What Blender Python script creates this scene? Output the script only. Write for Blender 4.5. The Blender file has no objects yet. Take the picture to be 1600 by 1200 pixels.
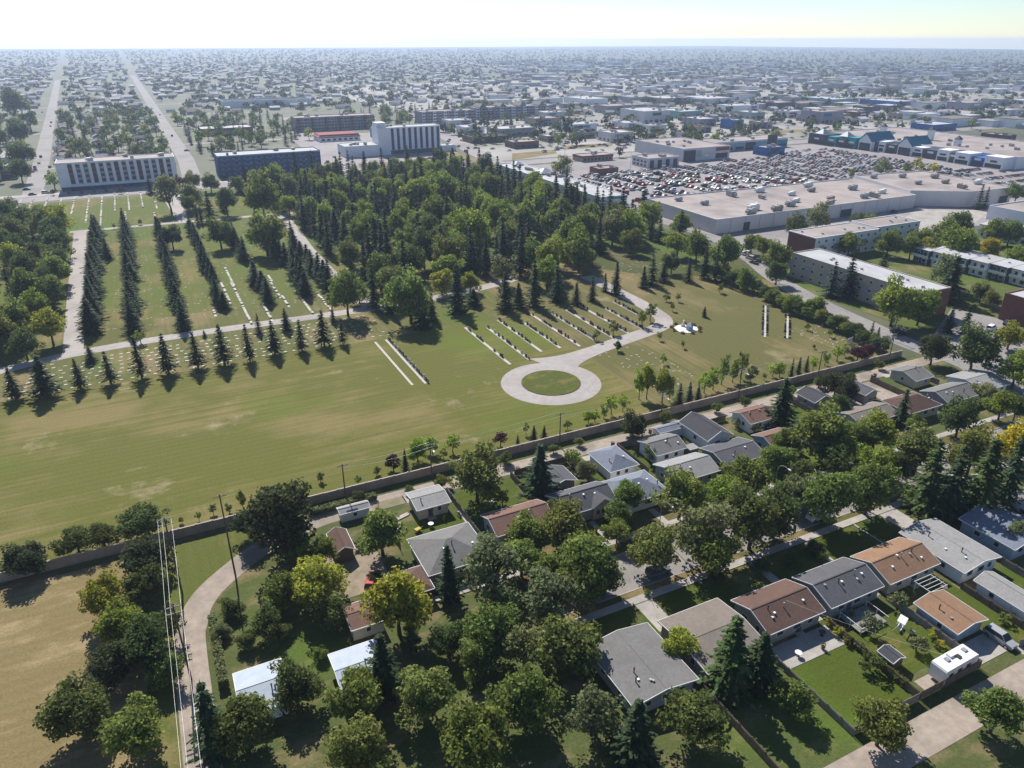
import bpy, math, random
import numpy as np
from mathutils import Vector

random.seed(7)
R = math.radians
SC = bpy.context.scene
COL = SC.collection

# ------------------------------------------------------------------ camera, sky, sun, exposure
# World axes follow the street grid: +X along the residential street, +Y along the cemetery rows (metres).
CAM_H, PITCH, YAW, FPX = 85.0, R(25.1), R(26.2), 1150.0
cam = bpy.data.cameras.new('camera'); cam.sensor_width = 36.0; cam.lens = 36.0 * FPX / 1600.0
cam.clip_start = 0.5; cam.clip_end = 30000
camo = bpy.data.objects.new('camera', cam); COL.objects.link(camo)
camo.location = (0, 0, CAM_H); camo.rotation_euler = (math.pi / 2 - PITCH, 0, -YAW)
SC.camera = camo

SUN_AZ, SUN_EL = R(3.0), R(43)          # azimuth clockwise from +Y
wd = bpy.data.worlds.new('World'); SC.world = wd; wd.use_nodes = True
nt = wd.node_tree
sky = nt.nodes.new('ShaderNodeTexSky'); sky.sky_type = 'NISHITA'; sky.sun_disc = False
sky.sun_elevation = SUN_EL; sky.sun_rotation = SUN_AZ
sky.altitude = 700; sky.air_density = 0.9; sky.dust_density = 0.2; sky.ozone_density = 3.0
bg = nt.nodes['Background']; bg.inputs['Strength'].default_value = 0.085
nt.links.new(sky.outputs[0], bg.inputs[0])
sun = bpy.data.lights.new('sun', 'SUN'); sun.energy = 5.0; sun.angle = R(0.5); sun.color = (1.0, 0.955, 0.88)
suno = bpy.data.objects.new('sun', sun); COL.objects.link(suno)
sd = Vector((math.sin(SUN_AZ) * math.cos(SUN_EL), math.cos(SUN_AZ) * math.cos(SUN_EL), math.sin(SUN_EL)))
suno.rotation_euler = sd.to_track_quat('Z', 'Y').to_euler(); suno.location = (0, 0, 300)
vs = SC.view_settings
vs.view_transform = 'Standard'; vs.look = 'None'; vs.gamma = 1.0; vs.use_curve_mapping = False; vs.exposure = 0.58
SC.render.engine = 'CYCLES'
cy = SC.cycles
cy.use_denoising = True; cy.max_bounces = 6; cy.diffuse_bounces = 3; cy.glossy_bounces = 2
cy.transmission_bounces = 3; cy.transparent_max_bounces = 4; cy.volume_bounces = 1; cy.caustics_reflective = False; cy.caustics_refractive = False
cy.sample_clamp_indirect = 6

# ------------------------------------------------------------------ measuring: a pixel of the 1600 x 1200 photograph to a point at height z
cP, sP, cA, sA = math.cos(PITCH), math.sin(PITCH), math.cos(YAW), math.sin(YAW)
def G(px, py, z=0.0):
    x = (px - 800) / FPX; y = (600 - py) / FPX
    a, b, c = x, cP + y * sP, -sP + y * cP
    t = (z - CAM_H) / c; a *= t; b *= t
    return Vector((a * cA + b * sA, -a * sA + b * cA, z))
def proj(p):
    a = p[0] * cA - p[1] * sA; b = p[0] * sA + p[1] * cA; c = p[2] - CAM_H
    d = b * cP - c * sP
    return 800 + FPX * a / d, 600 - FPX * (b * sP + c * cP) / d
def depth(p):
    return (p[0] * sA + p[1] * cA) * cP - (p[2] - CAM_H) * sP
def height_to(p, py):
    lo, hi = 0.0, 60.0
    for _ in range(30):
        m = (lo + hi) / 2
        if proj((p[0], p[1], m))[1] > py: lo = m
        else: hi = m
    return lo

# ------------------------------------------------------------------ materials
MATS = {}
def nodes(name):
    m = bpy.data.materials.new(name); m.use_nodes = True
    t = m.node_tree; b = t.nodes['Principled BSDF']
    MATS[name] = m
    return m, t, b
def pm(name, c1, c2=None, scale=1.0, rough=0.85, stretch=(1, 1, 1), c3=None, scale3=0.1, amt3=0.5, bump=0.0, metal=0.0, spec=0.3, lo=0.35, hi=0.65, objcol=False, crack=0.0, course=0.0):
    """noise-mottled surface in world metres"""
    m, t, b = nodes(name); N = t.nodes; L = t.links
    b.inputs['Roughness'].default_value = rough; b.inputs['Metallic'].default_value = metal
    b.inputs['Specular IOR Level'].default_value = spec
    if c2 is None: c2 = tuple(x * 0.82 for x in c1)
    g = N.new('ShaderNodeNewGeometry'); mp = N.new('ShaderNodeMapping'); mp.inputs['Scale'].default_value = stretch
    L.new(g.outputs['Position'], mp.inputs[0])
    n = N.new('ShaderNodeTexNoise'); n.inputs['Scale'].default_value = scale; n.inputs['Detail'].default_value = 5; n.inputs['Roughness'].default_value = 0.65
    L.new(mp.outputs[0], n.inputs['Vector'])
    r = N.new('ShaderNodeMapRange'); r.inputs[1].default_value = lo; r.inputs[2].default_value = hi
    L.new(n.outputs[0], r.inputs[0])
    mx = N.new('ShaderNodeMix'); mx.data_type = 'RGBA'
    mx.inputs[6].default_value = (*c1, 1); mx.inputs[7].default_value = (*c2, 1)
    L.new(r.outputs[0], mx.inputs[0])
    out = mx.outputs[2]
    if c3 is not None:
        n3 = N.new('ShaderNodeTexNoise'); n3.inputs['Scale'].default_value = scale3; n3.inputs['Detail'].default_value = 6
        L.new(g.outputs['Position'], n3.inputs['Vector'])
        r3 = N.new('ShaderNodeMapRange'); r3.inputs[1].default_value = 0.45; r3.inputs[2].default_value = 0.7; r3.inputs[4].default_value = amt3
        L.new(n3.outputs[0], r3.inputs[0])
        m3 = N.new('ShaderNodeMix'); m3.data_type = 'RGBA'; L.new(r3.outputs[0], m3.inputs[0]); L.new(out, m3.inputs[6]); m3.inputs[7].default_value = (*c3, 1)
        out = m3.outputs[2]
    if crack:
        vo = N.new('ShaderNodeTexVoronoi'); vo.feature = 'DISTANCE_TO_EDGE'; vo.inputs['Scale'].default_value = crack
        wn = N.new('ShaderNodeTexNoise'); wn.inputs['Scale'].default_value = crack * 4; va = N.new('ShaderNodeVectorMath'); va.operation = 'ADD'; vm = N.new('ShaderNodeVectorMath'); vm.operation = 'SCALE'; vm.inputs['Scale'].default_value = 1.2
        L.new(g.outputs['Position'], wn.inputs['Vector']); L.new(wn.outputs['Color'], vm.inputs[0]); L.new(vm.outputs[0], va.inputs[0]); L.new(g.outputs['Position'], va.inputs[1]); L.new(va.outputs[0], vo.inputs['Vector'])
        rc = N.new('ShaderNodeMapRange'); rc.inputs[1].default_value = 0.002; rc.inputs[2].default_value = 0.012; rc.inputs[3].default_value = 0.8; rc.inputs[4].default_value = 1.0
        L.new(vo.outputs['Distance'], rc.inputs[0]); mc = N.new('ShaderNodeMix'); mc.data_type = 'RGBA'; mc.blend_type = 'MULTIPLY'; mc.inputs[0].default_value = 1; L.new(out, mc.inputs[6]); L.new(rc.outputs[0], mc.inputs[7]); out = mc.outputs[2]
    if course:
        sx = N.new('ShaderNodeSeparateXYZ'); L.new(g.outputs['Position'], sx.inputs[0]); md = N.new('ShaderNodeMath'); md.operation = 'MULTIPLY'; md.inputs[1].default_value = 1 / course; L.new(sx.outputs[2], md.inputs[0])
        fc = N.new('ShaderNodeMath'); fc.operation = 'FRACT'; L.new(md.outputs[0], fc.inputs[0]); rc = N.new('ShaderNodeMapRange'); rc.inputs[1].default_value = 0.0; rc.inputs[2].default_value = 0.45; rc.inputs[3].default_value = 0.84; rc.inputs[4].default_value = 1.03
        L.new(fc.outputs[0], rc.inputs[0]); mc = N.new('ShaderNodeMix'); mc.data_type = 'RGBA'; mc.blend_type = 'MULTIPLY'; mc.inputs[0].default_value = 1; L.new(out, mc.inputs[6]); L.new(rc.outputs[0], mc.inputs[7]); out = mc.outputs[2]
    if objcol:
        oi = N.new('ShaderNodeObjectInfo'); mo = N.new('ShaderNodeMix'); mo.data_type = 'RGBA'; mo.blend_type = 'MULTIPLY'; mo.inputs[0].default_value = 1
        L.new(out, mo.inputs[6]); L.new(oi.outputs['Color'], mo.inputs[7]); out = mo.outputs[2]
    L.new(out, b.inputs['Base Color'])
    if bump:
        bp = N.new('ShaderNodeBump'); bp.inputs['Strength'].default_value = bump; bp.inputs['Distance'].default_value = 0.05
        L.new(n.outputs[0], bp.inputs['Height']); L.new(bp.outputs[0], b.inputs['Normal'])
    return m
def turf(name, green, dry, bare, dryness=0.5, along_x=True, stripe=0.5, big=0.03, lush=(0.10, 0.17, 0.02)):
    """mown grass: dry and green patches, mower streaks along one axis, thin spots"""
    m, t, b = nodes(name); N = t.nodes; L = t.links
    green, dry, bare = (tuple(x * k for x in c) for c, k in ((green, .78), (dry, .84), (bare, .92)))
    lush = tuple(x * .8 for x in lush) if lush else None
    b.inputs['Roughness'].default_value = 0.95; b.inputs['Specular IOR Level'].default_value = 0.1
    g = N.new('ShaderNodeNewGeometry')
    def noise(scale, st=(1, 1, 1), det=5, ro=0.6):
        mp = N.new('ShaderNodeMapping'); mp.inputs['Scale'].default_value = st; L.new(g.outputs['Position'], mp.inputs[0])
        n = N.new('ShaderNodeTexNoise'); n.inputs['Scale'].default_value = scale; n.inputs['Detail'].default_value = det; n.inputs['Roughness'].default_value = ro
        L.new(mp.outputs[0], n.inputs['Vector']); return n.outputs[0]
    def math_(op, a, c):
        k = N.new('ShaderNodeMath'); k.operation = op
        for i, x in enumerate((a, c)):
            if isinstance(x, (int, float)): k.inputs[i].default_value = x
            else: L.new(x, k.inputs[i])
        return k.outputs[0]
    def ramp(x, lo, hi):
        r = N.new('ShaderNodeMapRange'); r.inputs[1].default_value = lo; r.inputs[2].default_value = hi; L.new(x, r.inputs[0]); return r.outputs[0]
    def mix(f, a, c):
        k = N.new('ShaderNodeMix'); k.data_type = 'RGBA'; L.new(f, k.inputs[0])
        for i, x in ((6, a), (7, c)):
            if isinstance(x, tuple): k.inputs[i].default_value = (*x, 1)
            else: L.new(x, k.inputs[i])
        return k.outputs[2]
    st = (0.03, 1.0, 1) if along_x else (1.0, 0.03, 1)
    streak = noise(0.55, st, 6, 0.7)
    fine = noise(1.6, st, 3)
    patch = noise(big, (1, 1.6, 1) if along_x else (1.6, 1, 1), 6, 0.62)
    f = math_('ADD', math_('ADD', math_('MULTIPLY', patch, 1.3), -0.15), math_('MULTIPLY', streak, stripe))
    f = math_('ADD', f, math_('MULTIPLY', fine, 0.25 * stripe))
    mid = 0.5 + 0.5 * stripe + 0.125 * stripe
    c = mix(ramp(f, mid + 0.16 - 0.32 * dryness, mid + 0.36 - 0.32 * dryness), green, dry)
    c = mix(ramp(noise(0.016, det=4), 0.54, 0.70), c, lush) if lush else c
    c = mix(ramp(math_('ADD', noise(0.045, det=6, ro=0.7), math_('MULTIPLY', streak, 0.25)), 0.72, 0.86), c, bare)
    wv = N.new('ShaderNodeTexWave'); wv.wave_type = 'BANDS'; wv.bands_direction = 'Y' if along_x else 'X'; wv.inputs['Scale'].default_value = 0.16; wv.inputs['Distortion'].default_value = 7.0; wv.inputs['Detail'].default_value = 4; wv.inputs['Detail Scale'].default_value = 0.5
    mpw = N.new('ShaderNodeMapping'); mpw.inputs['Scale'].default_value = (0.12, 1, 1) if along_x else (1, 0.12, 1); L.new(g.outputs['Position'], mpw.inputs[0]); L.new(mpw.outputs[0], wv.inputs['Vector'])
    rw = N.new('ShaderNodeMapRange'); rw.inputs[3].default_value = 1 - 0.08 * stripe; rw.inputs[4].default_value = 1 + 0.06 * stripe; L.new(wv.outputs['Fac'], rw.inputs[0])
    kw = N.new('ShaderNodeMix'); kw.data_type = 'RGBA'; kw.blend_type = 'MULTIPLY'; kw.inputs[0].default_value = 1.0; L.new(c, kw.inputs[6]); L.new(rw.outputs[0], kw.inputs[7]); c = kw.outputs[2]
    sp = noise(2.5, det=4)
    k = N.new('ShaderNodeMix'); k.data_type = 'RGBA'; k.blend_type = 'MULTIPLY'; k.inputs[0].default_value = 0.55
    L.new(c, k.inputs[6]); r2 = N.new('ShaderNodeMapRange'); r2.inputs[1].default_value = 0.3; r2.inputs[2].default_value = 0.7; r2.inputs[3].default_value = 0.62; r2.inputs[4].default_value = 1.25
    L.new(sp, r2.inputs[0]); L.new(r2.outputs[0], k.inputs[7])
    L.new(k.outputs[2], b.inputs['Base Color'])
    bp = N.new('ShaderNodeBump'); bp.inputs['Strength'].default_value = 0.5; bp.inputs['Distance'].default_value = 0.15
    L.new(sp, bp.inputs['Height']); L.new(bp.outputs[0], b.inputs['Normal'])
    return m
def leaf_mat(name, translucency=0.35, var=0.45):
    m, t, b = nodes(name); N = t.nodes; L = t.links
    N.remove(b)
    oi = N.new('ShaderNodeObjectInfo'); g = N.new('ShaderNodeNewGeometry')
    hs = N.new('ShaderNodeHueSaturation')
    r = N.new('ShaderNodeMapRange'); r.inputs[3].default_value = 1 - var; r.inputs[4].default_value = 1 + var
    L.new(g.outputs['Random Per Island'], r.inputs[0]); L.new(r.outputs[0], hs.inputs['Value'])
    r2 = N.new('ShaderNodeMapRange'); r2.inputs[3].default_value = 0.485; r2.inputs[4].default_value = 0.515
    mu = N.new('ShaderNodeMath'); mu.operation = 'MULTIPLY'; mu.inputs[1].default_value = 7.31
    fr = N.new('ShaderNodeMath'); fr.operation = 'FRACT'
    L.new(g.outputs['Random Per Island'], mu.inputs[0]); L.new(mu.outputs[0], fr.inputs[0]); L.new(fr.outputs[0], r2.inputs[0]); L.new(r2.outputs[0], hs.inputs['Hue'])
    L.new(oi.outputs['Color'], hs.inputs['Color'])
    d = N.new('ShaderNodeBsdfPrincipled'); d.inputs['Roughness'].default_value = 0.75; d.inputs['Specular IOR Level'].default_value = 0.08
    tr = N.new('ShaderNodeBsdfTranslucent'); ms = N.new('ShaderNodeMixShader'); ms.inputs[0].default_value = translucency
    L.new(hs.outputs[0], d.inputs['Base Color']); L.new(hs.outputs[0], tr.inputs['Color'])
    L.new(d.outputs[0], ms.inputs[1]); L.new(tr.outputs[0], ms.inputs[2])
    L.new(ms.outputs[0], N['Material Output'].inputs[0])
    return m
def gloss(name, col, rough=0.2, metal=0.0, objcol=False):
    m, t, b = nodes(name); b.inputs['Specular IOR Level'].default_value = 0.3
    b.inputs['Base Color'].default_value = (*col, 1); b.inputs['Roughness'].default_value = rough; b.inputs['Metallic'].default_value = metal
    if objcol:
        oi = t.nodes.new('ShaderNodeObjectInfo'); t.links.new(oi.outputs['Color'], b.inputs['Base Color'])
        b.inputs['Coat Weight'].default_value = 0.0; b.inputs['Specular IOR Level'].default_value = 0.25
    return m

leafM = leaf_mat('leaf', 0.52, 0.5); needleM = leaf_mat('needle', 0.15, 0.5)
barkM = pm('bark', (0.10, 0.08, 0.06), (0.05, 0.04, 0.03), 3, stretch=(1, 1, .3))
greybark = pm('grey_bark', (0.22, 0.2, 0.18), (0.12, 0.11, 0.1), 3)
glassM = gloss('window_glass', (0.03, 0.035, 0.045), 0.4)
carpaint = gloss('car_paint', (1, 1, 1), 0.6, objcol=True)
tyreM = pm('tyre_rubber', (0.02, 0.02, 0.02), None, 4); rimM = gloss('wheel_rim', (0.4, 0.4, 0.42), 0.3, 0.9)
lampM = gloss('lamp_lens', (0.7, 0.7, 0.68), 0.15); tailM = gloss('tail_lens', (0.35, 0.02, 0.02), 0.2)
whiteM = pm('white_paint', (0.75, 0.75, 0.74), (0.66, 0.66, 0.65), 0.7, rough=0.6)
trimM = pm('white_trim', (0.72, 0.72, 0.72), None, 1.5, rough=0.5)
darkM = pm('dark_metal', (0.05, 0.05, 0.055), None, 2, rough=0.5)
steelM = pm('galvanised_steel', (0.38, 0.39, 0.4), (0.28, 0.29, 0.3), 1.2, rough=0.45, metal=0.3)
concM = pm('concrete', (0.40, 0.37, 0.335), (0.31, 0.285, 0.255), 0.45, c3=(0.22, 0.20, 0.185), scale3=0.15, amt3=0.6, crack=0.3)
woodM = pm('weathered_wood', (0.20, 0.15, 0.11), (0.12, 0.09, 0.07), 1.8, stretch=(1, 1, .2))
poleM = pm('pole_wood', (0.13, 0.10, 0.08), (0.08, 0.06, 0.05), 2, stretch=(1, 1, .1))

# ------------------------------------------------------------------ mesh building
class MB:
    def __init__(s): s.v = []; s.f = []; s.m = []
    def quad(s, a, b, c, d, m=0):
        i = len(s.v); s.v += [tuple(a), tuple(b), tuple(c), tuple(d)]; s.f.append((i, i + 1, i + 2, i + 3)); s.m.append(m)
    def poly(s, pts, m=0):
        i = len(s.v); s.v += [tuple(p) for p in pts]; s.f.append(tuple(range(i, i + len(pts)))); s.m.append(m)
    def hexa(s, p, m=0):
        i = len(s.v); s.v += [tuple(q) for q in p]
        for f in ((3, 2, 1, 0), (4, 5, 6, 7), (0, 1, 5, 4), (1, 2, 6, 5), (2, 3, 7, 6), (3, 0, 4, 7)):
            s.f.append(tuple(i + k for k in f)); s.m.append(m)
    def box(s, x0, x1, y0, y1, z0, z1, m=0):
        s.hexa([(x0, y0, z0), (x1, y0, z0), (x1, y1, z0), (x0, y1, z0), (x0, y0, z1), (x1, y0, z1), (x1, y1, z1), (x0, y1, z1)], m)
    def prism(s, pts, z0, z1, m=0):
        n = len(pts); i = len(s.v)
        s.v += [(p[0], p[1], z0) for p in pts] + [(p[0], p[1], z1) for p in pts]
        s.f.append(tuple(range(i + n, i + 2 * n))); s.m.append(m)
        s.f.append(tuple(range(i + n - 1, i - 1, -1))); s.m.append(m)
        for k in range(n):
            j = (k + 1) % n; s.f.append((i + k, i + j, i + n + j, i + n + k)); s.m.append(m)
    def tube(s, p0, p1, r0, r1, n=6, m=0, cap=True):
        p0 = Vector(p0); p1 = Vector(p1); d = (p1 - p0).normalized()
        a = d.orthogonal().normalized(); b = d.cross(a); i = len(s.v)
        for p, r in ((p0, r0), (p1, r1)):
            for k in range(n):
                t = 2 * math.pi * k / n; s.v.append(tuple(p + a * (r * math.cos(t)) + b * (r * math.sin(t))))
        for k in range(n):
            j = (k + 1) % n; s.f.append((i + k, i + j, i + n + j, i + n + k)); s.m.append(m)
        if cap:
            s.f.append(tuple(range(i + n, i + 2 * n))); s.m.append(m)
    def path(s, pts, rs, n=6, m=0):
        for k in range(len(pts) - 1): s.tube(pts[k], pts[k + 1], rs[k], rs[k + 1], n, m)
    def lathe(s, prof, n=12, m=0, c=(0, 0)):
        i = len(s.v); k = len(prof)
        for a in range(n):
            t = 2 * math.pi * a / n
            for r, z in prof: s.v.append((c[0] + r * math.cos(t), c[1] + r * math.sin(t), z))
        for a in range(n):
            b = (a + 1) % n
            for j in range(k - 1):
                s.f.append((i + a * k + j, i + b * k + j, i + b * k + j + 1, i + a * k + j + 1)); s.m.append(m)
    def mesh(s, name, mats, smooth=False):
        me = bpy.data.meshes.new(name); me.from_pydata(s.v, [], s.f)
        for x in (mats if isinstance(mats, (list, tuple)) else [mats]): me.materials.append(x)
        if max(s.m, default=0) > 0: me.polygons.foreach_set('material_index', s.m)
        if smooth: me.polygons.foreach_set('use_smooth', [True] * len(s.f))
        me.update(); return me
def ob(name, me, parent=None, loc=(0, 0, 0), rz=0.0, scale=None):
    o = bpy.data.objects.new(name, me); COL.objects.link(o)
    o.location = loc
    if rz: o.rotation_euler = (0, 0, rz)
    if scale is not None: o.scale = scale
    if parent is not None: o.parent = parent
    return o
def tag(o, label, cat, group=None):
    o['label'] = label; o['category'] = cat
    if group: o['group'] = group
    return o
def thing(name, label, cat, loc=(0, 0, 0), rz=0.0, group=None, scale=None):
    return tag(ob(name, None, None, loc, rz, scale), label, cat, group)
def struct(name, me, z=0.0):
    o = ob(name, me, None, (0, 0, z)); o['kind'] = 'structure'; return o
UB = {}
def unit(mat):
    if mat.name not in UB:
        b = MB(); b.box(-.5, .5, -.5, .5, -.5, .5); UB[mat.name] = b.mesh('block_' + mat.name, mat)
    return UB[mat.name]
def bx(name, parent, x0, x1, y0, y1, z0, z1, mat):
    """a block that shares its mesh with every other block of that material"""
    return ob(name, unit(mat), parent, ((x0 + x1) / 2, (y0 + y1) / 2, (z0 + z1) / 2), 0, (x1 - x0, y1 - y0, z1 - z0))
_one = 'first second third fourth fifth sixth seventh eighth ninth tenth eleventh twelfth thirteenth fourteenth fifteenth sixteenth seventeenth eighteenth nineteenth'.split()
def nth(n):
    if n <= 19: return _one[n - 1]
    t, o = divmod(n, 10); tens = ['twent', 'thirt', 'fort', 'fift', 'sixt', 'sevent', 'eight', 'ninet']
    return tens[t - 2] + 'ieth' if o == 0 else tens[t - 2] + 'y-' + _one[o - 1]
REFS = []          # (phrase, x, y): things that labels of their neighbours point to
def ribbon(pts, w, z=0.0, wide=None):
    """a road strip along a polyline"""
    b = MB(); P = [Vector((p[0], p[1], 0)) for p in pts]; L = []; Rr = []
    for i, p in enumerate(P):
        d = (P[min(i + 1, len(P) - 1)] - P[max(i - 1, 0)]).normalized(); nrm = Vector((-d.y, d.x, 0))
        ww = (wide[i] if wide else w) / 2
        L.append(p + nrm * ww); Rr.append(p - nrm * ww)
    for i in range(len(P) - 1):
        b.quad((Rr[i].x, Rr[i].y, z), (Rr[i + 1].x, Rr[i + 1].y, z), (L[i + 1].x, L[i + 1].y, z), (L[i].x, L[i].y, z))
    return b
def smooth_path(pts, n=6):
    out = []
    for i in range(len(pts) - 1):
        p0 = pts[max(i - 1, 0)]; p1 = pts[i]; p2 = pts[i + 1]; p3 = pts[min(i + 2, len(pts) - 1)]
        for k in range(n):
            t = k / n
            out.append(tuple(0.5 * (2 * p1[j] + (p2[j] - p0[j]) * t + (2 * p0[j] - 5 * p1[j] + 4 * p2[j] - p3[j]) * t * t + (3 * p1[j] - p0[j] - 3 * p2[j] + p3[j]) * t ** 3) for j in (0, 1)))
    out.append(tuple(pts[-1][:2])); return out
def sheet(name, pts, mat, z):
    b = MB(); b.poly([(p[0], p[1], 0) for p in pts]); return struct(name, b.mesh(name, mat), z)
def rect(name, x0, x1, y0, y1, mat, z): return sheet(name, [(x0, y0), (x1, y0), (x1, y1), (x0, y1)], mat, z)

# ------------------------------------------------------------------ ground, lawns, roads
def GP(pts): return [tuple(G(*p)[:2]) for p in pts]
groundM = pm('ground_cover', (0.075, 0.088, 0.042), (0.12, 0.11, 0.07), 0.03, c3=(0.05, 0.07, 0.03), scale3=0.012, amt3=0.8)
fieldM = turf('mown_field', (0.148, 0.152, 0.036), (0.235, 0.19, 0.078), (0.33, 0.265, 0.165), 0.56, True, 0.6, 0.022, lush=(0.135, 0.178, 0.026))
fieldyM = turf('mown_field_cross', (0.15, 0.142, 0.05), (0.24, 0.188, 0.088), (0.29, 0.24, 0.14), 0.58, False, 0.5, 0.022, lush=None)
graveM = turf('grave_lawn', (0.14, 0.145, 0.045), (0.25, 0.195, 0.095), (0.32, 0.255, 0.16), 0.62, False, 0.4, 0.03)
rowsM = turf('row_lawn', (0.135, 0.158, 0.036), (0.215, 0.18, 0.068), (0.27, 0.215, 0.12), 0.5, False, 0.35, 0.025)
yardM = turf('yard_lawn', (0.085, 0.115, 0.018), (0.175, 0.155, 0.045), (0.2, 0.16, 0.08), 0.3, True, 0.2, 0.08)
yarddryM = turf('dry_yard_lawn', (0.14, 0.13, 0.05), (0.28, 0.2, 0.1), (0.3, 0.24, 0.15), 0.55, True, 0.2, 0.1)
hayM = turf('dry_grass', (0.25, 0.195, 0.09), (0.36, 0.275, 0.15), (0.42, 0.33, 0.21), 0.5, True, 0.5, 0.09, lush=(0.19, 0.18, 0.055))
asphM = pm('old_asphalt', (0.28, 0.26, 0.25), (0.22, 0.205, 0.20), 0.5, c3=(0.17, 0.158, 0.155), scale3=0.05, amt3=0.8, rough=0.9, crack=0.12)
lotM = pm('parking_asphalt', (0.30, 0.272, 0.27), (0.245, 0.222, 0.22), 0.15, c3=(0.19, 0.172, 0.172), scale3=0.02, amt3=0.9, rough=0.9, crack=0.04)
laneM = pm('gravel_lane', (0.36, 0.30, 0.25), (0.275, 0.225, 0.185), 0.8, c3=(0.17, 0.145, 0.115), scale3=0.12, amt3=0.85, rough=0.95, bump=0.3)
cemroadM = pm('cemetery_asphalt', (0.37, 0.335, 0.315), (0.31, 0.28, 0.265), 0.5, c3=(0.24, 0.215, 0.20), scale3=0.06, amt3=0.7, rough=0.9, crack=0.1)
dirtM = pm('bare_dirt', (0.28, 0.22, 0.16), (0.2, 0.155, 0.11), 0.6, c3=(0.13, 0.13, 0.06), scale3=0.15, amt3=0.9, bump=0.4)
soilM = pm('garden_soil', (0.09, 0.07, 0.05), (0.06, 0.05, 0.035), 1.5, bump=0.4)

b = MB(); b.poly([(-5500, -400, 0), (7500, -400, 0), (7500, 9000, 0), (-5500, 9000, 0)])
struct('ground', b.mesh('ground', groundM))
# the cemetery
sheet('mown_field', [(-120, 130), (108, 130), (108, 211), (-120, 211)], fieldM, .02)
sheet('far_mown_field', [(108, 130), (192, 130), (200, 150), (204, 175), (212, 205), (170, 235), (150, 262), (108, 262)], fieldyM, .02)
sheet('grave_lawn', [(-120, 211), (108, 211), (108, 262), (-120, 262)], graveM, .02)
sheet('row_lawn', [(-30, 262), (108, 262), (108, 500), (-120, 500), (-120, 262)], rowsM, .02)
sheet('wood_floor', [(108, 262), (150, 262), (170, 235), (212, 205), (228, 240), (228, 500), (108, 500)], turf('wood_floor', (0.09, 0.105, 0.03), (0.17, 0.14, 0.07), (0.2, 0.16, 0.1), 0.4, False, 0.2, 0.05), .02)
def road(name, pts, w, mat, z, wide=None, smooth=False):
    p = smooth_path(pts) if smooth else pts
    return struct(name, ribbon(p, w, 0, wide).mesh(name, mat), z)
road('cemetery_road', [(-75, 229), (-52, 233), (-38, 237), (-24, 240), (5, 241.5), (66, 240), (90, 241.5), (113, 246), (124, 250)], 5.2, cemroadM, .04, smooth=True)
road('cemetery_road', [(-28, 238), (-29.5, 300), (-31.5, 413)], 5.6, cemroadM, .05)
road('cemetery_road', [(-36, 414), (16, 413), (70, 411)], 4.2, cemroadM, .045)
road('cemetery_road', [(15.5, 412), (15, 440), (14, 470), (14, 504)], 8, cemroadM, .05, wide=[5, 7, 8, 11])
road('cemetery_road', [(63.5, 411), (63.5, 389), (61, 330), (61, 280), (63.5, 241)], 5.2, cemroadM, .05)
# turning circle with its grass island and the drive that leads to it
RC = (90.0, 158.8)
b = MB(); N_ = 64
for k in range(N_):
    a0, a1 = 2 * math.pi * k / N_, 2 * math.pi * (k + 1) / N_
    b.quad(*[(RC[0] + r * math.cos(a), RC[1] + r * math.sin(a), 0) for r, a in ((8.1, a0), (13.7, a0), (13.7, a1), (8.1, a1))])
struct('turning_circle', b.mesh('turning_circle', cemroadM), .05)
struct('drive', ribbon(smooth_path([(95, 168), (103, 170.5), (112, 173), (122, 175.5), (133, 178.2), (142, 180.6), (147.5, 185), (150, 193), (151, 209), (151, 240)], 6), 5.5, 0,
       wide=[17, 16, 14.5, 12.5, 10.8, 9.4, 8.4, 7.6, 7.2, 6.8, 6.5, 6.3, 6.1] + [5.9] * 42).mesh('drive', cemroadM), .055)
b = MB(); b.prism([(RC[0] + 8.1 * math.cos(2 * math.pi * k / 48), RC[1] + 8.1 * math.sin(2 * math.pi * k / 48)) for k in range(48)], 0, .16)
struct('grass_island', b.mesh('grass_island', turf('island_lawn', (0.10, 0.12, 0.026), (0.18, 0.16, 0.05), (0.22, 0.18, 0.09), 0.45, True, 0.3, 0.2, lush=None)), .02)
# residential side
sheet('neighbourhood_ground', [(-12, 0), (215, 0), (230, 100), (205, 128), (8, 130), (-4, 118)], turf('neighbourhood_ground', (0.10, 0.12, 0.04), (0.22, 0.175, 0.09), (0.26, 0.21, 0.14), 0.5, True, 0.15, 0.12), .02)
sheet('dry_field', [(-130, -60), (-11, -60), (-11, 96), (-16, 106), (-13, 116), (-14, 127), (-130, 127)], hayM, .03)
sheet('verge', [(-130, 127), (-14, 127), (8, 128), (8, 130), (-130, 130)], yarddryM, .035)
sheet('verge', [(-13, 60), (-9, 60), (-8, 104), (-3, 114), (4, 119.5), (9, 121), (9, 128), (-13, 127)], turf('lane_verge', (0.125, 0.14, 0.034), (0.22, 0.185, 0.08), (0.32, 0.26, 0.17), 0.6, False, 0.4, 0.07, lush=(0.10, 0.14, 0.025)), .04)
road('gravel_lane', [(-7, 40), (-6.9, 93.4), (-5.9, 104), (-3.5, 110), (1.5, 115), (7, 119), (14, 122), (25, 123.8), (60, 124)], 4.6, laneM, .05, smooth=True)
rect('gravel_lane', 60, 203, 121.6, 126.0, laneM, .052)
rect('residential_street', 46, 214, 79.3, 88.3, pm('street_asphalt', (0.27, 0.245, 0.23), (0.21, 0.19, 0.18), 0.5, c3=(0.15, 0.138, 0.13), scale3=0.1, amt3=0.8, crack=0.15), .05)
rect('pavement', 30, 211, 76.2, 77.8, concM, .15); rect('pavement', 30, 211, 91.3, 92.8, concM, .15)
rect('boulevard', 46, 211, 77.8, 79.3, yarddryM, .13); rect('boulevard', 46, 211, 88.3, 91.3, yarddryM, .13)
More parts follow.
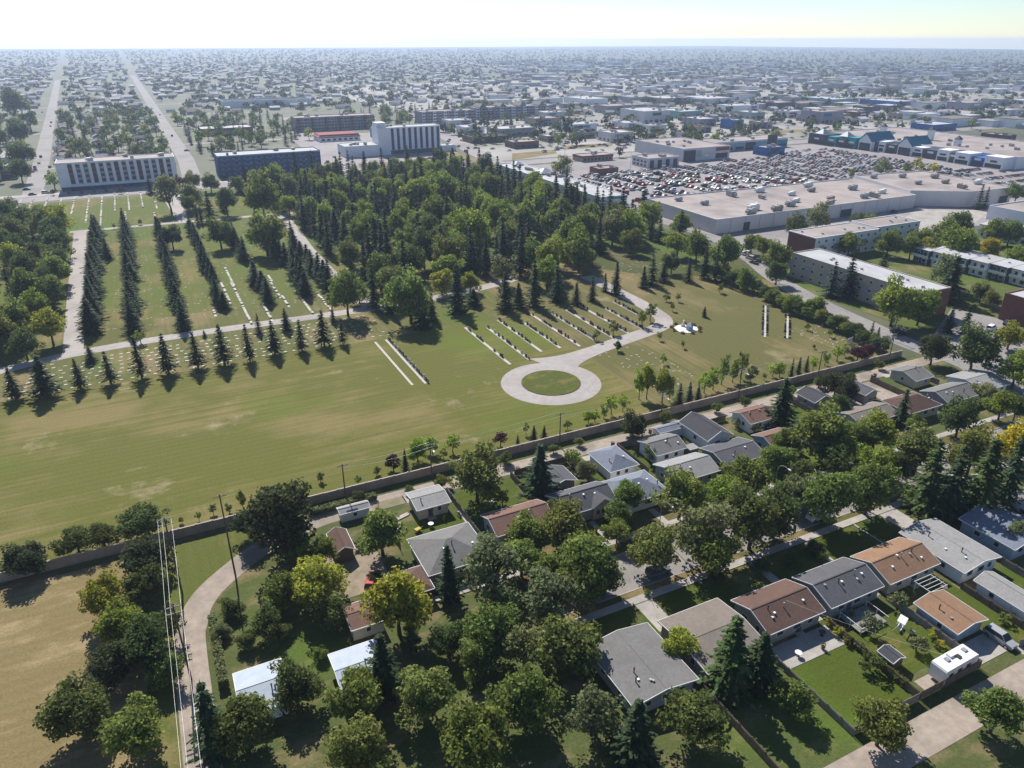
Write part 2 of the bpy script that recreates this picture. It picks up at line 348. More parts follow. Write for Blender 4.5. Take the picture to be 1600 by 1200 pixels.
for y in (79.25, 88.35):
    b = MB(); b.box(46, 211, y - .11, y + .11, 0, .17); struct('kerb', b.mesh('kerb', concM))
rect('back_lane', 35, 210, 35.5, 40.5, laneM, .05)
rect('cross_street', 211.5, 220, 20, 128, asphM, .055)
sheet('side_street', GP([(1440, 549), (1487, 482), (1560, 498), (1600, 520), (1600, 640), (1530, 600), (1500, 575)]), asphM, .05)
road('side_street', [(203, 122), (202.8, 135), (204.5, 150), (208, 175), (215.5, 203), (228, 232), (236, 258), (240, 300), (241, 330)], 8.5, asphM, .06, smooth=True)
# shopping side
sheet('car_park', [(238, 262), (244, 236), (330, 236), (440, 215), (640, 215), (640, 500), (231, 500), (232, 320)], lotM, .03)
sheet('loading_apron', GP([(1436, 322), (1400, 352), (1330, 360), (1375, 372), (1450, 360), (1520, 352), (1545, 330)]), concM, .05)
sheet('apartment_grounds', [(214, 128), (330, 120), (420, 190), (330, 236), (244, 236), (232, 232), (214, 195)], turf('apartment_lawn', (0.11, 0.14, 0.035), (0.22, 0.19, 0.09), (0.26, 0.22, 0.14), 0.45, False, 0.15, 0.06), .025)
rect('avenue', -420, 900, 506, 526, lotM, .06)
sheet('commercial_ground', [(236, 530), (1600, 530), (1600, 1600), (340, 1600), (300, 800)], pm('commercial_ground', (0.33, 0.31, 0.295), (0.24, 0.225, 0.205), 0.02, c3=(0.15, 0.15, 0.08), scale3=0.012, amt3=0.9), .03)
sheet('commercial_ground', [(120, 530), (228, 530), (262, 720), (230, 760), (135, 760)], lotM, .03)
road('commercial_road', [(234, 480), (243, 520), (262, 640), (274, 714), (338, 1011), (420, 1300)], 15, lotM, .07)
road('cross_road', [(-60.5, 525), (-66, 680), (-99, 1422), (-130, 2100)], 11, asphM, .05)
road('cross_road', [(30, 525), (34, 640), (33, 1437), (30, 2300)], 12, asphM, .05)
road('cross_road', [(130, 525), (147, 695), (165, 860), (170, 960)], 13, lotM, .05)
for x0_, x1_, y_ in ((-420, 24, 640), (-420, 130, 745), (-420, 130, 893), (-420, 150, 1050), (-420, 160, 1240), (300, 1300, 760), (320, 1400, 905), (380, 1500, 1100)): rect('far_street', x0_, x1_, y_ - 4.5, y_ + 4.5, asphM, .062)
for x0_ in (-165, -235): road('far_street', [(x0_, 530), (x0_ - 8, 700), (x0_ - 60, 1800)], 9, asphM, .058)
for x0_ in (470, 640, 860): road('far_street', [(x0_, 530), (x0_ + 10, 1000), (x0_ + 20, 1600)], 11, asphM, .058)
sheet('cemetery_edge', [(-420, 526), (118, 526), (122, 533), (-420, 533)], concM, .07)
for q_ in ([(700, 236), (800, 262), (800, 269), (690, 243)], [(800, 240), (868, 234), (870, 240), (800, 250)], [(880, 228), (960, 223), (955, 228), (882, 234)], [(560, 256), (690, 250), (690, 256), (560, 262)], [(1320, 205), (1440, 208), (1436, 213), (1318, 209)], [(1460, 212), (1560, 218), (1556, 222), (1458, 216)], [(860, 176), (920, 170), (925, 180), (865, 184)], [(980, 208), (1040, 206), (1042, 211), (982, 213)], [(1180, 206), (1260, 202), (1262, 206), (1182, 210)]): sheet('grass_verge', GP(q_), hayM, .095)
sheet('infield_grass', GP([(1500, 186), (1545, 172), (1600, 169), (1600, 196), (1560, 203)]), turf('infield', (0.17, 0.18, 0.07), (0.26, 0.22, 0.11), (0.3, 0.25, 0.15), 0.5, True, 0.2, 0.02), .05)
road('race_track', GP([(1640, 176), (1600, 180), (1585, 186), (1590, 194), (1640, 201)]), 14, lotM, .09, smooth=True)

# ------------------------------------------------------------------ the concrete wall between cemetery and lane
wallM = pm('wall_concrete', (0.40, 0.315, 0.25), (0.31, 0.245, 0.195), 0.9, c3=(0.22, 0.175, 0.14), scale3=0.25, amt3=0.6)
capM = pm('wall_cap', (0.40, 0.35, 0.30), (0.33, 0.285, 0.25), 1)
w = thing('boundary_wall', 'long pale concrete panel wall dividing the mown field from the back lane', 'wall', (0, 129.2, 0))
REFS.append(('the boundary wall', 60, 129))
x = -63.0
while x < 191.5:
    h = 1.95 + random.uniform(-.03, .03)
    bx('panel', w, x + .14, x + 2.86, -.09, .09, 0, h, wallM)
    c = bx('cap', w, x + .13, x + 2.87, -.15, .15, h + .002, h + .1, capM)
    bx('post', w, x - .16, x + .136, -.17, .17, 0, 2.14, wallM)
    x += 3.0

# ------------------------------------------------------------------ trees
def quads_mesh(name, P, A, B, mat):
    """n cards centred on P with half-axes A and B"""
    n = len(P); v = np.empty((n, 4, 3), np.float32)
    v[:, 0] = P - A - B; v[:, 1] = P + A - B * .6; v[:, 2] = P + A * .8 + B; v[:, 3] = P - A * .7 + B * .8
    me = bpy.data.meshes.new(name)
    me.vertices.add(n * 4); me.vertices.foreach_set('co', v.ravel())
    me.loops.add(n * 4); me.loops.foreach_set('vertex_index', np.arange(n * 4, dtype=np.int32))
    me.polygons.add(n); me.polygons.foreach_set('loop_start', np.arange(0, n * 4, 4, dtype=np.int32))
    me.polygons.foreach_set('loop_total', np.full(n, 4, np.int32))
    me.materials.append(mat); me.update(calc_edges=True); return me
def axes(nrm, size, rng):
    n = nrm / np.maximum(np.linalg.norm(nrm, axis=1, keepdims=True), 1e-6)
    r = rng.normal(size=n.shape); a = np.cross(n, r); a /= np.maximum(np.linalg.norm(a, axis=1, keepdims=True), 1e-6)
    b = np.cross(n, a); s = size[:, None]
    return a * s, b * s * rng.uniform(.55, 1, (len(n), 1))
def crown_cards(seed, nc, per, leaf, zr=0.95, holes=0.0):
    rng = np.random.default_rng(seed)
    d = rng.normal(size=(nc, 3)); d /= np.linalg.norm(d, axis=1, keepdims=True)
    d[:, 2] = np.where(d[:, 2] < -.7, -d[:, 2], d[:, 2])
    rr = rng.uniform(.35, 1.0, nc) ** .6 * .80
    ph = rng.uniform(0, 6.28, 4)
    wob = 1 + .22 * np.sin(3 * np.arctan2(d[:, 1], d[:, 0]) + ph[0]) + .17 * np.sin(2 * np.arctan2(d[:, 1], d[:, 0]) + ph[1] + 3 * d[:, 2])
    C = d * (rr * wob)[:, None]; C[:, 2] *= zr
    cr = rng.uniform(.13, .36, nc)
    P = []; Nn = []
    for c, r in zip(C, cr):
        k = int(per * (r / .26) ** 2 * rng.uniform(.7, 1.2))
        q = rng.normal(size=(k, 3)); q /= np.linalg.norm(q, axis=1, keepdims=True)
        rad = r * rng.uniform(.55, 1.08, (k, 1))
        p = c + q * rad * np.array([1.1, 1.1, .8]); P.append(p); Nn.append(q * .7 + rng.normal(size=(k, 3)) * .55 + np.array([0, 0, .35]))
    k = int(nc * per * .10)              # leaves deep inside, so that the crown is not hollow
    q = rng.normal(size=(k, 3)); q /= np.linalg.norm(q, axis=1, keepdims=True); q *= rng.uniform(.1, .72, (k, 1)); q[:, 2] *= zr
    P.append(q); Nn.append(rng.normal(size=(k, 3)))
    P = np.concatenate(P); Nn = np.concatenate(Nn)
    s = rng.uniform(.45, 1.4, len(P)) * leaf
    A, B = axes(Nn, s, rng)
    return P, A, B, C
CZ = 1.12
def broadleaf(seed, nc=60, per=95, leaf=.044, zr=.92, bare=False):
    P, A, B, C = crown_cards(seed, nc, per, leaf, zr)
    P[:, 2] += CZ
    crown = quads_mesh('crown', P, A, B, leafM)
    b = MB(); rnd = random.Random(seed)
    top = Vector((rnd.uniform(-.05, .05), rnd.uniform(-.05, .05), .5))
    b.path([(0, 0, -.02), (.01, 0, .3), top], [.075, .055, .05], 7)
    for c in C[::3]:
        e = Vector((c[0] * .9, c[1] * .9, c[2] * .9 + CZ)); m = top.lerp(e, .5) + Vector((0, 0, .08))
        b.path([top, m, e], [.032, .02, .008], 4)
    return b.mesh('trunk', barkM), crown
BROAD = [broadleaf(11 + i, nc=58 + 5 * i % 20, zr=(.85, .95, 1.05, .9, 1.0, .8)[i % 6]) for i in range(9)]
AIRY = [broadleaf(51 + i, nc=46, per=62, leaf=.046, zr=1.0) for i in range(3)]
SMALL = [broadleaf(71 + i, nc=16, per=40, leaf=.085, zr=1.05) for i in range(4)]
FAR = [broadleaf(91 + i, nc=22, per=26, leaf=.085, zr=1.0) for i in range(4)]
def spruce_mesh(seed, whorls=19, dense=1.0, card=.040, z0=.10):
    """tiers of drooping branches of unequal length round a straight stem; unit height, unit width"""
    rng = np.random.default_rng(seed); P = []; A = []; B = []
    ph = rng.uniform(0, 6.28, 3)
    for i in range(whorls):
        t = (i + rng.uniform(-.25, .25)) / whorls; z = z0 + (.985 - z0) * t
        base = .5 * (1 - t) ** .92 + .012
        if t < .12: base *= .78 + 1.8 * t
        nb = max(5, int((10 - 4 * t) * dense)); a0 = rng.uniform(0, 6.28)
        for k in range(nb):
            a = a0 + 6.283 * k / nb + rng.uniform(-.3, .3)
            L = base * rng.uniform(.62, 1.16) * (1 + .13 * math.sin(2 * a + ph[0] + 4 * t)); zb = z + rng.uniform(-.012, .012)
            m = max(3, int(13 * L / .5 * dense) + 2)
            for j in range(m):
                u = (j + rng.uniform(.1, .9)) / m
                rr = L * (.10 + .90 * u); dz = -.075 * u * (1 - t) + .03 * u * u * (1 - t)
                wid = .085 * (1 - t * .6) * (1.05 - .75 * u); lat = rng.uniform(-1, 1) * wid
                p = (rr * math.cos(a) - lat * math.sin(a), rr * math.sin(a) + lat * math.cos(a), zb + dz - abs(lat) * .12 + rng.uniform(-.006, .006))
                s = card * rng.uniform(.6, 1.25) * (1.1 - .4 * u)
                P.append(p); A.append(np.array([math.cos(a), math.sin(a), -.25 + rng.uniform(-.3, .2)]) * s * 1.3); B.append(np.array([-math.sin(a), math.cos(a), rng.uniform(-.5, .5)]) * s * .75)
    P = np.array(P); A = np.array(A); B = np.array(B)
    A[:, 2] *= .5; B[:, 2] *= .5
    crown = quads_mesh('crown', P, A, B, needleM)
    b = MB(); b.path([(0, 0, -.01), (0, 0, .35), (0, 0, .985)], [.04, .03, .004], 6)
    return b.mesh('trunk', barkM), crown
SPRUCE = [spruce_mesh(3 + i, 17 + 2 * (i % 3), 1.0 + .12 * (i % 2), z0=.05 + .02 * (i % 3)) for i in range(6)]
LONE = [spruce_mesh(43 + i, 15 + i % 2, .95, z0=.15) for i in range(4)]
THIN = [spruce_mesh(23 + i, 14, .8, .055) for i in range(3)]
def plant_tree(name, kind, loc, sx, sz, col, label, cat='tree', group=None, rz=None, bare=False):
    tr, cr = kind
    o = thing(name, label, cat, loc, random.uniform(0, 6.28) if rz is None else rz, group, (sx, sx, sz))
    ob('trunk', tr, o)
    c = ob('crown', cr, o); c.color = (*col, 1)
    return o
def vary(c, k=.16):
    f = 1 + random.uniform(-k, k); g = random.uniform(-.08, .08)
    return (c[0] * f * (1 + g), c[1] * f, c[2] * f * (1 - g))
GREEN = {'dark green': (0.115, 0.150, 0.046), 'mid green': (0.180, 0.228, 0.055), 'fresh green': (0.235, 0.290, 0.050), 'bright green': (0.29, 0.40, 0.045),
         'olive': (0.200, 0.222, 0.058), 'yellow-green': (0.320, 0.335, 0.050), 'golden': (0.42, 0.37, 0.035), 'grey-green': (0.215, 0.240, 0.105),
         'maroon': (0.095, 0.040, 0.046), 'blackish green': (0.070, 0.088, 0.038)}
NEEDLE = {'dark': (0.040, 0.064, 0.028), 'blue': (0.058, 0.088, 0.068), 'green': (0.056, 0.086, 0.026)}
PENDING = []       # trees whose label is worded once every neighbour is known
def tree(px, py, d, col, kind=None, tall=1.0, name='broadleaf_tree', label=None, group=None, cat='tree', ref=None):
    """a broadleaf tree from where its crown is centred in the photograph and how wide it is there"""
    p = G(px, py, 6)
    for _ in range(4):
        rad = d / 2 * depth(p) / FPX * (.99 if d > 34 else 1.08)
        p = G(px, py, CZ * rad * tall)
    k = kind or (SMALL if rad < 2.3 else BROAD)
    o = plant_tree(name, random.choice(k), (p.x, p.y, .02), rad, rad * tall, vary(GREEN[col]), label or '', cat, group)
    if not label: PENDING.append((o, col, {'broadleaf_tree': 'broadleaf tree', 'young_tree': 'young tree', 'shrub': 'rounded shrub'}.get(name, name.replace('_', ' ')), p.x, p.y, ref))
    return o
def spruce(px, py, top, wpx, col='dark', label=None, group=None, kind=None, name='spruce_tree', ref=None, hmin=0):
    p = G(px, py); h = max(height_to(p, top), hmin); wd_ = wpx * depth(p) / FPX * (1.0 if kind else 1.45)
    o = plant_tree(name, random.choice(kind or SPRUCE), (p.x, p.y, .02), wd_, h, vary(NEEDLE[col], .12), label or '', 'spruce', group)
    if not label: PENDING.append((o, {'dark': 'dark', 'blue': 'bluish', 'green': 'green'}[col], 'spruce', p.x, p.y, ref))
    return o

# spruces standing free along the edge of the mown field
for i, (px, py, t, wpx) in enumerate([(25, 624, 573, 32), (74, 619, 553, 50), (127, 608, 558, 27), (174, 600, 546, 27), (222, 591, 522, 28), (264, 584, 518, 34), (310, 576, 516, 30),
                                      (351, 570, 504, 34), (391, 565, 503, 25), (430, 554, 498, 30), (472, 549, 497, 24), (507, 541, 482, 30), (536, 538, 497, 18)]):
    lab = nth(i + 1) + ' spruce from the left in the single row edging the mown field'
    spruce(px, py, t, wpx * 1.3, 'dark', lab, 'spruces along the mown field', LONE)
for (px, py, t, wpx, lab) in [(143, 566, 540, 20, 'squat dark spruce bush at the junction of the cemetery roads'), (448, 516, 480, 18, 'slim spruce standing between the cemetery road and the flat markers'),
                              (405, 521, 488, 13, 'very slim spruce by the cemetery road above the row of field spruces'), (320, 527, 515, 7, 'tiny spruce sapling in the flat markers by the cemetery road'),
                              (521, 505, 478, 9, 'thin young spruce beside the wide tree at the cemetery road')]:
    spruce(px, py, t, wpx, 'dark', lab)
# tight spruce rows running away between the grave lawns
ROWS = [(-23.5, 249, 408, 9.0, 11, .7), (-11, 251, 406, 7.8, 10.5, .6), (3, 246, 396, 6.8, 10.0, .6), (17, 262, 390, 6.6, 10.0, .9), (32, 262, 385, 7.6, 11, 1.2), (47, 264, 384, 8.6, 12, 1.5), (54.5, 266, 340, 8.5, 11.5, 1.4)]
for r, (x, y0, y1, wd_, h, j) in enumerate(ROWS):
    y = y0; i = 1
    while y < y1:
        if random.random() > .05 and not (r in (3, 4) and 300 < y < 322 and random.random() < .6):
            plant_tree('hedgerow_spruce', random.choice(SPRUCE), (x + random.uniform(-j, j), y, .02), wd_ * random.uniform(.8, 1.2), h * random.uniform(.66, 1.18), vary(NEEDLE['dark'], .3),
                       'dark spruce, %s from the near end of the %s spruce row across the grave lawns' % (nth(i), nth(r + 1)), 'spruce', 'spruces in rows between the grave lawns')
            i += 1
        y += random.uniform(5.4, 7.6) if r < 3 else random.uniform(6.4, 9)
plant_tree('spruce_tree', SPRUCE[1], (-19, 352, .02), 6.5, 9.5, NEEDLE['dark'], 'lone spruce just outside the first spruce row by the road', 'spruce')
for px, py, d, c, tall in [(267, 368, 36, 'blackish green', 1.1), (342, 364, 46, 'dark green', 1.0), (262, 300, 48, 'grey-green', 1.25), (413, 362, 62, 'olive', 1.1), (408, 305, 62, 'mid green', 1.15),
                           (300, 305, 38, 'grey-green', 1.0), (352, 312, 40, 'dark green', 1.1), (218, 526, 20, 'fresh green', 1.0), (540, 455, 62, 'mid green', 1.2), (640, 462, 76, 'mid green', 1.1), (612, 440, 60, 'olive', 1.1),
                           (294, 318, 22, 'mid green', 1.2), (178, 353, 6, 'mid green', 1.3), (219, 346, 7, 'mid green', 1.3), (328, 285, 26, 'dark green', 1.0), (300, 282, 26, 'olive', 1.0)]:
    tree(px, py, d, c, AIRY if c == 'grey-green' and d > 40 else None, tall, ref='the grave lawns')
for px, py, t, wpx in [(236, 302, 272, 14), (310, 352, 320, 9), (316, 350, 318, 9), (330, 348, 296, 22), (350, 330, 300, 14), (296, 355, 343, 16), (362, 316, 280, 12), (375, 300, 272, 14), (430, 310, 268, 14), (445, 305, 262, 15), (462, 300, 258, 16), (480, 330, 275, 17)]:
    spruce(px, py, t, wpx, ref='the grave lawns')
REFS.append(('the grave lawns', 20, 430))

# the wood left of the cemetery road
def inside(p, poly):
    c = False; n = len(poly)
    for i in range(n):
        (x1, y1), (x2, y2) = poly[i], poly[i - 1]
        if (y1 > p[1]) != (y2 > p[1]) and p[0] < (x2 - x1) * (p[1] - y1) / (y2 - y1) + x1: c = not c
    return c
def scatter(poly, gap, seed, tries=6000, avoid=()):
    rnd = random.Random(seed); xs = [p[0] for p in poly]; ys = [p[1] for p in poly]; out = []
    for _ in range(tries):
        p = (rnd.uniform(min(xs), max(xs)), rnd.uniform(min(ys), max(ys)))
        if inside(p, poly) and all((p[0] - q[0]) ** 2 + (p[1] - q[1]) ** 2 > gap * gap for q in out) and not any(inside(p, a) for a in avoid): out.append(p)
    return out
fixed = [(52, 475, 46, 'fresh green'), (20, 400, 40, 'yellow-green'), (90, 345, 44, 'yellow-green'), (75, 508, 56, 'yellow-green'), (85, 420, 52, 'mid green'), (40, 450, 55, 'mid green'), (20, 500, 60, 'olive'), (78, 455, 48, 'mid green'), (35, 535, 50, 'dark green')]
LW = []
for px, py, d, c in fixed:
    o = tree(px, py, d, c, None, 1.1, ref='the wood left of the cemetery road'); LW.append((o.location.x, o.location.y))
REFS.append(('the wood left of the cemetery road', -50, 330))
for (x, y) in scatter([(-72, 470), (-52, 452), (-37, 400), (-36, 262), (-40, 246), (-62, 240), (-85, 300), (-85, 460)], 9.5, 4):
    if all((x - a) ** 2 + (y - c) ** 2 > 30 for a, c in LW):
        if random.random() < .3:
            plant_tree('spruce_tree', random.choice(SPRUCE), (x, y, .02), random.uniform(5.5, 7), random.uniform(10, 14), vary(NEEDLE['dark']), '@dark spruce in the wood left of the cemetery road', 'spruce', 'spruces in the wood left of the cemetery road')
        else:
            s = random.uniform(4.6, 6.4)
            plant_tree('broadleaf_tree', random.choice(BROAD), (x, y, .02), s, s * random.uniform(.95, 1.15), vary(GREEN[random.choice(['dark green', 'mid green', 'olive', 'dark green'])]), '@leafy tree in the wood left of the cemetery road', 'tree', 'broadleaf trees in the wood left of the cemetery road')
# the central wood
CW = []
for px, py, d, c, tall in [(600, 295, 42, 'fresh green', 1.1), (625, 345, 46, 'fresh green', 1.1), (650, 300, 55, 'fresh green', 1.1), (690, 292, 60, 'fresh green', 1.0), (735, 360, 66, 'fresh green', 1.15), (780, 335, 50, 'fresh green', 1.2),
                           (540, 302, 40, 'mid green', 1.15), (680, 330, 55, 'mid green', 1.1), (770, 295, 48, 'mid green', 1.1), (545, 395, 44, 'olive', 1.0), (580, 355, 46, 'mid green', 1.1), (700, 395, 55, 'olive', 1.1),
                           (855, 425, 48, 'fresh green', 1.05), (905, 395, 52, 'mid green', 1.1), (870, 395, 48, 'yellow-green', 1.0), (890, 370, 55, 'mid green', 1.15), (920, 350, 44, 'mid green', 1.1), (865, 345, 46, 'mid green', 1.2), (1060, 380, 42, 'fresh green', 1.0),
                           (1090, 385, 46, 'mid green', 1.1), (1135, 395, 50, 'mid green', 1.3), (1050, 410, 30, 'dark green', 1.0), (640, 405, 58, 'dark green', 1.0), (795, 365, 40, 'olive', 1.1), (785, 420, 48, 'grey-green', 1.1), (690, 440, 40, 'yellow-green', 1.0), (735, 440, 30, 'yellow-green', 1.0), (820, 310, 40, 'mid green', 1.1),
                           (958, 352, 52, 'grey-green', 1.1), (985, 375, 36, 'olive', 1.1), (560, 455, 36, 'mid green', 1.0)]:
    o = tree(px, py, d, c, AIRY if c == 'grey-green' else None, tall, ref='the cemetery wood'); CW.append((o.location.x, o.location.y))
REFS.append(('the cemetery wood', 150, 350))
for px, py, t, wpx in [(715, 488, 408, 34), (740, 478, 450, 24), (790, 485, 420, 30), (835, 478, 402, 28), (870, 470, 405, 26), (962, 460, 408, 20), (1018, 445, 395, 22), (1036, 440, 410, 18), (1005, 450, 415, 16), (585, 480, 400, 26), (610, 490, 430, 20), (660, 512, 460, 34), (675, 500, 455, 20),
                       (990, 365, 318, 16), (1016, 375, 332, 15), (1030, 378, 335, 14), (1100, 435, 385, 18), (1117, 440, 380, 16), (1075, 440, 400, 16), (945, 455, 425, 12), (925, 470, 430, 16), (900, 475, 440, 18), (810, 480, 440, 22), (760, 430, 370, 24), (690, 410, 340, 24)]:
    o = spruce(px, py, t, wpx, ref='the cemetery wood'); CW.append((o.location.x, o.location.y))
wood = [(67, 405), (66, 290), (72, 256), (100, 254), (118, 256), (140, 240), (148, 250), (165, 262), (190, 275), (222, 262), (222, 330), (212, 350), (208, 415), (212, 490), (200, 505), (70, 498), (50, 490), (57, 440)]
lawn = [(154, 225), (178, 225), (208, 250), (200, 272), (175, 262), (155, 250)]
n = 0
for (x, y) in scatter(wood, 8.9, 9, 12000, (lawn,)):
    if any((x - a) ** 2 + (y - c) ** 2 < 50 for a, c in CW) or abs(x - 151) < 5 and y < 300: continue
    left = (x - 60) / 170.0
    if random.random() < (.64 - .10 * left):
        h = random.uniform(15, 22)
        plant_tree('spruce_tree', random.choice(SPRUCE), (x, y, .02), random.uniform(8.6, 11.5), h, vary(NEEDLE['dark'], .2), '@tall dark spruce crowded into the cemetery wood', 'spruce', 'spruces filling the cemetery wood')
    else:
        s = random.uniform(4.6, 6.4)
        plant_tree('poplar_tree', random.choice(BROAD), (x, y, .02), s, s * random.uniform(1.05, 1.3), vary(GREEN[random.choice(['mid green', 'fresh green', 'fresh green', 'olive', 'mid green', 'fresh green', 'dark green'])], .25), '@leafy tree crowded into the cemetery wood', 'tree', 'broadleaf trees filling the cemetery wood')
    n += 1

# small planted trees beside the wall and over the far field
for px, py, d, c, tall in [(652, 703, 33, 'bright green', 1.1), (675, 694, 24, 'bright green', 1.2), (707, 692, 26, 'bright green', 1.15), (614, 722, 28, 'maroon', 1.0), (782, 685, 24, 'maroon', .95), (749, 697, 12, 'dark green', 1.0), (765, 695, 11, 'dark green', 1.0), (693, 708, 12, 'mid green', 1.3), (588, 735, 14, 'mid green', 1.1),
                           (822, 668, 10, 'fresh green', 2.2), (887, 663, 14, 'dark green', 1.1), (920, 650, 19, 'bright green', 1.1), (930, 650, 17, 'bright green', 1.1), (944, 642, 18, 'fresh green', 1.3), (956, 632, 23, 'bright green', 1.3), (974, 629, 19, 'bright green', 1.4), (1000, 600, 22, 'bright green', 2.0), (1013, 590, 27, 'yellow-green', 2.3), (1037, 598, 28, 'yellow-green', 2.1), (1047, 612, 16, 'bright green', 1.8),
                           (1102, 597, 24, 'bright green', 1.3), (1116, 591, 24, 'bright green', 1.4), (1130, 577, 24, 'mid green', 1.8), (1147, 578, 20, 'fresh green', 1.8), (1160, 568, 22, 'mid green', 1.9), (1175, 584, 20, 'dark green', 1.6), (1195, 588, 8, 'mid green', 1.4), (1209, 577, 18, 'bright green', 1.2), (1220, 576, 19, 'bright green', 1.3), (1272, 567, 15, 'bright green', 1.4), (1291, 559, 18, 'fresh green', 1.3), (1310, 551, 19, 'bright green', 1.2), (1321, 546, 15, 'fresh green', 1.2),
                           (1262, 510, 9, 'dark green', 1.2), (1297, 520, 10, 'fresh green', 1.2), (1272, 541, 6, 'dark green', 1.1), (932, 522, 12, 'mid green', 1.4), (959, 511, 15, 'mid green', 1.4), (966, 539, 15, 'dark green', 1.1), (1004, 497, 16, 'mid green', 1.5), (1017, 486, 20, 'mid green', 1.4), (1031, 525, 9, 'mid green', 1.4), (1067, 537, 8, 'fresh green', 1.6), (1037, 560, 11, 'fresh green', 1.5), (1051, 479, 9, 'mid green', 1.4), (1060, 464, 9, 'mid green', 1.4), (1042, 464, 12, 'dark green', 1.0), (1125, 450, 12, 'mid green', 1.1),
                           (332, 795, 14, 'dark green', 1.2), (357, 794, 14, 'dark green', 1.2), (377, 777, 17, 'mid green', 2.0), (310, 806, 10, 'mid green', 1.5), (283, 812, 9, 'mid green', 1.3), (560, 750, 12, 'mid green', 1.4), (500, 745, 14, 'dark green', 1.2)]:
    tree(px, py, d, c, SMALL if d < 26 else None, tall, name='young_tree')
for px, py, t, wpx in [(634, 737, 700, 12), (834, 687, 664, 11), (850, 684, 664, 10), (809, 695, 678, 7), (1061, 630, 597, 15), (1076, 627, 595, 13), (1090, 624, 600, 11), (1236, 587, 558, 9), (1247, 584, 556, 9), (1259, 580, 555, 9), (1100, 495, 478, 8), (1360, 528, 500, 10), (1370, 532, 510, 9)]:
    spruce(px, py, t, wpx, random.choice(['blue', 'dark']), name='young_spruce')
for px, py, d, c in [(1342, 551, 30, 'maroon'), (1356, 548, 22, 'maroon'), (1377, 536, 30, 'dark green'), (1237, 473, 30, 'fresh green'), (1275, 478, 34, 'fresh green'), (1312, 503, 26, 'olive'), (1337, 514, 28, 'dark green'), (1210, 462, 26, 'mid green'), (1255, 484, 22, 'dark green'), (1295, 495, 20, 'dark green'), (1185, 448, 22, 'mid green'), (1160, 440, 22, 'dark green'), (1198, 456, 24, 'dark green'), (1222, 469, 24, 'mid green'), (1245, 480, 24, 'dark green'), (1263, 488, 22, 'mid green'), (1285, 493, 24, 'olive'), (1303, 503, 24, 'dark green'), (1325, 512, 26, 'mid green'), (1350, 526, 26, 'dark green'), (1365, 532, 24, 'olive'), (1148, 432, 26, 'dark green'), (1130, 424, 28, 'mid green'),
                     (790, 716, 22, 'dark green'), (690, 752, 24, 'olive'), (640, 766, 16, 'mid green'), (865, 700, 18, 'mid green'), (1040, 650, 20, 'olive'), (1120, 636, 18, 'mid green'), (1165, 628, 18, 'dark green'), (1235, 612, 20, 'mid green'), (1330, 590, 20, 'dark green'), (1375, 570, 16, 'olive'), (905, 690, 16, 'olive'), (985, 672, 20, 'dark green'), (560, 775, 20, 'dark green'), (1280, 598, 18, 'olive')]:
    tree(px, py, d, c, BROAD, .85, name='shrub', cat='shrub')

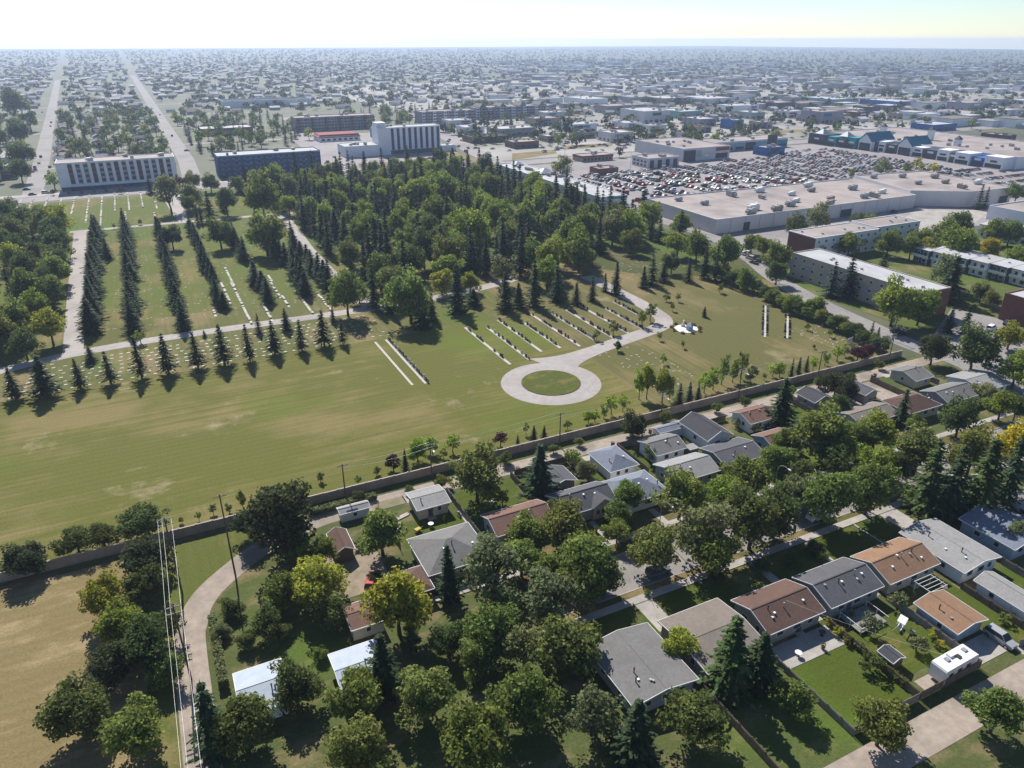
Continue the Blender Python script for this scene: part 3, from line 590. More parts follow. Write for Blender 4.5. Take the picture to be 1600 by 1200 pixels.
# residential trees: crown centre and width in the photograph
RES = [(440, 805, 122, 'blackish green', 1.0), (390, 815, 60, 'blackish green', 1), (460, 850, 60, 'mid green', 1.0), (505, 860, 48, 'mid green', 1.0), (745, 742, 92, 'olive', .95), (595, 830, 84, 'mid green', 1.0), (495, 908, 92, 'yellow-green', .95), (437, 925, 64, 'mid green', 1.0), (620, 940, 106, 'yellow-green', 1.15),
       (415, 975, 58, 'dark green', 1), (520, 960, 58, 'dark green', 1), (770, 890, 110, 'grey-green', 1.05), (825, 832, 66, 'mid green', 1), (880, 822, 88, 'olive', 1), (980, 772, 52, 'mid green', 1), (965, 802, 46, 'mid green', 1), (965, 829, 46, 'mid green', 1), (815, 868, 76, 'mid green', 1), (920, 872, 104, 'mid green', 1.05), (905, 912, 84, 'mid green', 1.1), (946, 905, 50, 'dark green', 1.2),
       (860, 938, 108, 'grey-green', 1.0), (1025, 858, 82, 'olive', 1.1), (1100, 826, 112, 'grey-green', 1.05), (1115, 862, 84, 'mid green', 1.05), (1065, 772, 84, 'mid green', 1.05), (1135, 770, 66, 'fresh green', .9), (1178, 812, 100, 'dark green', 1.05), (820, 1012, 82, 'grey-green', 1), (895, 1010, 112, 'olive', .95), (1065, 1005, 60, 'yellow-green', 1), (760, 990, 96, 'mid green', 1), (745, 1030, 70, 'mid green', 1),
       (1215, 798, 84, 'dark green', 1.1), (1295, 770, 92, 'mid green', 1.15), (1360, 763, 82, 'mid green', 1.1), (1250, 770, 60, 'grey-green', 1), (1405, 936, 30, 'grey-green', .9), (1362, 978, 36, 'grey-green', 1.0), (1362, 1034, 42, 'dark green', .8), (1435, 1004, 36, 'grey-green', .9), (1307, 600, 56, 'blackish green', .8), (1325, 612, 30, 'blackish green', 1.5), (1312, 632, 38, 'dark green', 1), (1460, 545, 52, 'blackish green', 1), (1525, 545, 72, 'dark green', 1.1),
       (1580, 525, 46, 'yellow-green', .9), (1590, 577, 60, 'fresh green', 1), (1370, 672, 68, 'fresh green', 1), (1290, 678, 96, 'mid green', .95), (1340, 685, 60, 'mid green', 1), (1502, 652, 62, 'dark green', 1.1), (1567, 632, 52, 'fresh green', 1), (1540, 612, 38, 'grey-green', 1), (1437, 702, 78, 'olive', 1.05), (1522, 705, 74, 'olive', 1.2), (1590, 690, 66, 'golden', 1.1), (1215, 722, 66, 'mid green', 1), (1365, 725, 64, 'fresh green', 1), (1430, 660, 30, 'mid green', 1),
       (1590, 635, 40, 'dark green', 1.2), (1170, 745, 70, 'mid green', 1), (895, 714, 30, 'fresh green', 1), (918, 734, 36, 'grey-green', .9), (1015, 708, 28, 'grey-green', 1.0), (990, 665, 44, 'blackish green', 1.1), (785, 776, 30, 'olive', 1), (700, 1000, 60, 'dark green', 1), (640, 1010, 36, 'dark green', .9), (1230, 690, 50, 'mid green', 1), (1310, 720, 60, 'dark green', 1), (1400, 728, 50, 'dark green', 1),
       (1240, 740, 60, 'dark green', 1), (1590, 832, 40, 'grey-green', 1.2), (1420, 770, 36, 'mid green', 1), (855, 890, 60, 'mid green', 1), (790, 940, 70, 'grey-green', 1),
       # beyond the dry field's edge
       (35, 875, 72, 'blackish green', .75), (118, 843, 62, 'dark green', .78), (160, 838, 50, 'dark green', .8), (222, 816, 80, 'dark green', .75), (228, 870, 84, 'blackish green', .85), (225, 915, 70, 'dark green', .9), (160, 935, 74, 'yellow-green', 1), (190, 975, 80, 'fresh green', .95), (250, 980, 60, 'dark green', 1), (225, 1010, 90, 'dark green', 1), (170, 1040, 80, 'blackish green', .9), (260, 1045, 60, 'mid green', .9),
       # gardens below the photograph's lower edge
       (560, 1080, 90, 'mid green', 1), (460, 1070, 80, 'dark green', 1), (660, 1085, 100, 'olive', 1), (820, 1090, 110, 'mid green', 1), (930, 1110, 90, 'grey-green', 1), (1090, 1120, 110, 'dark green', 1), (1240, 1090, 70, 'mid green', .9), (380, 1130, 100, 'dark green', 1), (740, 1150, 120, 'mid green', 1), (1380, 1130, 90, 'olive', 1), (120, 1110, 110, 'dark green', .9), (210, 1140, 100, 'mid green', .9), (1560, 1110, 90, 'mid green', 1), (560, 1170, 110, 'olive', 1)]
for px, py, d, c, tall in RES:
    tree(px, py, d, c, AIRY if c == 'grey-green' and d > 60 else None, tall * 1.0)
for px, py, t, wpx, c in [(843, 778, 690, 50, 'dark'), (702, 935, 848, 38, 'dark'), (1135, 1075, 958, 78, 'green'), (1182, 1070, 985, 60, 'dark'), (602, 1085, 985, 58, 'dark'), (1217, 668, 588, 44, 'dark'), (1405, 664, 605, 26, 'dark'), (1480, 520, 478, 20, 'dark'), (1505, 522, 475, 22, 'dark'), (1440, 800, 682, 60, 'green'), (1478, 805, 690, 56, 'dark'), (1522, 805, 678, 66, 'green'), (1562, 800, 676, 48, 'dark'),
                          (1297, 463, 405, 28, 'blue'), (1322, 466, 400, 32, 'blue'), (1378, 425, 392, 22, 'dark'), (1480, 470, 397, 44, 'dark'), (1527, 327, 285, 14, 'dark'), (1537, 326, 290, 12, 'dark'), (1402, 362, 342, 10, 'dark'), (340, 1180, 1060, 60, 'dark'), (990, 1190, 1090, 70, 'dark')]:
    spruce(px, py, t, wpx, c)
# trees about the apartment blocks
for px, py, d, c in [(1215, 400, 46, 'mid green'), (1215, 425, 36, 'dark green'), (1280, 338, 46, 'grey-green'), (1245, 352, 34, 'dark green'), (1328, 382, 34, 'mid green'), (1400, 472, 70, 'fresh green'), (1440, 478, 56, 'fresh green'), (1390, 378, 40, 'mid green'), (1440, 375, 44, 'mid green'), (1475, 365, 46, 'mid green'), (1500, 380, 54, 'fresh green'), (1455, 385, 36, 'yellow-green'), (1500, 352, 46, 'dark green'),
                     (1548, 388, 36, 'golden'), (1555, 360, 40, 'mid green'), (1580, 362, 40, 'mid green'), (1425, 385, 36, 'mid green'), (1595, 400, 34, 'fresh green'), (1480, 420, 56, 'grey-green'), (1550, 467, 26, 'olive'), (1175, 380, 28, 'fresh green'), (1195, 385, 34, 'mid green'), (1340, 347, 26, 'dark green'), (1360, 345, 22, 'mid green'), (1535, 455, 30, 'olive'), (1165, 435, 30, 'mid green')]:
    tree(px, py, d, c, AIRY if c == 'grey-green' else None, 1.05)
# car-park and avenue trees
for px, py, d, c in [(878, 262, 34, 'grey-green'), (1378, 262, 26, 'grey-green'), (1330, 270, 14, 'olive'), (1433, 255, 16, 'golden'), (1418, 265, 20, 'olive'), (1440, 262, 14, 'yellow-green'), (1460, 262, 16, 'golden'), (1090, 221, 20, 'dark green'), (1118, 218, 18, 'fresh green'), (872, 218, 18, 'mid green'), (894, 216, 16, 'mid green'), (885, 197, 26, 'blackish green'), (1590, 300, 30, 'mid green'), (968, 237, 14, 'maroon'), (1212, 210, 18, 'olive'),
                     (1020, 215, 14, 'mid green'), (1310, 200, 14, 'mid green'), (1520, 192, 14, 'olive'), (30, 265, 36, 'dark green'), (30, 240, 40, 'dark green'), (82, 280, 26, 'mid green'), (28, 205, 30, 'dark green'), (45, 188, 26, 'dark green'), (20, 160, 40, 'dark green'), (482, 208, 16, 'yellow-green'), (283, 290, 26, 'maroon'), (82, 300, 8, 'maroon'), (106, 301, 7, 'olive'), (126, 300, 8, 'maroon'), (148, 299, 5, 'olive'), (166, 297, 6, 'olive'), (188, 296, 10, 'maroon')]:
    tree(px, py, d, c, AIRY if c == 'grey-green' else (FAR if d < 30 else None), 1.05, name='street_tree')

# ------------------------------------------------------------------ houses
def shingle(name, c, k=.78, course=.055): return pm(name, c, tuple(x * k for x in c), 2.2, rough=0.95, spec=.15, c3=tuple(x * .7 for x in c), scale3=0.35, amt3=0.6, bump=.25, course=course)
ROOF = {'brown': shingle('brown_shingle', (0.135, 0.085, 0.07)), 'slate': shingle('slate_shingle', (0.115, 0.115, 0.125)), 'orange': shingle('orange_shingle', (0.27, 0.165, 0.105)),
        'pale': shingle('pale_shingle', (0.30, 0.295, 0.29), course=0), 'taupe': shingle('taupe_roofing', (0.215, 0.185, 0.16), course=0), 'grey': shingle('grey_shingle', (0.19, 0.185, 0.18), course=0), 'charcoal': shingle('charcoal_shingle', (0.075, 0.075, 0.085)),
        'bluegrey': shingle('bluegrey_shingle', (0.20, 0.22, 0.27)), 'rust': shingle('rust_shingle', (0.20, 0.12, 0.095)), 'metal': pm('metal_roof', (0.30, 0.34, 0.40), (0.25, 0.29, 0.35), .6, rough=.6, metal=.1)}
WALL = {'white': pm('white_siding', (0.76, 0.76, 0.77), (0.68, 0.68, 0.69), .8), 'cream': pm('cream_stucco', (0.50, 0.45, 0.36), (0.42, 0.38, 0.30), .8), 'grey': pm('grey_siding', (0.33, 0.34, 0.35), None, .8), 'beige': pm('beige_stucco', (0.42, 0.37, 0.31), None, .9),
        'blue': pm('pale_blue_siding', (0.36, 0.42, 0.50), None, .8), 'green': pm('sage_siding', (0.36, 0.42, 0.38), None, .8), 'brick': pm('brick_red', (0.20, 0.085, 0.06), (0.14, 0.06, 0.045), 1.5), 'brown': pm('brown_siding', (0.16, 0.11, 0.08), None, .8), 'dark': pm('dark_siding', (0.09, 0.09, 0.1), None, .8)}
def window(parent, face, c, z, w_, h, off, frame=trimM):
    """face 'y': on the wall at y=off looking to -y, centre x=c; 'x': on the wall at x=off looking to -x; 'X': looking to +x"""
    if face == 'y':
        f = bx('window', parent, c - w_ / 2, c + w_ / 2, off - .07, off + .02, z, z + h, frame); d = ((0, -.3, 0), (.84, .6, .8))
    elif face == 'x':
        f = bx('window', parent, off - .07, off + .02, c - w_ / 2, c + w_ / 2, z, z + h, frame); d = ((-.3, 0, 0), (.6, .84, .8))
    else:
        f = bx('window', parent, off - .02, off + .07, c - w_ / 2, c + w_ / 2, z, z + h, frame); d = ((.3, 0, 0), (.6, .84, .8))
    ob('pane', unit(glassM), f, d[0], 0, d[1]); return f
def house(name, label, r, roof, wall, kind='gable', axis='x', eave=2.8, rise=1.5, oh=.5, cat='house', ref=None, south=None, west=None, door=None, vents=3, group=None, trim=trimM, seed=None, fascia=True):
    x0, x1, y0, y1 = r; rnd = random.Random(seed if seed is not None else int(x0 * 31 + y0 * 7))
    o = thing(name, label, cat, ((x0 + x1) / 2, (y0 + y1) / 2, .02), 0, group)
    if ref: REFS.append((ref, (x0 + x1) / 2, (y0 + y1) / 2))
    hx, hy = (x1 - x0) / 2, (y1 - y0) / 2; wx, wy = hx - oh, hy - oh; T = .16
    wm, rm = WALL[wall], ROOF[roof]
    b = MB(); f = MB(); ft = .07
    def slope_z(d, half): return eave + rise * (1 - d / half)
    if kind == 'gable':
        if axis == 'x':
            e = slope_z(wy, hy) - T - .01; p = eave + rise - T - .01
            sec = [(-wy, 0), (wy, 0), (wy, e), (0, p), (-wy, e)]; w_ = MB(); i = 0
            w_.v = [(-wx, y, z) for y, z in sec] + [(wx, y, z) for y, z in sec]
            w_.f = [(4, 3, 2, 1, 0), (5, 6, 7, 8, 9)] + [(k, (k + 1) % 5, (k + 1) % 5 + 5, k + 5) for k in range(5)]; w_.m = [0] * 7
            for s in (-1, 1):
                b.hexa([(-hx, s * hy, eave - T), (hx, s * hy, eave - T), (hx, 0, eave + rise - T), (-hx, 0, eave + rise - T), (-hx, s * hy, eave), (hx, s * hy, eave), (hx, 0, eave + rise), (-hx, 0, eave + rise)] if s < 0 else
                       [(-hx, 0, eave + rise - T), (hx, 0, eave + rise - T), (hx, hy, eave - T), (-hx, hy, eave - T), (-hx, 0, eave + rise), (hx, 0, eave + rise), (hx, hy, eave), (-hx, hy, eave)])
                f.box(-hx - .02, hx + .02, s * (hy + .005) if s > 0 else s * (hy + .005 + ft), s * (hy + .005 + ft) if s > 0 else s * (hy + .005), eave - .2, eave + .01)
                for q in (-1, 1):
                    xa, xb = sorted((q * (hx + .004), q * (hx + .08)))
                    f.hexa([(xa, min(0, s * hy), (eave if s < 0 else eave + rise) - .2), (xb, min(0, s * hy), (eave if s < 0 else eave + rise) - .2), (xb, max(0, s * hy), (eave + rise if s < 0 else eave) - .2), (xa, max(0, s * hy), (eave + rise if s < 0 else eave) - .2),
                            (xa, min(0, s * hy), (eave if s < 0 else eave + rise) + .02), (xb, min(0, s * hy), (eave if s < 0 else eave + rise) + .02), (xb, max(0, s * hy), (eave + rise if s < 0 else eave) + .02), (xa, max(0, s * hy), (eave + rise if s < 0 else eave) + .02)])
        else:
            e = slope_z(wx, hx) - T - .01; p = eave + rise - T - .01
            sec = [(-wx, 0), (wx, 0), (wx, e), (0, p), (-wx, e)]; w_ = MB()
            w_.v = [(x, -wy, z) for x, z in sec] + [(x, wy, z) for x, z in sec]
            w_.f = [(0, 1, 2, 3, 4), (9, 8, 7, 6, 5)] + [((k + 1) % 5, k, k + 5, (k + 1) % 5 + 5) for k in range(5)]; w_.m = [0] * 7
            for s in (-1, 1):
                xa, xb = (-hx, 0) if s < 0 else (0, hx); za, zb = (eave, eave + rise) if s < 0 else (eave + rise, eave)
                b.hexa([(xa, -hy, za - T), (xb, -hy, zb - T), (xb, hy, zb - T), (xa, hy, za - T), (xa, -hy, za), (xb, -hy, zb), (xb, hy, zb), (xa, hy, za)])
                xe, xf = sorted((s * (hx + .005), s * (hx + .005 + ft))); f.box(xe, xf, -hy - .02, hy + .02, eave - .2, eave + .01)
                for q in (-1, 1):
                    ya, yb = sorted((q * (hy + .004), q * (hy + .08)))
                    f.hexa([(xa, ya, za - .2), (xb, ya, zb - .2), (xb, yb, zb - .2), (xa, yb, za - .2), (xa, ya, za + .02), (xb, ya, zb + .02), (xb, yb, zb + .02), (xa, yb, za + .02)])
    elif kind == 'hip':
        w_ = MB(); w_.box(-wx, wx, -wy, wy, 0, eave - .03)
        k = min(hx, hy) * .98
        ra, rb = ((-hx + k, 0, eave + rise), (hx - k, 0, eave + rise)) if hx >= hy else ((0, -hy + k, eave + rise), (0, hy - k, eave + rise))
        A_, B_, C_, D_ = (-hx, -hy, eave), (hx, -hy, eave), (hx, hy, eave), (-hx, hy, eave)
        if hx >= hy: b.quad(A_, B_, rb, ra); b.quad(C_, D_, ra, rb); b.poly([B_, C_, rb]); b.poly([D_, A_, ra])
        else: b.quad(B_, C_, rb, ra); b.quad(D_, A_, ra, rb); b.poly([A_, B_, ra]); b.poly([C_, D_, rb])
        b.quad(D_, C_, B_, A_)
        for s in (-1, 1):
            ya, yb = sorted((s * (hy + .004), s * (hy + .08))); f.box(-hx - .08, hx + .08, ya, yb, eave - .18, eave + .015)
            xa, xb = sorted((s * (hx + .004), s * (hx + .08))); f.box(xa, xb, -hy, hy, eave - .18, eave + .012)
    else:   # low single slab roof
        w_ = MB(); w_.box(-wx, wx, -wy, wy, 0, eave - .02)
        b.hexa([(-hx, -hy, eave), (hx, -hy, eave), (hx, hy, eave + rise * .15), (-hx, hy, eave + rise * .15), (-hx, -hy, eave + .25), (hx, -hy, eave + .25), (hx, hy, eave + .25 + rise * .15), (-hx, hy, eave + .25 + rise * .15)])
    ob('wall', w_.mesh(name + '_wall', wm), o)
    ro = ob('roof', b.mesh(name + '_roof', rm), o)
    if kind == 'gable':
        if axis == 'x': bx('ridge_cap', ro, -hx, hx, -.12, .12, eave + rise - .03, eave + rise + .035, rm)
        else: bx('ridge_cap', ro, -.12, .12, -hy, hy, eave + rise - .03, eave + rise + .035, rm)
    if f.v and fascia: ob('fascia', f.mesh(name + '_fascia', trim), o)
    def roof_z(x, y):
        if kind == 'gable': return eave + rise * (1 - (abs(y) / hy if axis == 'x' else abs(x) / hx))
        if kind == 'hip': return eave + rise * min(1, min(hx - abs(x), hy - abs(y)) / (min(hx, hy) * .98))
        return eave + .25 + rise * .15 * (y + hy) / (2 * hy)
    for i in range(vents):
        x = rnd.uniform(-.7, .7) * hx; y = -rnd.uniform(.1, .55) * hy if axis == 'x' else rnd.uniform(-.7, .7) * hy
        if axis != 'x': x = -rnd.uniform(.1, .6) * hx
        z = roof_z(x, y)
        if i % 3 == 0:
            bb = MB(); bb.tube((0, 0, -.2), (0, 0, .75), .09, .09, 8); bb.tube((0, 0, .75), (0, 0, .92), .16, .13, 8); ob('flue', bb.mesh('flue', darkM if rnd.random() < .5 else steelM), ro, (x, y, z))
        else:
            bb = MB(); bb.hexa([(-.15, -.15, -.15), (.15, -.15, -.15), (.15, .15, -.15), (-.15, .15, -.15), (-.12, -.12, .18), (.12, -.12, .18), (.12, .12, .18), (-.12, .12, .18)]); bb.box(-.18, .18, -.18, .18, .183, .23)
            ob('roof_vent', bb.mesh('roof_vent', whiteM if rnd.random() < .7 else steelM), ro, (x, y, z))
    S = south if south is not None else [(-.55, 1.5), (.1, 1.8), (.62, 1.1)]
    for c, ww in S: window(o, 'y', c * wx, eave * .36 + .05, ww, min(1.15, eave * .42), -wy)
    for c, ww in (west if west is not None else [(-.4, 1.0), (.35, 1.3)]): window(o, 'x', c * wy, eave * .36 + .05, ww, min(1.1, eave * .42), -wx)
    if door is not None:
        d = bx('door', o, door * wx - .48, door * wx + .48, -wy - .06, -wy + .02, .1, 2.15, WALL['dark']); bb = MB()
        ob('handle', unit(steelM), d, (.36, -.7, 0), 0, (.08, .5, .06))
        bx('step', o, door * wx - .8, door * wx + .8, -wy - 1.1, -wy - .065, 0, .18, concM)
    return o
HG = 'bungalows on the south side of the street'; NG = 'houses between the street and the back lane'; GG = 'back lane garages'
house('bungalow', 'bungalow with dark brown shingle roof and paved patio behind it', (72.8, 84.6, 59.2, 67.8), 'brown', 'beige', rise=1.55, ref='the brown-roofed bungalow', vents=5, door=.2, group=HG)
house('bungalow', 'bungalow with slate grey gable roof and a railed rear deck', (85.9, 98.0, 59.2, 67.6), 'slate', 'grey', rise=1.6, ref='the slate-roofed bungalow', vents=6, door=-.2, group=HG)
house('bungalow', 'bungalow with orange-brown weathered gable roof', (99.2, 111.8, 59.0, 67.2), 'orange', 'cream', rise=1.6, ref='the orange-roofed bungalow', vents=6, door=.1, group=HG)
house('bungalow', 'bungalow with wide pale grey low roof right of the orange-roofed one', (112.9, 123.0, 55.4, 68.2), 'pale', 'white', axis='y', rise=.9, ref='the pale low-roofed bungalow', vents=5, group=HG)
house('bungalow', 'blue-white bungalow under a tree-shaded pale roof', (126.9, 138.2, 55.5, 66.2), 'bluegrey', 'blue', axis='y', rise=1.3, ref='the blue-white bungalow', vents=3, group=HG)
house('bungalow', 'bungalow with grey roof beside tall dark spruces', (141.5, 153, 55.5, 67), 'grey', 'white', rise=1.6, vents=4, ref='the bungalow beside the tall spruces', group=HG)
house('bungalow', 'low bungalow with broad taupe flat-looking roof', (59.4, 71.2, 57.3, 69.2), 'taupe', 'beige', rise=.8, ref='the taupe-roofed bungalow', vents=1, group=HG)
house('bungalow', 'bungalow with shallow blue-grey roof partly shaded by a street tree', (46.5, 57.7, 57.2, 69.6), 'grey', 'grey', axis='y', rise=.8, ref='the shallow grey bungalow', vents=5, group=HG)
house('garage', 'detached garage with orange-brown roof and blue-grey walls', (99.1, 106.4, 46.8, 54.5), 'orange', 'blue', axis='y', eave=2.5, rise=.8, cat='garage', ref='the orange-roofed garage', vents=2, south=[], west=[(-.2, .9)], group=GG)
house('garage', 'long pale garage behind the low-roofed bungalow', (113.1, 118.2, 42.5, 53.8), 'pale', 'white', axis='y', eave=2.5, rise=1.0, cat='garage', ref='the long pale garage', vents=1, south=[], west=[(.5, .9)], group=GG)
house('garden_shed', 'small charcoal garden shed with a pale ridge', (86.0, 88.7, 47.6, 50.4), 'charcoal', 'brown', axis='y', eave=1.7, rise=.6, oh=.2, cat='shed', vents=0, south=[], west=[], ref='the charcoal shed')
# the row between the street and the lane
house('house', 'grey hip-roofed house beside a tall blackish spruce', (31.0, 43.0, 94.9, 106.2), 'grey', 'cream', 'hip', rise=2.1, ref='the grey hip-roofed house', vents=4, group=NG)
house('house', 'house with plain brown gable roof behind the street trees', (46.0, 58.2, 99.6, 107.2), 'rust', 'cream', rise=1.5, ref='the plain brown gabled house', vents=2, group=NG)
house('house', 'grey gabled house with a small cross gable over its front windows', (60.3, 72.2, 99.6, 107.6), 'slate', 'grey', rise=1.9, ref='the grey cross-gabled house', vents=3, south=[(-.5, 1.5)], group=NG)
g = MB(); g.hexa([(-2.6, -4.4, 2.75), (0, -4.4, 4.3), (0, -.6, 4.3), (-2.6, -3.0, 2.75), (-2.6, -4.4, 2.9), (0, -4.4, 4.45), (0, -.6, 4.45), (-2.6, -3.0, 2.9)])
g.hexa([(0, -4.4, 4.3), (2.6, -4.4, 2.75), (2.6, -3.0, 2.75), (0, -.6, 4.3), (0, -4.4, 4.45), (2.6, -4.4, 2.9), (2.6, -3.0, 2.9), (0, -.6, 4.45)])
hh = bpy.data.objects['house.002']; ob('porch_roof', g.mesh('porch_roof', ROOF['slate']), hh, (2.6, 0, 0))
g = MB(); g.poly([(-2.2, -4.0, 0), (2.2, -4.0, 0), (2.2, -4.0, 2.9), (0, -4.0, 4.25), (-2.2, -4.0, 2.9)]); g.quad((-2.2, -3.4, 0), (-2.2, -4.0, 0), (-2.2, -4.0, 2.9), (-2.2, -3.4, 2.9)); g.quad((2.2, -4.0, 0), (2.2, -3.4, 0), (2.2, -3.4, 2.9), (2.2, -4.0, 2.9))
ob('porch_front', g.mesh('porch_front', WALL['cream']), hh, (2.6, 0, 0))
for c in (-1.2, 0, 1.2): window(hh, 'y', 2.6 + c, 1.0, .95, 1.2, -4.0)
house('house', 'house with pale blue-grey hip roof edged in white', (72.9, 83.6, 97.8, 106.9), 'bluegrey', 'white', 'hip', rise=2.0, ref='the blue-grey hip-roofed house', vents=3, group=NG)
house('garage', 'square white garage with pale blue hip roof and two dark slot windows', (76.8, 84.2, 109.4, 118.6), 'bluegrey', 'white', 'hip', eave=2.6, rise=1.7, cat='garage', ref='the pale blue hip-roofed garage', vents=2, south=[(-.4, .9), (.25, .9)], west=[], group=GG)
house('garage', 'grey-roofed garage hidden under a dark tree by the lane', (89.4, 97.8, 110.3, 117.7), 'grey', 'white', axis='x', eave=2.8, rise=1.3, cat='garage', ref='the grey-roofed garage under a dark tree', vents=3, south=[(-.3, 1.2), (.4, 1.0)], group=GG)
house('garage', 'tall white garage with charcoal gable roof facing the gardens', (103.2, 110.7, 110.1, 120.6), 'charcoal', 'white', axis='y', eave=3.1, rise=1.9, cat='garage', ref='the tall white garage', vents=0, south=[(-.1, 1.5)], west=[(-.1, 1.1)], group=GG)
house('house', 'house with dark slate roof and bright white rake boards', (100.0, 111.3, 100.1, 109.0), 'slate', 'grey', rise=1.2, ref='the slate house with white rakes', vents=3, group=NG)
house('house', 'house with pale grey gable roof and tall flue', (86.6, 98.0, 99.6, 107.9), 'pale', 'grey', rise=1.5, ref='the pale grey gabled house', vents=3, group=NG)
house('garage', 'white garage with rosy brown roof by the lane', (118.0, 126.8, 112.5, 119.7), 'rust', 'white', eave=2.8, rise=1.3, cat='garage', ref='the rosy-roofed white garage', vents=3, south=[(-.2, .9)], west=[(-.3, .9)], group=GG)
house('house', 'pale blue house with reddish brown gable roof', (114.4, 122.8, 101.0, 108.4), 'rust', 'blue', rise=1.5, ref='the pale blue brown-roofed house', vents=2, group=NG)
house('garage', 'charcoal-roofed garage near the lane bend of parked bins', (140.8, 147.4, 114.4, 121.0), 'charcoal', 'grey', axis='y', eave=2.5, rise=1.3, cat='garage', ref='the charcoal-roofed garage', vents=0, south=[], west=[(0, .8)], group=GG)
house('garage', 'grey-roofed pale garage beside the lane mouth', (175.0, 182.3, 112.0, 120.5), 'grey', 'cream', axis='x', eave=2.5, rise=1.3, cat='garage', ref='the pale garage at the lane mouth', vents=1, south=[(.4, .9)], west=[(0, .9)], group=GG)
house('house', 'house with brick-red hip roof beside a slim spruce', (156.5, 168.2, 99.4, 107.8), 'brown', 'beige', 'hip', rise=2.0, ref='the brick-red hip-roofed house', vents=2, group=NG)
house('house', 'grey gabled house next to the brick-red hip roof', (170.0, 182.2, 99.0, 107.2), 'grey', 'grey', rise=1.6, ref='the grey gabled end house', vents=3, group=NG)
house('house', 'corner house with pale grey low roof by the side street', (184.6, 195.3, 99.6, 110.4), 'pale', 'white', axis='x', rise=1.2, ref='the corner house', vents=3, group=NG)
house('garage', 'small grey garage beside a parked boat trailer', (155.6, 161.2, 111.8, 118.6), 'slate', 'grey', axis='y', eave=2.5, rise=1.1, cat='garage', vents=0, south=[], west=[(0, .8)], ref='the small grey garage', group=GG)
house('house', 'tan low-roofed house behind a slim spruce', (141.0, 154, 100.5, 108.2), 'taupe', 'cream', rise=1.2, ref='the tan low-roofed house', vents=3, group=NG)
house('house', 'grey-roofed house almost hidden by broad trees', (126.5, 138, 100.6, 108.4), 'grey', 'white', rise=1.5, ref='the grey house hidden by trees', vents=3, group=NG)
house('garage', 'grey flat-gabled garage with a gravel pad on the lane', (35.7, 42.8, 114.1, 121.0), 'pale', 'cream', axis='x', eave=2.6, rise=.7, cat='garage', ref='the garage with a gravel pad', vents=1, south=[(.4, .9)], west=[], door=-.2, group=GG)
house('garden_shed', 'long low white shed below the hedge', (22.2, 28.2, 120.2, 122.9), 'pale', 'white', axis='x', eave=2.0, rise=.5, oh=.2, cat='shed', vents=0, south=[(0, .8)], west=[], ref='the long white shed')
house('garden_shed', 'narrow brown shed by the gravel yard', (18.4, 22.0, 108.4, 115.0), 'brown', 'brown', axis='y', eave=2.3, rise=1.0, oh=.3, cat='shed', vents=0, south=[], west=[], ref='the narrow brown shed')
house('garage', 'small brown hip-roofed garage between yellow tree and grey house', (24.8, 31.0, 92.0, 98.6), 'brown', 'brown', 'hip', eave=2.5, rise=1.4, cat='garage', vents=0, south=[], west=[], ref='the small brown hip-roofed garage', group=GG)
house('garden_shed', 'brown-roofed shed with pale wall half under the yellow tree', (16.0, 21.5, 88.6, 94.6), 'rust', 'cream', axis='x', eave=2.4, rise=.8, oh=.3, cat='shed', vents=0, south=[(0, .8)], west=[], ref='the pale-walled shed')
house('garage', 'garage with ribbed metal roof shaded by a spruce', (11.6, 18.8, 76.5, 85.2), 'metal', 'white', axis='x', eave=2.6, rise=.9, cat='garage', vents=1, south=[], west=[], ref='the metal-roofed garage', group=GG)
house('garage', 'pale metal-roofed garage at the bottom of the gravel lane', (-1.5, 5.2, 79, 87.6), 'metal', 'white', axis='x', eave=2.6, rise=.9, cat='garage', vents=1, south=[], west=[], ref='the lane-side metal garage', group=GG)
house('garden_shed', 'greenhouse-like shed with pale blue translucent roof panels', (97.0, 105.0, 119.3, 122.4), 'bluegrey', 'white', axis='x', eave=2.1, rise=.5, oh=.15, cat='shed', vents=0, south=[], west=[], ref='the blue-roofed shed')
house('garden_shed', 'tiny red shed with white flat roof in the green yard', (98.2, 100.8, 109.8, 112.2), 'pale', 'brick', 'flat', eave=2.0, rise=.2, oh=.15, cat='shed', vents=0, south=[], west=[], ref='the red shed')
house('garage', 'dark low garage at the foot of the tall blackish spruce', (63.4, 69.4, 110.2, 116.5), 'slate', 'dark', axis='y', eave=2.4, rise=1.0, cat='garage', vents=0, south=[], west=[(0, .8)], ref='the dark low garage', group=GG)
# across the back lane, mostly below the photograph
for i, (x0, c, wl) in enumerate([(30, 'grey', 'white'), (45, 'brown', 'cream'), (60, 'pale', 'grey'), (76, 'slate', 'white'), (92, 'orange', 'cream'), (108, 'grey', 'blue')]):
    house('bungalow', '%s-roofed bungalow, %s from the left beyond the southern back lane' % ({'pale': 'pale', 'slate': 'slate'}.get(c, c), nth(i + 1)), (x0, x0 + 11.5, 12, 20.5), c, wl, rise=1.6, vents=3, group='bungalows south of the back lane')

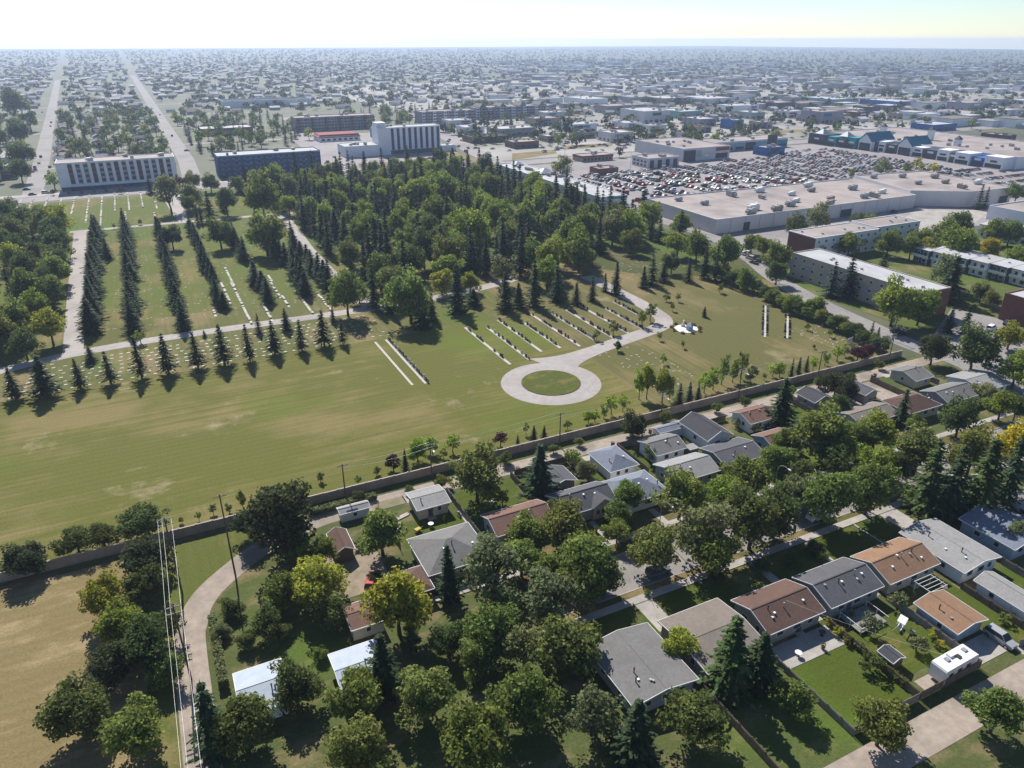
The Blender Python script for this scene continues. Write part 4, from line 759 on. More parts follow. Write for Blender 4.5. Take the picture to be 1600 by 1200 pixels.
# ------------------------------------------------------------------ larger buildings
tarM = pm('tar_and_gravel_roof', (0.36, 0.305, 0.285), (0.29, 0.245, 0.228), .12, c3=(0.20, 0.17, 0.16), scale3=.05, amt3=.95)
membM = pm('white_membrane_roof', (0.44, 0.44, 0.45), (0.38, 0.38, 0.39), .2, c3=(0.30, 0.30, 0.30), scale3=.1, amt3=.6)
BW = dict(WALL)
BW.update({'bluewhite': pm('white_panel', (0.74, 0.74, 0.76), (0.66, 0.66, 0.68), .1), 'navy': pm('navy_cladding', (0.035, 0.085, 0.19), (0.03, 0.07, 0.16), .3), 'mauve': pm('mauve_stucco', (0.33, 0.30, 0.33), None, .3), 'conc': pm('tilt_up_concrete', (0.60, 0.58, 0.58), (0.53, 0.51, 0.51), .08),
           'teal': pm('teal_panel', (0.03, 0.28, 0.29), None, .3), 'royal': pm('royal_blue_panel', (0.03, 0.13, 0.36), None, .3), 'red': pm('red_panel', (0.26, 0.055, 0.05), None, .3), 'char': pm('charcoal_panel', (0.07, 0.075, 0.085), None, .3), 'tan': pm('tan_panel', (0.36, 0.31, 0.25), None, .2), 'aqua': pm('aqua_panel', (0.22, 0.40, 0.42), None, .3)})
tealroofM = pm('teal_metal_roof', (0.01, 0.17, 0.24), (0.01, 0.14, 0.2), .5, rough=.5, metal=.2)
def block(name, label, cat, x0, x1, y0, y1, h, wall, roofm=tarM, parapet=.6, ref=None, group=None, units=0, seed=1, rz=0.0):
    """a flat-roofed building: walls, recessed roof deck, parapet, roof units; front (-y) and side (-x) face the camera"""
    o = thing(name, label, cat, ((x0 + x1) / 2, (y0 + y1) / 2, .02), rz, group); hx, hy = (x1 - x0) / 2, (y1 - y0) / 2
    if ref: REFS.append((ref, (x0 + x1) / 2, (y0 + y1) / 2))
    m = BW[wall] if isinstance(wall, str) else wall
    b = MB(); b.box(-hx, hx, -hy, hy, 0, h); ob('wall', b.mesh(name + '_wall', m), o)
    b = MB(); t = .35
    rd = bx('roof', o, -hx + t, hx - t, -hy + t, hy - t, h + .003, h + .05, roofm)
    for n_, a in (('f', (-hx - .05, hx + .05, -hy - .05, -hy + t)), ('b', (-hx - .05, hx + .05, hy - t, hy + .05)), ('l', (-hx - .05, -hx + t, -hy + t, hy - t)), ('r', (hx - t, hx + .05, -hy + t, hy - t))):
        b.box(*a, h + .004, h + parapet)
    ob('parapet', b.mesh(name + '_parapet', m), o)
    rnd = random.Random(seed)
    for i in range(units):
        x = rnd.uniform(-.85, .85) * (hx - 2); y = rnd.uniform(-.8, .8) * (hy - 2); s = rnd.uniform(.8, 1.4)
        b = MB(); b.box(-1.2 * s, 1.2 * s, -.8 * s, .8 * s, .25, 1.5 * s); b.box(-1.0 * s, 1.0 * s, -.6 * s, .6 * s, 0, .25); b.box(.3 * s, 1.05 * s, -.5 * s, .5 * s, 1.5 * s, 1.7 * s); b.box(-2.0 * s, -1.2 * s, -.4 * s, .4 * s, .5, 1.1 * s)
        ob('roof_unit', b.mesh('roof_unit', steelM if rnd.random() < .5 else concM), o, (x, y, h + .05), rnd.choice((0, math.pi / 2)))
    return o, hx, hy
def grid_windows(o, face, n, zs, lo, hi, off, ww, hh, mat=glassM, name='window'):
    for z in zs:
        for i in range(n):
            c = lo + (hi - lo) * (i + .5) / n
            if face == 'y': bx(name, o, c - ww / 2, c + ww / 2, off - .06, off + .03, z, z + hh, mat)
            else: bx(name, o, off - .06, off + .03, c - ww / 2, c + ww / 2, z, z + hh, mat)
# white five-storey apartments on the avenue
o, hx, hy = block('apartment_block', 'long white apartment block with dark vertical window strips by the avenue', 'building', -45.3, 21.5, 533.5, 553, 16.6, 'bluewhite', tarM, .5, ref='the long white apartment block', units=5, seed=3)
for i in range(14):
    c = -hx + 7.5 + i * (2 * hx - 11.5) / 13
    s = bx('window_strip', o, c - 1.25, c + 1.25, -hy - .05, -hy + .05, 4.2, 16.2, BW['mauve'] if i % 3 else BW['brick'])
    for z in (5, 8, 11, 13.9):
        bx('window', o, c - 1.05, c + 1.05, -hy - .12, -hy - .052, z, z + 1.5, glassM)
bx('ground_floor_band', o, -hx + .6, hx - .6, -hy - .08, -hy + .04, .1, 2.6, BW['navy'])
bx('canopy', o, -hx + .3, hx - .3, -hy - 1.1, -hy, 2.75, 3.0, BW['bluewhite'])
for i in range(16): bx('window', o, -hx + 3 + i * 4 - .9, -hx + 3 + i * 4 + .9, -hy - .13, -hy - .085, .7, 2.2, glassM)
block('apartment_wing', 'low pale wing with reddish parapet behind the white apartment block', 'building', -34, 20, 562, 590, 8, 'bluewhite', tarM, .8, units=6, seed=4)
# navy block
o, hx, hy = block('apartment_block', 'dark navy apartment block with rows of small windows', 'building', 48, 117, 545, 566, 13.6, 'navy', membM, .5, ref='the navy apartment block', units=4, seed=5)
bx('cornice', o, -hx - .12, hx + .12, -hy - .12, -hy - .055, 13.3, 14.0, BW['aqua'])
grid_windows(o, 'y', 18, (1.4, 4.6, 7.8, 11.0), -hx + 1, hx - 1, -hy, 1.7, 1.4, pm('curtained_glass', (0.16, 0.2, 0.26), (0.08, 0.1, 0.13), .5, rough=.4))
grid_windows(o, 'y', 9, (4.1, 7.3, 10.5), -hx + 1, hx - 1, -hy - .02, 2.2, .3, BW['mauve'], 'balcony_slab')
grid_windows(o, 'x', 4, (1.4, 4.6, 7.8, 11.0), -hy + 1, hy - 1, -hx, 1.4, 1.3)
block('low_shop', 'white flat shop wing behind the navy apartment block', 'building', 52, 112, 572, 606, 6, 'bluewhite', membM, .6, units=5, seed=6)
# hotel tower with fins
o, hx, hy = block('hotel_tower', 'white hotel tower with tall pale fins between dark window strips', 'building', 176, 229, 600, 617, 20.5, 'bluewhite', membM, .5, ref='the white hotel tower', units=3, seed=8)
for i in range(9):
    c = -hx + 12 + i * (2 * hx - 14) / 8
    bx('window_strip', o, c - 1.15, c + 1.15, -hy - .06, -hy + .05, 3.6, 20.1, BW['navy'])
    for z in (4.4, 7.1, 9.8, 12.5, 15.2, 17.8): bx('window', o, c - .95, c + .95, -hy - .11, -hy - .062, z, z + 1.5, glassM)
bx('ground_floor_band', o, -hx + 10, hx - .3, -hy - .09, -hy + .04, .1, 3.4, BW['char'])
bx('lift_tower', o, -hx + .02, -hx + 8, -hy + 3, hy - 3, 20.56, 24.5, BW['bluewhite'])
block('hotel_wing', 'low white hotel wing left of the finned tower', 'building', 148, 175.6, 598, 622, 8.2, 'bluewhite', membM, .5, units=4, seed=9)
block('hotel_wing', 'small low wing at the right foot of the finned hotel tower', 'building', 229.4, 242, 598, 610, 4.6, 'bluewhite', membM, .5, units=1, seed=10)
o, hx, hy = block('restaurant', 'low restaurant with red mansard roof left of the hotel', 'building', 152, 190, 706, 730, 4.2, 'bluewhite', tarM, .3, ref='the red-roofed restaurant', seed=2)
b = MB(); b.hexa([(-hx - .6, -hy - .6, 3.4), (hx + .6, -hy - .6, 3.4), (hx + .6, hy + .6, 3.4), (-hx - .6, hy + .6, 3.4), (-hx + 1.2, -hy + 1.2, 6), (hx - 1.2, -hy + 1.2, 6), (hx - 1.2, hy - 1.2, 6), (-hx + 1.2, hy - 1.2, 6)]); ob('mansard_roof', b.mesh('mansard_roof', BW['red']), o)
grid_windows(o, 'y', 7, (.8,), -hx + 1, hx - 1, -hy, 3, 1.8)
block('office_building', 'small aqua office behind the red-roofed restaurant', 'building', 205, 238, 700, 725, 8, 'aqua', membM, .5, units=3, seed=12)
# four-storey apartments farther back
def bays(o, hx, hy, h, n, mats):
    for i in range(n):
        c = -hx + (i + .5) * 2 * hx / n; w_ = hx / n * .95
        bx('bay', o, c - w_ * .55, c + w_ * .55, -hy - .9, -hy + .05, 0, h + .2, mats[i % len(mats)])
        for z in (1.2, 4.2, 7.2, 10.2):
            if z + 1.6 < h: bx('window', o, c - w_ * .4, c + w_ * .4, -hy - .97, -hy - .9, z, z + 1.5, glassM)
            if z + 1.6 < h: bx('window', o, c + w_ * .7, c + w_ * 1.25, -hy - .06, -hy + .03, z, z + 1.6, glassM)
o, hx, hy = block('apartment_block', 'long grey-brown apartment block with bay fronts left of the hotel', 'building', 150, 232, 800, 822, 12.8, 'mauve', tarM, .6, ref='the grey-brown apartment block', units=6, seed=13); bays(o, hx, hy, 12.8, 12, [BW['brown'], BW['mauve']])
o, hx, hy = block('apartment_block', 'pale four-storey apartments with white bays right of the hotel road', 'building', 288, 352, 812, 832, 12.5, 'mauve', tarM, .6, ref='the pale bayed apartments', units=4, seed=14); bays(o, hx, hy, 12.5, 10, [BW['bluewhite'], BW['tan']])
o, hx, hy = block('apartment_block', 'second wing of pale apartments with gabled grey roofs', 'building', 362, 470, 834, 856, 12.5, 'mauve', tarM, .6, units=4, seed=15); bays(o, hx, hy, 12.5, 14, [BW['bluewhite'], BW['mauve']])
for k in range(4):
    xa = -hx + 6 + k * 26; b = MB(); b.hexa([(xa, -hy - 1.5, 13.2), (xa + 9, -hy - 1.5, 13.2), (xa + 9, hy, 13.2), (xa, hy, 13.2), (xa + 4.4, -hy + 1, 17), (xa + 4.6, -hy + 1, 17), (xa + 4.6, hy - 3, 17), (xa + 4.4, hy - 3, 17)]); ob('gable_roof', b.mesh('gable_roof', ROOF['grey']), o)
o, hx, hy = block('school_building', 'long low pale building with dark fascia among the far trees', 'building', 118, 236, 1120, 1165, 8, 'bluewhite', ROOF['charcoal'], 1.2, units=5, seed=16)
block('civic_hall', 'aqua-roofed hall with brick front among far trees', 'building', 60, 108, 800, 830, 6, 'brick', membM, .8, ref='the brick-fronted hall', seed=17)
# walk-up apartments by the side street
def walkup(label, x0, x1, y0, y1, h, side, brick='y', seed=1, floors=3):
    o, hx, hy = block('walkup_apartments', label, 'building', x0, x1, y0, y1, h, 'beige' if side == 'x' else 'bluewhite', membM if side == 'x' else tarM, .35, ref=None, units=0, seed=seed, group='walk-up apartments by the side street')
    rnd = random.Random(seed); L = hy if side == 'x' else hx; off = -hx if side == 'x' else -hy
    n = int(L * 2 / 4.2)
    for f in range(floors):
        z = .9 + f * h / floors
        for i in range(n):
            c = -L + (i + .5) * 2 * L / n
            window(o, side, c, z, 1.3 if f < floors - 1 or i % 2 else 1.0, 1.2, off)
    for i in range(0, n, 2):
        c = -L + (i + 1) * 2 * L / n
        if side == 'x': bx('balcony_panel', o, off - .1, off + .03, c - 1.6, c + 1.6, h / floors + .1, h * 2 / floors - .2, BW['grey'])
        else: bx('balcony_panel', o, c - 1.6, c + 1.6, off - .1, off + .03, h / floors + .1, h * 2 / floors - .2, BW['grey'])
    if side == 'x':
        bx('end_wall', o, -hx + .01, hx - .01, -hy - .12, -hy - .003, 0, h - .05, BW['brick'])
    else:
        bx('end_wall', o, -hx - .12, -hx - .003, -hy + .01, hy - .01, 0, h - .05, BW['brick'])
    for i in range(int(L / 3.5)):
        a = rnd.uniform(-.85, .85) * L; c = rnd.uniform(-.5, .5) * (hx if side == 'x' else hy)
        x, y = (c, a) if side == 'x' else (a, c)
        b = MB(); b.box(-.35, .35, -.35, .35, 0, .5); b.box(-.42, .42, -.42, .42, .503, .6); ob('roof_vent', b.mesh('roof_vent', steelM), o, (x, y, h + .05))
    return o
walkup('long three-storey walk-up with pale roof and brick end beside the cemetery road', 223.2, 237.5, 148.2, 205, 9.2, 'x', seed=21)
REFS.append(('the long walk-up apartments', 230, 178))
walkup('three-storey walk-up with brown-gravel roof and dark brick end wall', 249, 287, 217.5, 232.5, 9.2, 'y', seed=22)
REFS.append(('the walk-up with a dark brick end', 268, 225))
walkup('second pale-roofed walk-up half hidden behind trees near the loading yard', 291, 320, 222, 236, 8.6, 'y', seed=23)
REFS.append(('the half-hidden pale walk-up', 305, 229))
o, hx, hy = block('walkup_apartments', 'orange brick walk-up at the picture edge by the parking court', 'building', 249, 268, 124, 137, 8.8, 'brick', membM, .4, seed=24, ref='the orange brick walk-up', group='walk-up apartments by the side street')
for f in range(3):
    for i in range(4): window(o, 'y', -hx + 2.4 + i * 4.6, .9 + f * 2.9, 1.5, 1.4, -hy)
# stepped townhouses
for row, (xa, ya, n, dx, dy) in enumerate([(286, 198, 6, 1.2, -7.4), (352, 214, 4, 1.0, -7.6)]):
    for i in range(n):
        x0, y1 = xa + i * dx, ya + i * dy
        o = thing('townhouse', 'stepped two-storey townhouse, %s from the far end of the %s row' % (nth(i + 1), ('longer', 'shorter')[row]), 'townhouse', (x0 + 5.5, y1 - 3.6, .02), 0, 'stepped townhouses')
        b = MB(); b.box(-5.3, 5.3, -3.55, 3.55, 0, 5.8); ob('wall', b.mesh('townhouse_wall', BW['dark'] if i % 2 == 0 and row == 0 else BW['bluewhite']), o)
        b = MB(); b.hexa([(-6, -3.6, 5.75), (5.6, -3.6, 6.3), (5.6, 3.6, 6.3), (-6, 3.6, 5.75), (-6, -3.6, 6.05), (5.6, -3.6, 6.6), (5.6, 3.6, 6.6), (-6, 3.6, 6.05)]); ob('roof', b.mesh('townhouse_roof', membM), o)
        for z in (.6, 3.4):
            window(o, 'x', -1.4, z, 1.9, 1.7, -5.3); window(o, 'x', 1.5, z, 1.2, 1.7, -5.3)
        bx('balcony', o, -6.5, -5.38, -3.4, 3.4, 2.75, 2.95, trimM); bx('balcony_rail', o, -6.5, -6.44, -3.4, 3.4, 2.953, 3.85, trimM)
        bx('balcony_post', o, -6.6, -6.45, -3.55, -3.42, 0, 5.85, trimM)
        bb = MB(); bb.box(-.3, .3, -.3, .3, 0, .5); ob('roof_vent', bb.mesh('roof_vent', steelM), o, (0, 0, 6.3))
REFS.append(('the stepped townhouses', 292, 175)); 
# warehouses
def warehouse(name, label, poly, h, units, seed, seams, roofm=tarM, wallm=None, doors=()):
    cx = sum(p[0] for p in poly) / len(poly); cy_ = sum(p[1] for p in poly) / len(poly); P = [(p[0] - cx, p[1] - cy_) for p in poly]
    o = thing(name, label, 'warehouse', (cx, cy_, .02)); wm = wallm or BW['conc']
    b = MB(); b.prism(P, 0, h); ob('wall', b.mesh(name + '_wall', wm), o)
    b = MB(); b.poly([(x * .996, y * .992, h + .06) for x, y in P]); rf = ob('roof', b.mesh(name + '_roof', roofm), o)
    b = MB()
    for i in range(len(P)):
        p, q = Vector((*P[i], 0)), Vector((*P[(i + 1) % len(P)], 0)); d = (q - p).normalized(); n_ = Vector((-d.y, d.x, 0)) * .4
        b.hexa([(p.x, p.y, h + .005), (q.x, q.y, h + .005), (q.x + n_.x, q.y + n_.y, h + .005), (p.x + n_.x, p.y + n_.y, h + .005), (p.x, p.y, h + .55), (q.x, q.y, h + .55), (q.x + n_.x, q.y + n_.y, h + .55), (p.x + n_.x, p.y + n_.y, h + .55)])
    ob('parapet', b.mesh(name + '_parapet', wm), o)
    rnd = random.Random(seed)
    for (x, y0, y1) in seams: bx('roof_seam', rf, x - cx - .35, x - cx + .35, y0 - cy_, y1 - cy_, h + .062, h + .16, concM)
    for (x, y) in units:
        s = rnd.uniform(1.0, 1.5); b = MB(); b.box(-1.7 * s, 1.7 * s, -1.0 * s, 1.0 * s, .4, 1.9 * s); b.box(-1.4 * s, 1.4 * s, -.8 * s, .8 * s, 0, .4); b.box(-2.6 * s, -1.7 * s, -.6 * s, .6 * s, .6, 1.5 * s); b.box(.2 * s, 1.4 * s, -.7 * s, .7 * s, 1.9 * s, 2.15 * s)
        ob('roof_unit', b.mesh('roof_unit', rnd.choice([steelM, concM, whiteM])), rf, (x - cx, y - cy_, h + .06), rnd.choice((0, 0, math.pi / 2)))
    x0_, y0_ = min(p[0] for p in P), min(p[1] for p in P); jm = BW['mauve']
    for i in range(1, 15):
        xx = P[0][0] + i * 9.2
        if xx < P[1][0] - 1 and name == 'warehouse' and abs(P[0][1] - P[1][1]) < 1: bx('wall_joint', o, xx - .12, xx + .12, y0_ - .04, y0_ + .02, .1, h - .1, jm)
    for (face, a, w_, hh) in doors:
        if face == 'y': bx('loading_door', o, a - cx - w_ / 2, a - cx + w_ / 2, min(p[1] for p in P) - .08, min(p[1] for p in P) + .05, .1, hh, BW['char'])
        else: bx('loading_door', o, min(p[0] for p in P) - .08, min(p[0] for p in P) + .05, a - cy_ - w_ / 2, a - cy_ + w_ / 2, .1, hh, BW['char'])
    return o
W1U = [(256, 318), (262, 304), (276, 283), (268, 276), (290, 316), (300, 303), (313, 318), (322, 303), (331, 284), (340, 306), (352, 280), (358, 279), (300, 282), (285, 276), (322, 276), (310, 288), (366, 300), (350, 318), (372, 285)]
warehouse('warehouse', 'vast pale warehouse store with long brown-grey gravel roof and rows of roof units', [(242.5, 272), (383, 272), (396, 326), (243.5, 330)], 6.6, W1U, 31, [(278, 273, 328), (314, 273, 328), (348, 273, 327)], doors=[('y', 262, 4, 4), ('y', 290, 3, 3), ('y', 330, 8, 4), ('x', 300, 3, 3)])
REFS.append(('the vast pale warehouse', 310, 272))
warehouse('warehouse', 'second pale warehouse with grey-pink roof adjoining the vast one', [(384.5, 277), (412, 260), (446, 258), (452, 320), (398, 327)], 8.0, [(402, 316), (420, 310), (408, 290), (425, 285), (436, 300), (440, 275), (418, 270)], 32, [(418, 262, 320)], doors=[('y', 440, 7, 4)])
REFS.append(('the second pale warehouse', 418, 270))
o, hx, hy = block('retail_store', 'pale corner store by the loading yard at the picture edge', 'building', 392, 470, 205, 236, 6.5, 'bluewhite', tarM, .6, units=5, seed=33)
# strip mall along the wood
o, hx, hy = block('strip_mall', 'long narrow white strip mall between the wood and the car park', 'building', 228, 246, 352, 488, 4.6, 'bluewhite', membM, .5, ref='the narrow strip mall', units=16, seed=34)
b = MB(); b.lathe([(7.5, 5.2), (7.5, 5.6), (.05, 8.6)], 4); ob('pyramid_roof', b.mesh('pyramid_roof', ROOF['metal']), o, (2.5, 18, 0), math.pi / 4)
b = MB(); b.lathe([(5.2, 5.2), (5.2, 5.6), (.05, 7.6)], 4); ob('pyramid_roof', b.mesh('pyramid_roof', ROOF['metal']), o, (2.5, 58, 0), math.pi / 4)
grid_windows(o, 'x', 22, (1.2,), -hy + 2, hy - 2, -hx, 2, 1.2); bx('fascia_band', o, -4, hx + .3, -hy - .12, -hy - .052, 3.2, 4.6, BW['teal'])
# restaurants and shops round the car park
o, hx, hy = block('fast_food_restaurant', 'low red-trimmed fast food restaurant at the head of the car park', 'restaurant', 304, 332, 497, 511, 4, 'tan', tarM, .5, ref='the red-trimmed fast food restaurant', units=3, seed=35)
bx('fascia_band', o, -hx - .2, hx + .2, -hy - .25, -hy - .052, 3.0, 4.5, BW['red']); bx('side_fascia', o, -hx - .25, -hx - .052, -hy - .05, hy, 3.0, 4.5, BW['red']); grid_windows(o, 'y', 8, (.8,), -hx + 1, hx - 1, -hy, 2.4, 1.8)
o, hx, hy = block('brown_diner', 'small brown brick diner beside the car park entrance', 'restaurant', 283, 299, 440, 452, 4, 'brick', tarM, .5, units=2, seed=36)
o, hx, hy = block('office_building', 'two-tone grey office pavilion in the car park', 'building', 331, 359, 450, 470, 6.5, 'conc', tarM, .6, ref='the grey office pavilion', units=4, seed=37)
for i in range(4): bx('glazed_bay', o, -hx + 3.5 + i * 7 - 1.6, -hx + 3.5 + i * 7 + 1.6, -hy - .4, -hy + .05, 0, 5.5, BW['char']); bx('window', o, -hx + 3.5 + i * 7 - 1.2, -hx + 3.5 + i * 7 + 1.2, -hy - .47, -hy - .402, 1, 4.6, glassM)
grid_windows(o, 'x', 4, (1, 3.6), -hy + 1, hy - 1, -hx, 2.4, 1.4)
o, hx, hy = block('retail_store', 'large grey retail store with rosy roof across the car park', 'building', 374, 420, 465, 528, 9, 'conc', tarM, .6, ref='the grey retail store', units=7, seed=38)
bx('entrance', o, -hx + 1, -hx + 12, -hy - .5, -hy + .05, 0, 8, BW['char']); bx('green_panel', o, -hx + 13, -hx + 18, -hy - .1, -hy + .03, 2.5, 7.5, BW['green']); bx('fascia_sign', o, hx - 14, hx - 1, -hy - .3, -hy - .052, 6.2, 8.8, BW['red']); bx('shop_window', o, hx - 14, hx - 2, -hy - .1, -hy + .03, .6, 4.4, glassM)
o, hx, hy = block('shop_row', 'row of low shops with aqua and green fronts beyond the retail store', 'building', 428, 512, 496, 522, 7, 'conc', tarM, .6, ref='the aqua shop row', units=6, seed=39)
for i, c in enumerate(['bluewhite', 'green', 'aqua', 'char', 'aqua', 'char', 'teal']): bx('shop_front', o, -hx + i * 12 + .4, -hx + i * 12 + 11, -hy - .6, -hy + .05, 0, 6 + (i == 5) * 5, BW[c]); bx('shop_window', o, -hx + i * 12 + 1.5, -hx + i * 12 + 10, -hy - .67, -hy - .602, .6, 3, glassM)
# the mall with teal gables
o, hx, hy = block('shopping_mall', 'sprawling mall with teal gabled entrances and shop fronts along the car park', 'mall', 566, 660, 330, 505, 8, 'bluewhite', tarM, .7, units=22, seed=40)
REFS.append(('the teal-gabled mall', 560, 420))
FR = [(505, 486, 'char', 9, -14), (486, 476, 'teal', 8, -12), (476, 466, 'char', 7, -11), (466, 458, 'teal', 9, -9), (458, 438, 'char', 7.5, -4), (438, 432, 'bluewhite', 8.5, -5), (432, 422, 'char', 7, -3), (408, 398, 'bluewhite', 7.5, -3), (398, 384, 'char', 7, -4), (384, 374, 'bluewhite', 8.5, -6), (374, 368, 'char', 7, -5), (368, 356, 'bluewhite', 8.5, -8), (356, 346, 'royal', 6.5, -6), (346, 332, 'bluewhite', 8.5, -6)]
for (ya, yb, c, h, dx) in FR:
    bx('shop_front', o, -hx + dx * 1.0 - 6, -hx + .1, yb - 417.5 + .15, ya - 417.5 - .15, 0, h, BW[c]); bx('shop_window', o, -hx + dx - 6.08, -hx + dx - 5.95, yb - 417.5 + 1, ya - 417.5 - 1, .6, 3.4, glassM)
    bx('sign_panel', o, -hx + dx - 6.12, -hx + dx - 6.002, (ya + yb) / 2 - 417.5 - 2.5, (ya + yb) / 2 - 417.5 + 2.5, 4.4, 5.8, BW['bluewhite'] if c in ('char', 'royal', 'teal') else BW['char'])
for (yc, dx) in ((449, -14), (414, -10)):
    b = MB(); x0 = -hx + dx; x1 = -hx + 14; y = yc - 417.5
    b.hexa([(x0 - 1, y - 7, 7.4), (x1, y - 7, 7.4), (x1, y, 14), (x0 - 1, y, 14), (x0 - 1, y - 7, 7.8), (x1, y - 7, 7.8), (x1, y, 14.4), (x0 - 1, y, 14.4)]); b.hexa([(x0 - 1, y, 14), (x1, y, 14), (x1, y + 7, 7.4), (x0 - 1, y + 7, 7.4), (x0 - 1, y, 14.4), (x1, y, 14.4), (x1, y + 7, 7.8), (x0 - 1, y + 7, 7.8)])
    ob('gable_roof', b.mesh('mall_gable_roof', tealroofM), o)
    b = MB(); sec = [(y - 6.3, 0), (y + 6.3, 0), (y + 6.3, 7.9), (y, 13.8), (y - 6.3, 7.9)]; b.v = [(x0, a, z) for a, z in sec] + [(x1 - .5, a, z) for a, z in sec]; b.f = [(4, 3, 2, 1, 0), (5, 6, 7, 8, 9)] + [(k, (k + 1) % 5, (k + 1) % 5 + 5, k + 5) for k in range(5)]; b.m = [0] * 7
    ob('gable_front', b.mesh('mall_gable_front', BW['bluewhite']), o)
    bx('entrance', o, x0 - .15, x0 + .05, y - 5.5, y + 5.5, 0, 6, BW['char'])
for (yc, dx) in ((495, -17), (471, -14)):
    b = MB(); b.lathe([(6.6, 8.8), (6.6, 9.1), (.05, 13)], 4); ob('pyramid_roof', b.mesh('mall_pyramid', ROOF['metal']), o, (-hx + dx + 3, yc - 417.5, 0), math.pi / 4)
for (xc, yc, h) in ((598, 470, 15), (604, 428, 16), (588, 392, 13)):
    bx('cupola', o, xc - 613 - 2, xc - 613 + 2, yc - 417.5 - 2, yc - 417.5 + 2, 8.06, h, BW['bluewhite']); b = MB(); b.lathe([(3.3, h), (3.3, h + .2), (.05, h + 3)], 4); ob('cupola_roof', b.mesh('cupola_roof', ROOF['slate']), o, (xc - 613, yc - 417.5, 0), math.pi / 4)
# commercial strip beyond the avenue: left ground corner and right ground corner in the photograph, depth, height, wall, roof
FARB = [((775, 214), (842, 212), 26, 7, 'mauve', membM), ((832, 196), (880, 196), 26, 7, 'tan', tarM), ((888, 208), (937, 207), 24, 8, 'bluewhite', membM), ((944, 221), (1000, 223), 22, 8, 'conc', membM), ((975, 204), (1002, 203), 24, 7, 'bluewhite', membM), ((994, 191), (1057, 192), 46, 12, 'conc', membM), ((1060, 186), (1100, 185), 40, 8, 'aqua', membM),
        ((1080, 196), (1132, 198), 30, 7, 'mauve', membM), ((1082, 206), (1122, 208), 20, 5, 'tan', ROOF['rust']), ((1138, 202), (1168, 203), 20, 9, 'royal', membM), ((1057, 217), (1084, 219), 16, 6, 'conc', tarM), ((1168, 186), (1200, 186), 30, 7, 'green', membM), ((1268, 192), (1330, 193), 30, 12, 'mauve', tarM), ((1332, 187), (1362, 187), 24, 8, 'brick', tarM), ((1440, 204), (1512, 205), 26, 6, 'royal', membM),
        ((1556, 224), (1600, 226), 24, 7, 'brick', tarM), ((1292, 166), (1340, 166), 60, 9, 'aqua', membM), ((1390, 170), (1442, 170), 60, 9, 'royal', membM), ((1352, 178), (1380, 178), 26, 8, 'char', tarM), ((1500, 172), (1550, 172), 40, 9, 'mauve', tarM), ((905, 165), (960, 166), 60, 9, 'bluewhite', membM), ((945, 178), (1015, 176), 30, 9, 'mauve', tarM), ((1100, 165), (1150, 164), 60, 9, 'conc', membM), ((1030, 163), (1075, 163), 50, 8, 'tan', membM),
        ((1205, 172), (1250, 172), 50, 9, 'char', tarM), ((1160, 174), (1190, 174), 30, 7, 'bluewhite', membM), ((720, 208), (765, 210), 24, 6, 'bluewhite', membM), ((735, 224), (800, 222), 22, 5, 'brown', ROOF['charcoal']), ((800, 232), (846, 231), 18, 5, 'brown', tarM), ((852, 222), (878, 222), 16, 5, 'tan', membM), ((905, 216), (935, 216), 14, 5, 'mauve', tarM), ((960, 210), (985, 211), 14, 6, 'red', membM), ((1010, 206), (1046, 206), 18, 6, 'bluewhite', tarM), ((850, 186), (885, 185), 24, 7, 'conc', membM), ((1180, 200), (1215, 201), 18, 6, 'tan', tarM), ((1225, 184), (1262, 184), 24, 7, 'conc', membM), ((1400, 186), (1432, 187), 20, 6, 'tan', membM), ((700, 198), (740, 197), 22, 6, 'conc', membM), ((1450, 184), (1490, 185), 22, 7, 'bluewhite', tarM), ((0, 262), (38, 258), 40, 6, 'bluewhite', tarM), ((0, 282), (30, 278), 26, 6, 'aqua', membM), ((1205, 246), (1216, 240), 14, 6, 'royal', tarM)]
FARB.sort(key=lambda f: f[0][0])
for i, (a, c, dep, h, wl, rm) in enumerate(FARB):
    p, q = G(*a), G(*c); L = abs(q.x - p.x) * .98; yb = (p.y + q.y) / 2
    if L < 8: L = 8
    o, hx, hy = block('commercial_building', '%s flat-roofed commercial building, %s from the left in the sprawl beyond the avenue' % ({'bluewhite': 'white', 'conc': 'grey', 'char': 'charcoal', 'brick': 'brown', 'royal': 'blue'}.get(wl, wl), nth(i + 1)), 'building', p.x, p.x + L, yb, yb + dep, h, wl, rm, .6, group='commercial buildings beyond the avenue', units=3, seed=60 + i)
    n = max(2, int(L / 6)); grid_windows(o, 'y', n, (1.0,), -hx + 1, hx - 1, -hy, min(3.5, L / n * .6), 1.8)
    grid_windows(o, 'x', 3, (1.0,), -hy + 1, hy - 1, -hx, 2.5, 1.8)
    sg = random.Random(i); c_ = sg.uniform(-.5, .5) * hx
    bx('fascia_sign', o, c_ - min(6, hx * .4), c_ + min(6, hx * .4), -hy - .3, -hy - .08, h * .62, h * .88, BW[sg.choice(['red', 'royal', 'char', 'teal', 'bluewhite', 'tan'])]); bx('entrance', o, c_ - 2.2, c_ + 2.2, -hy - .5, -hy + .02, 0, min(3.4, h * .55), BW['char'])

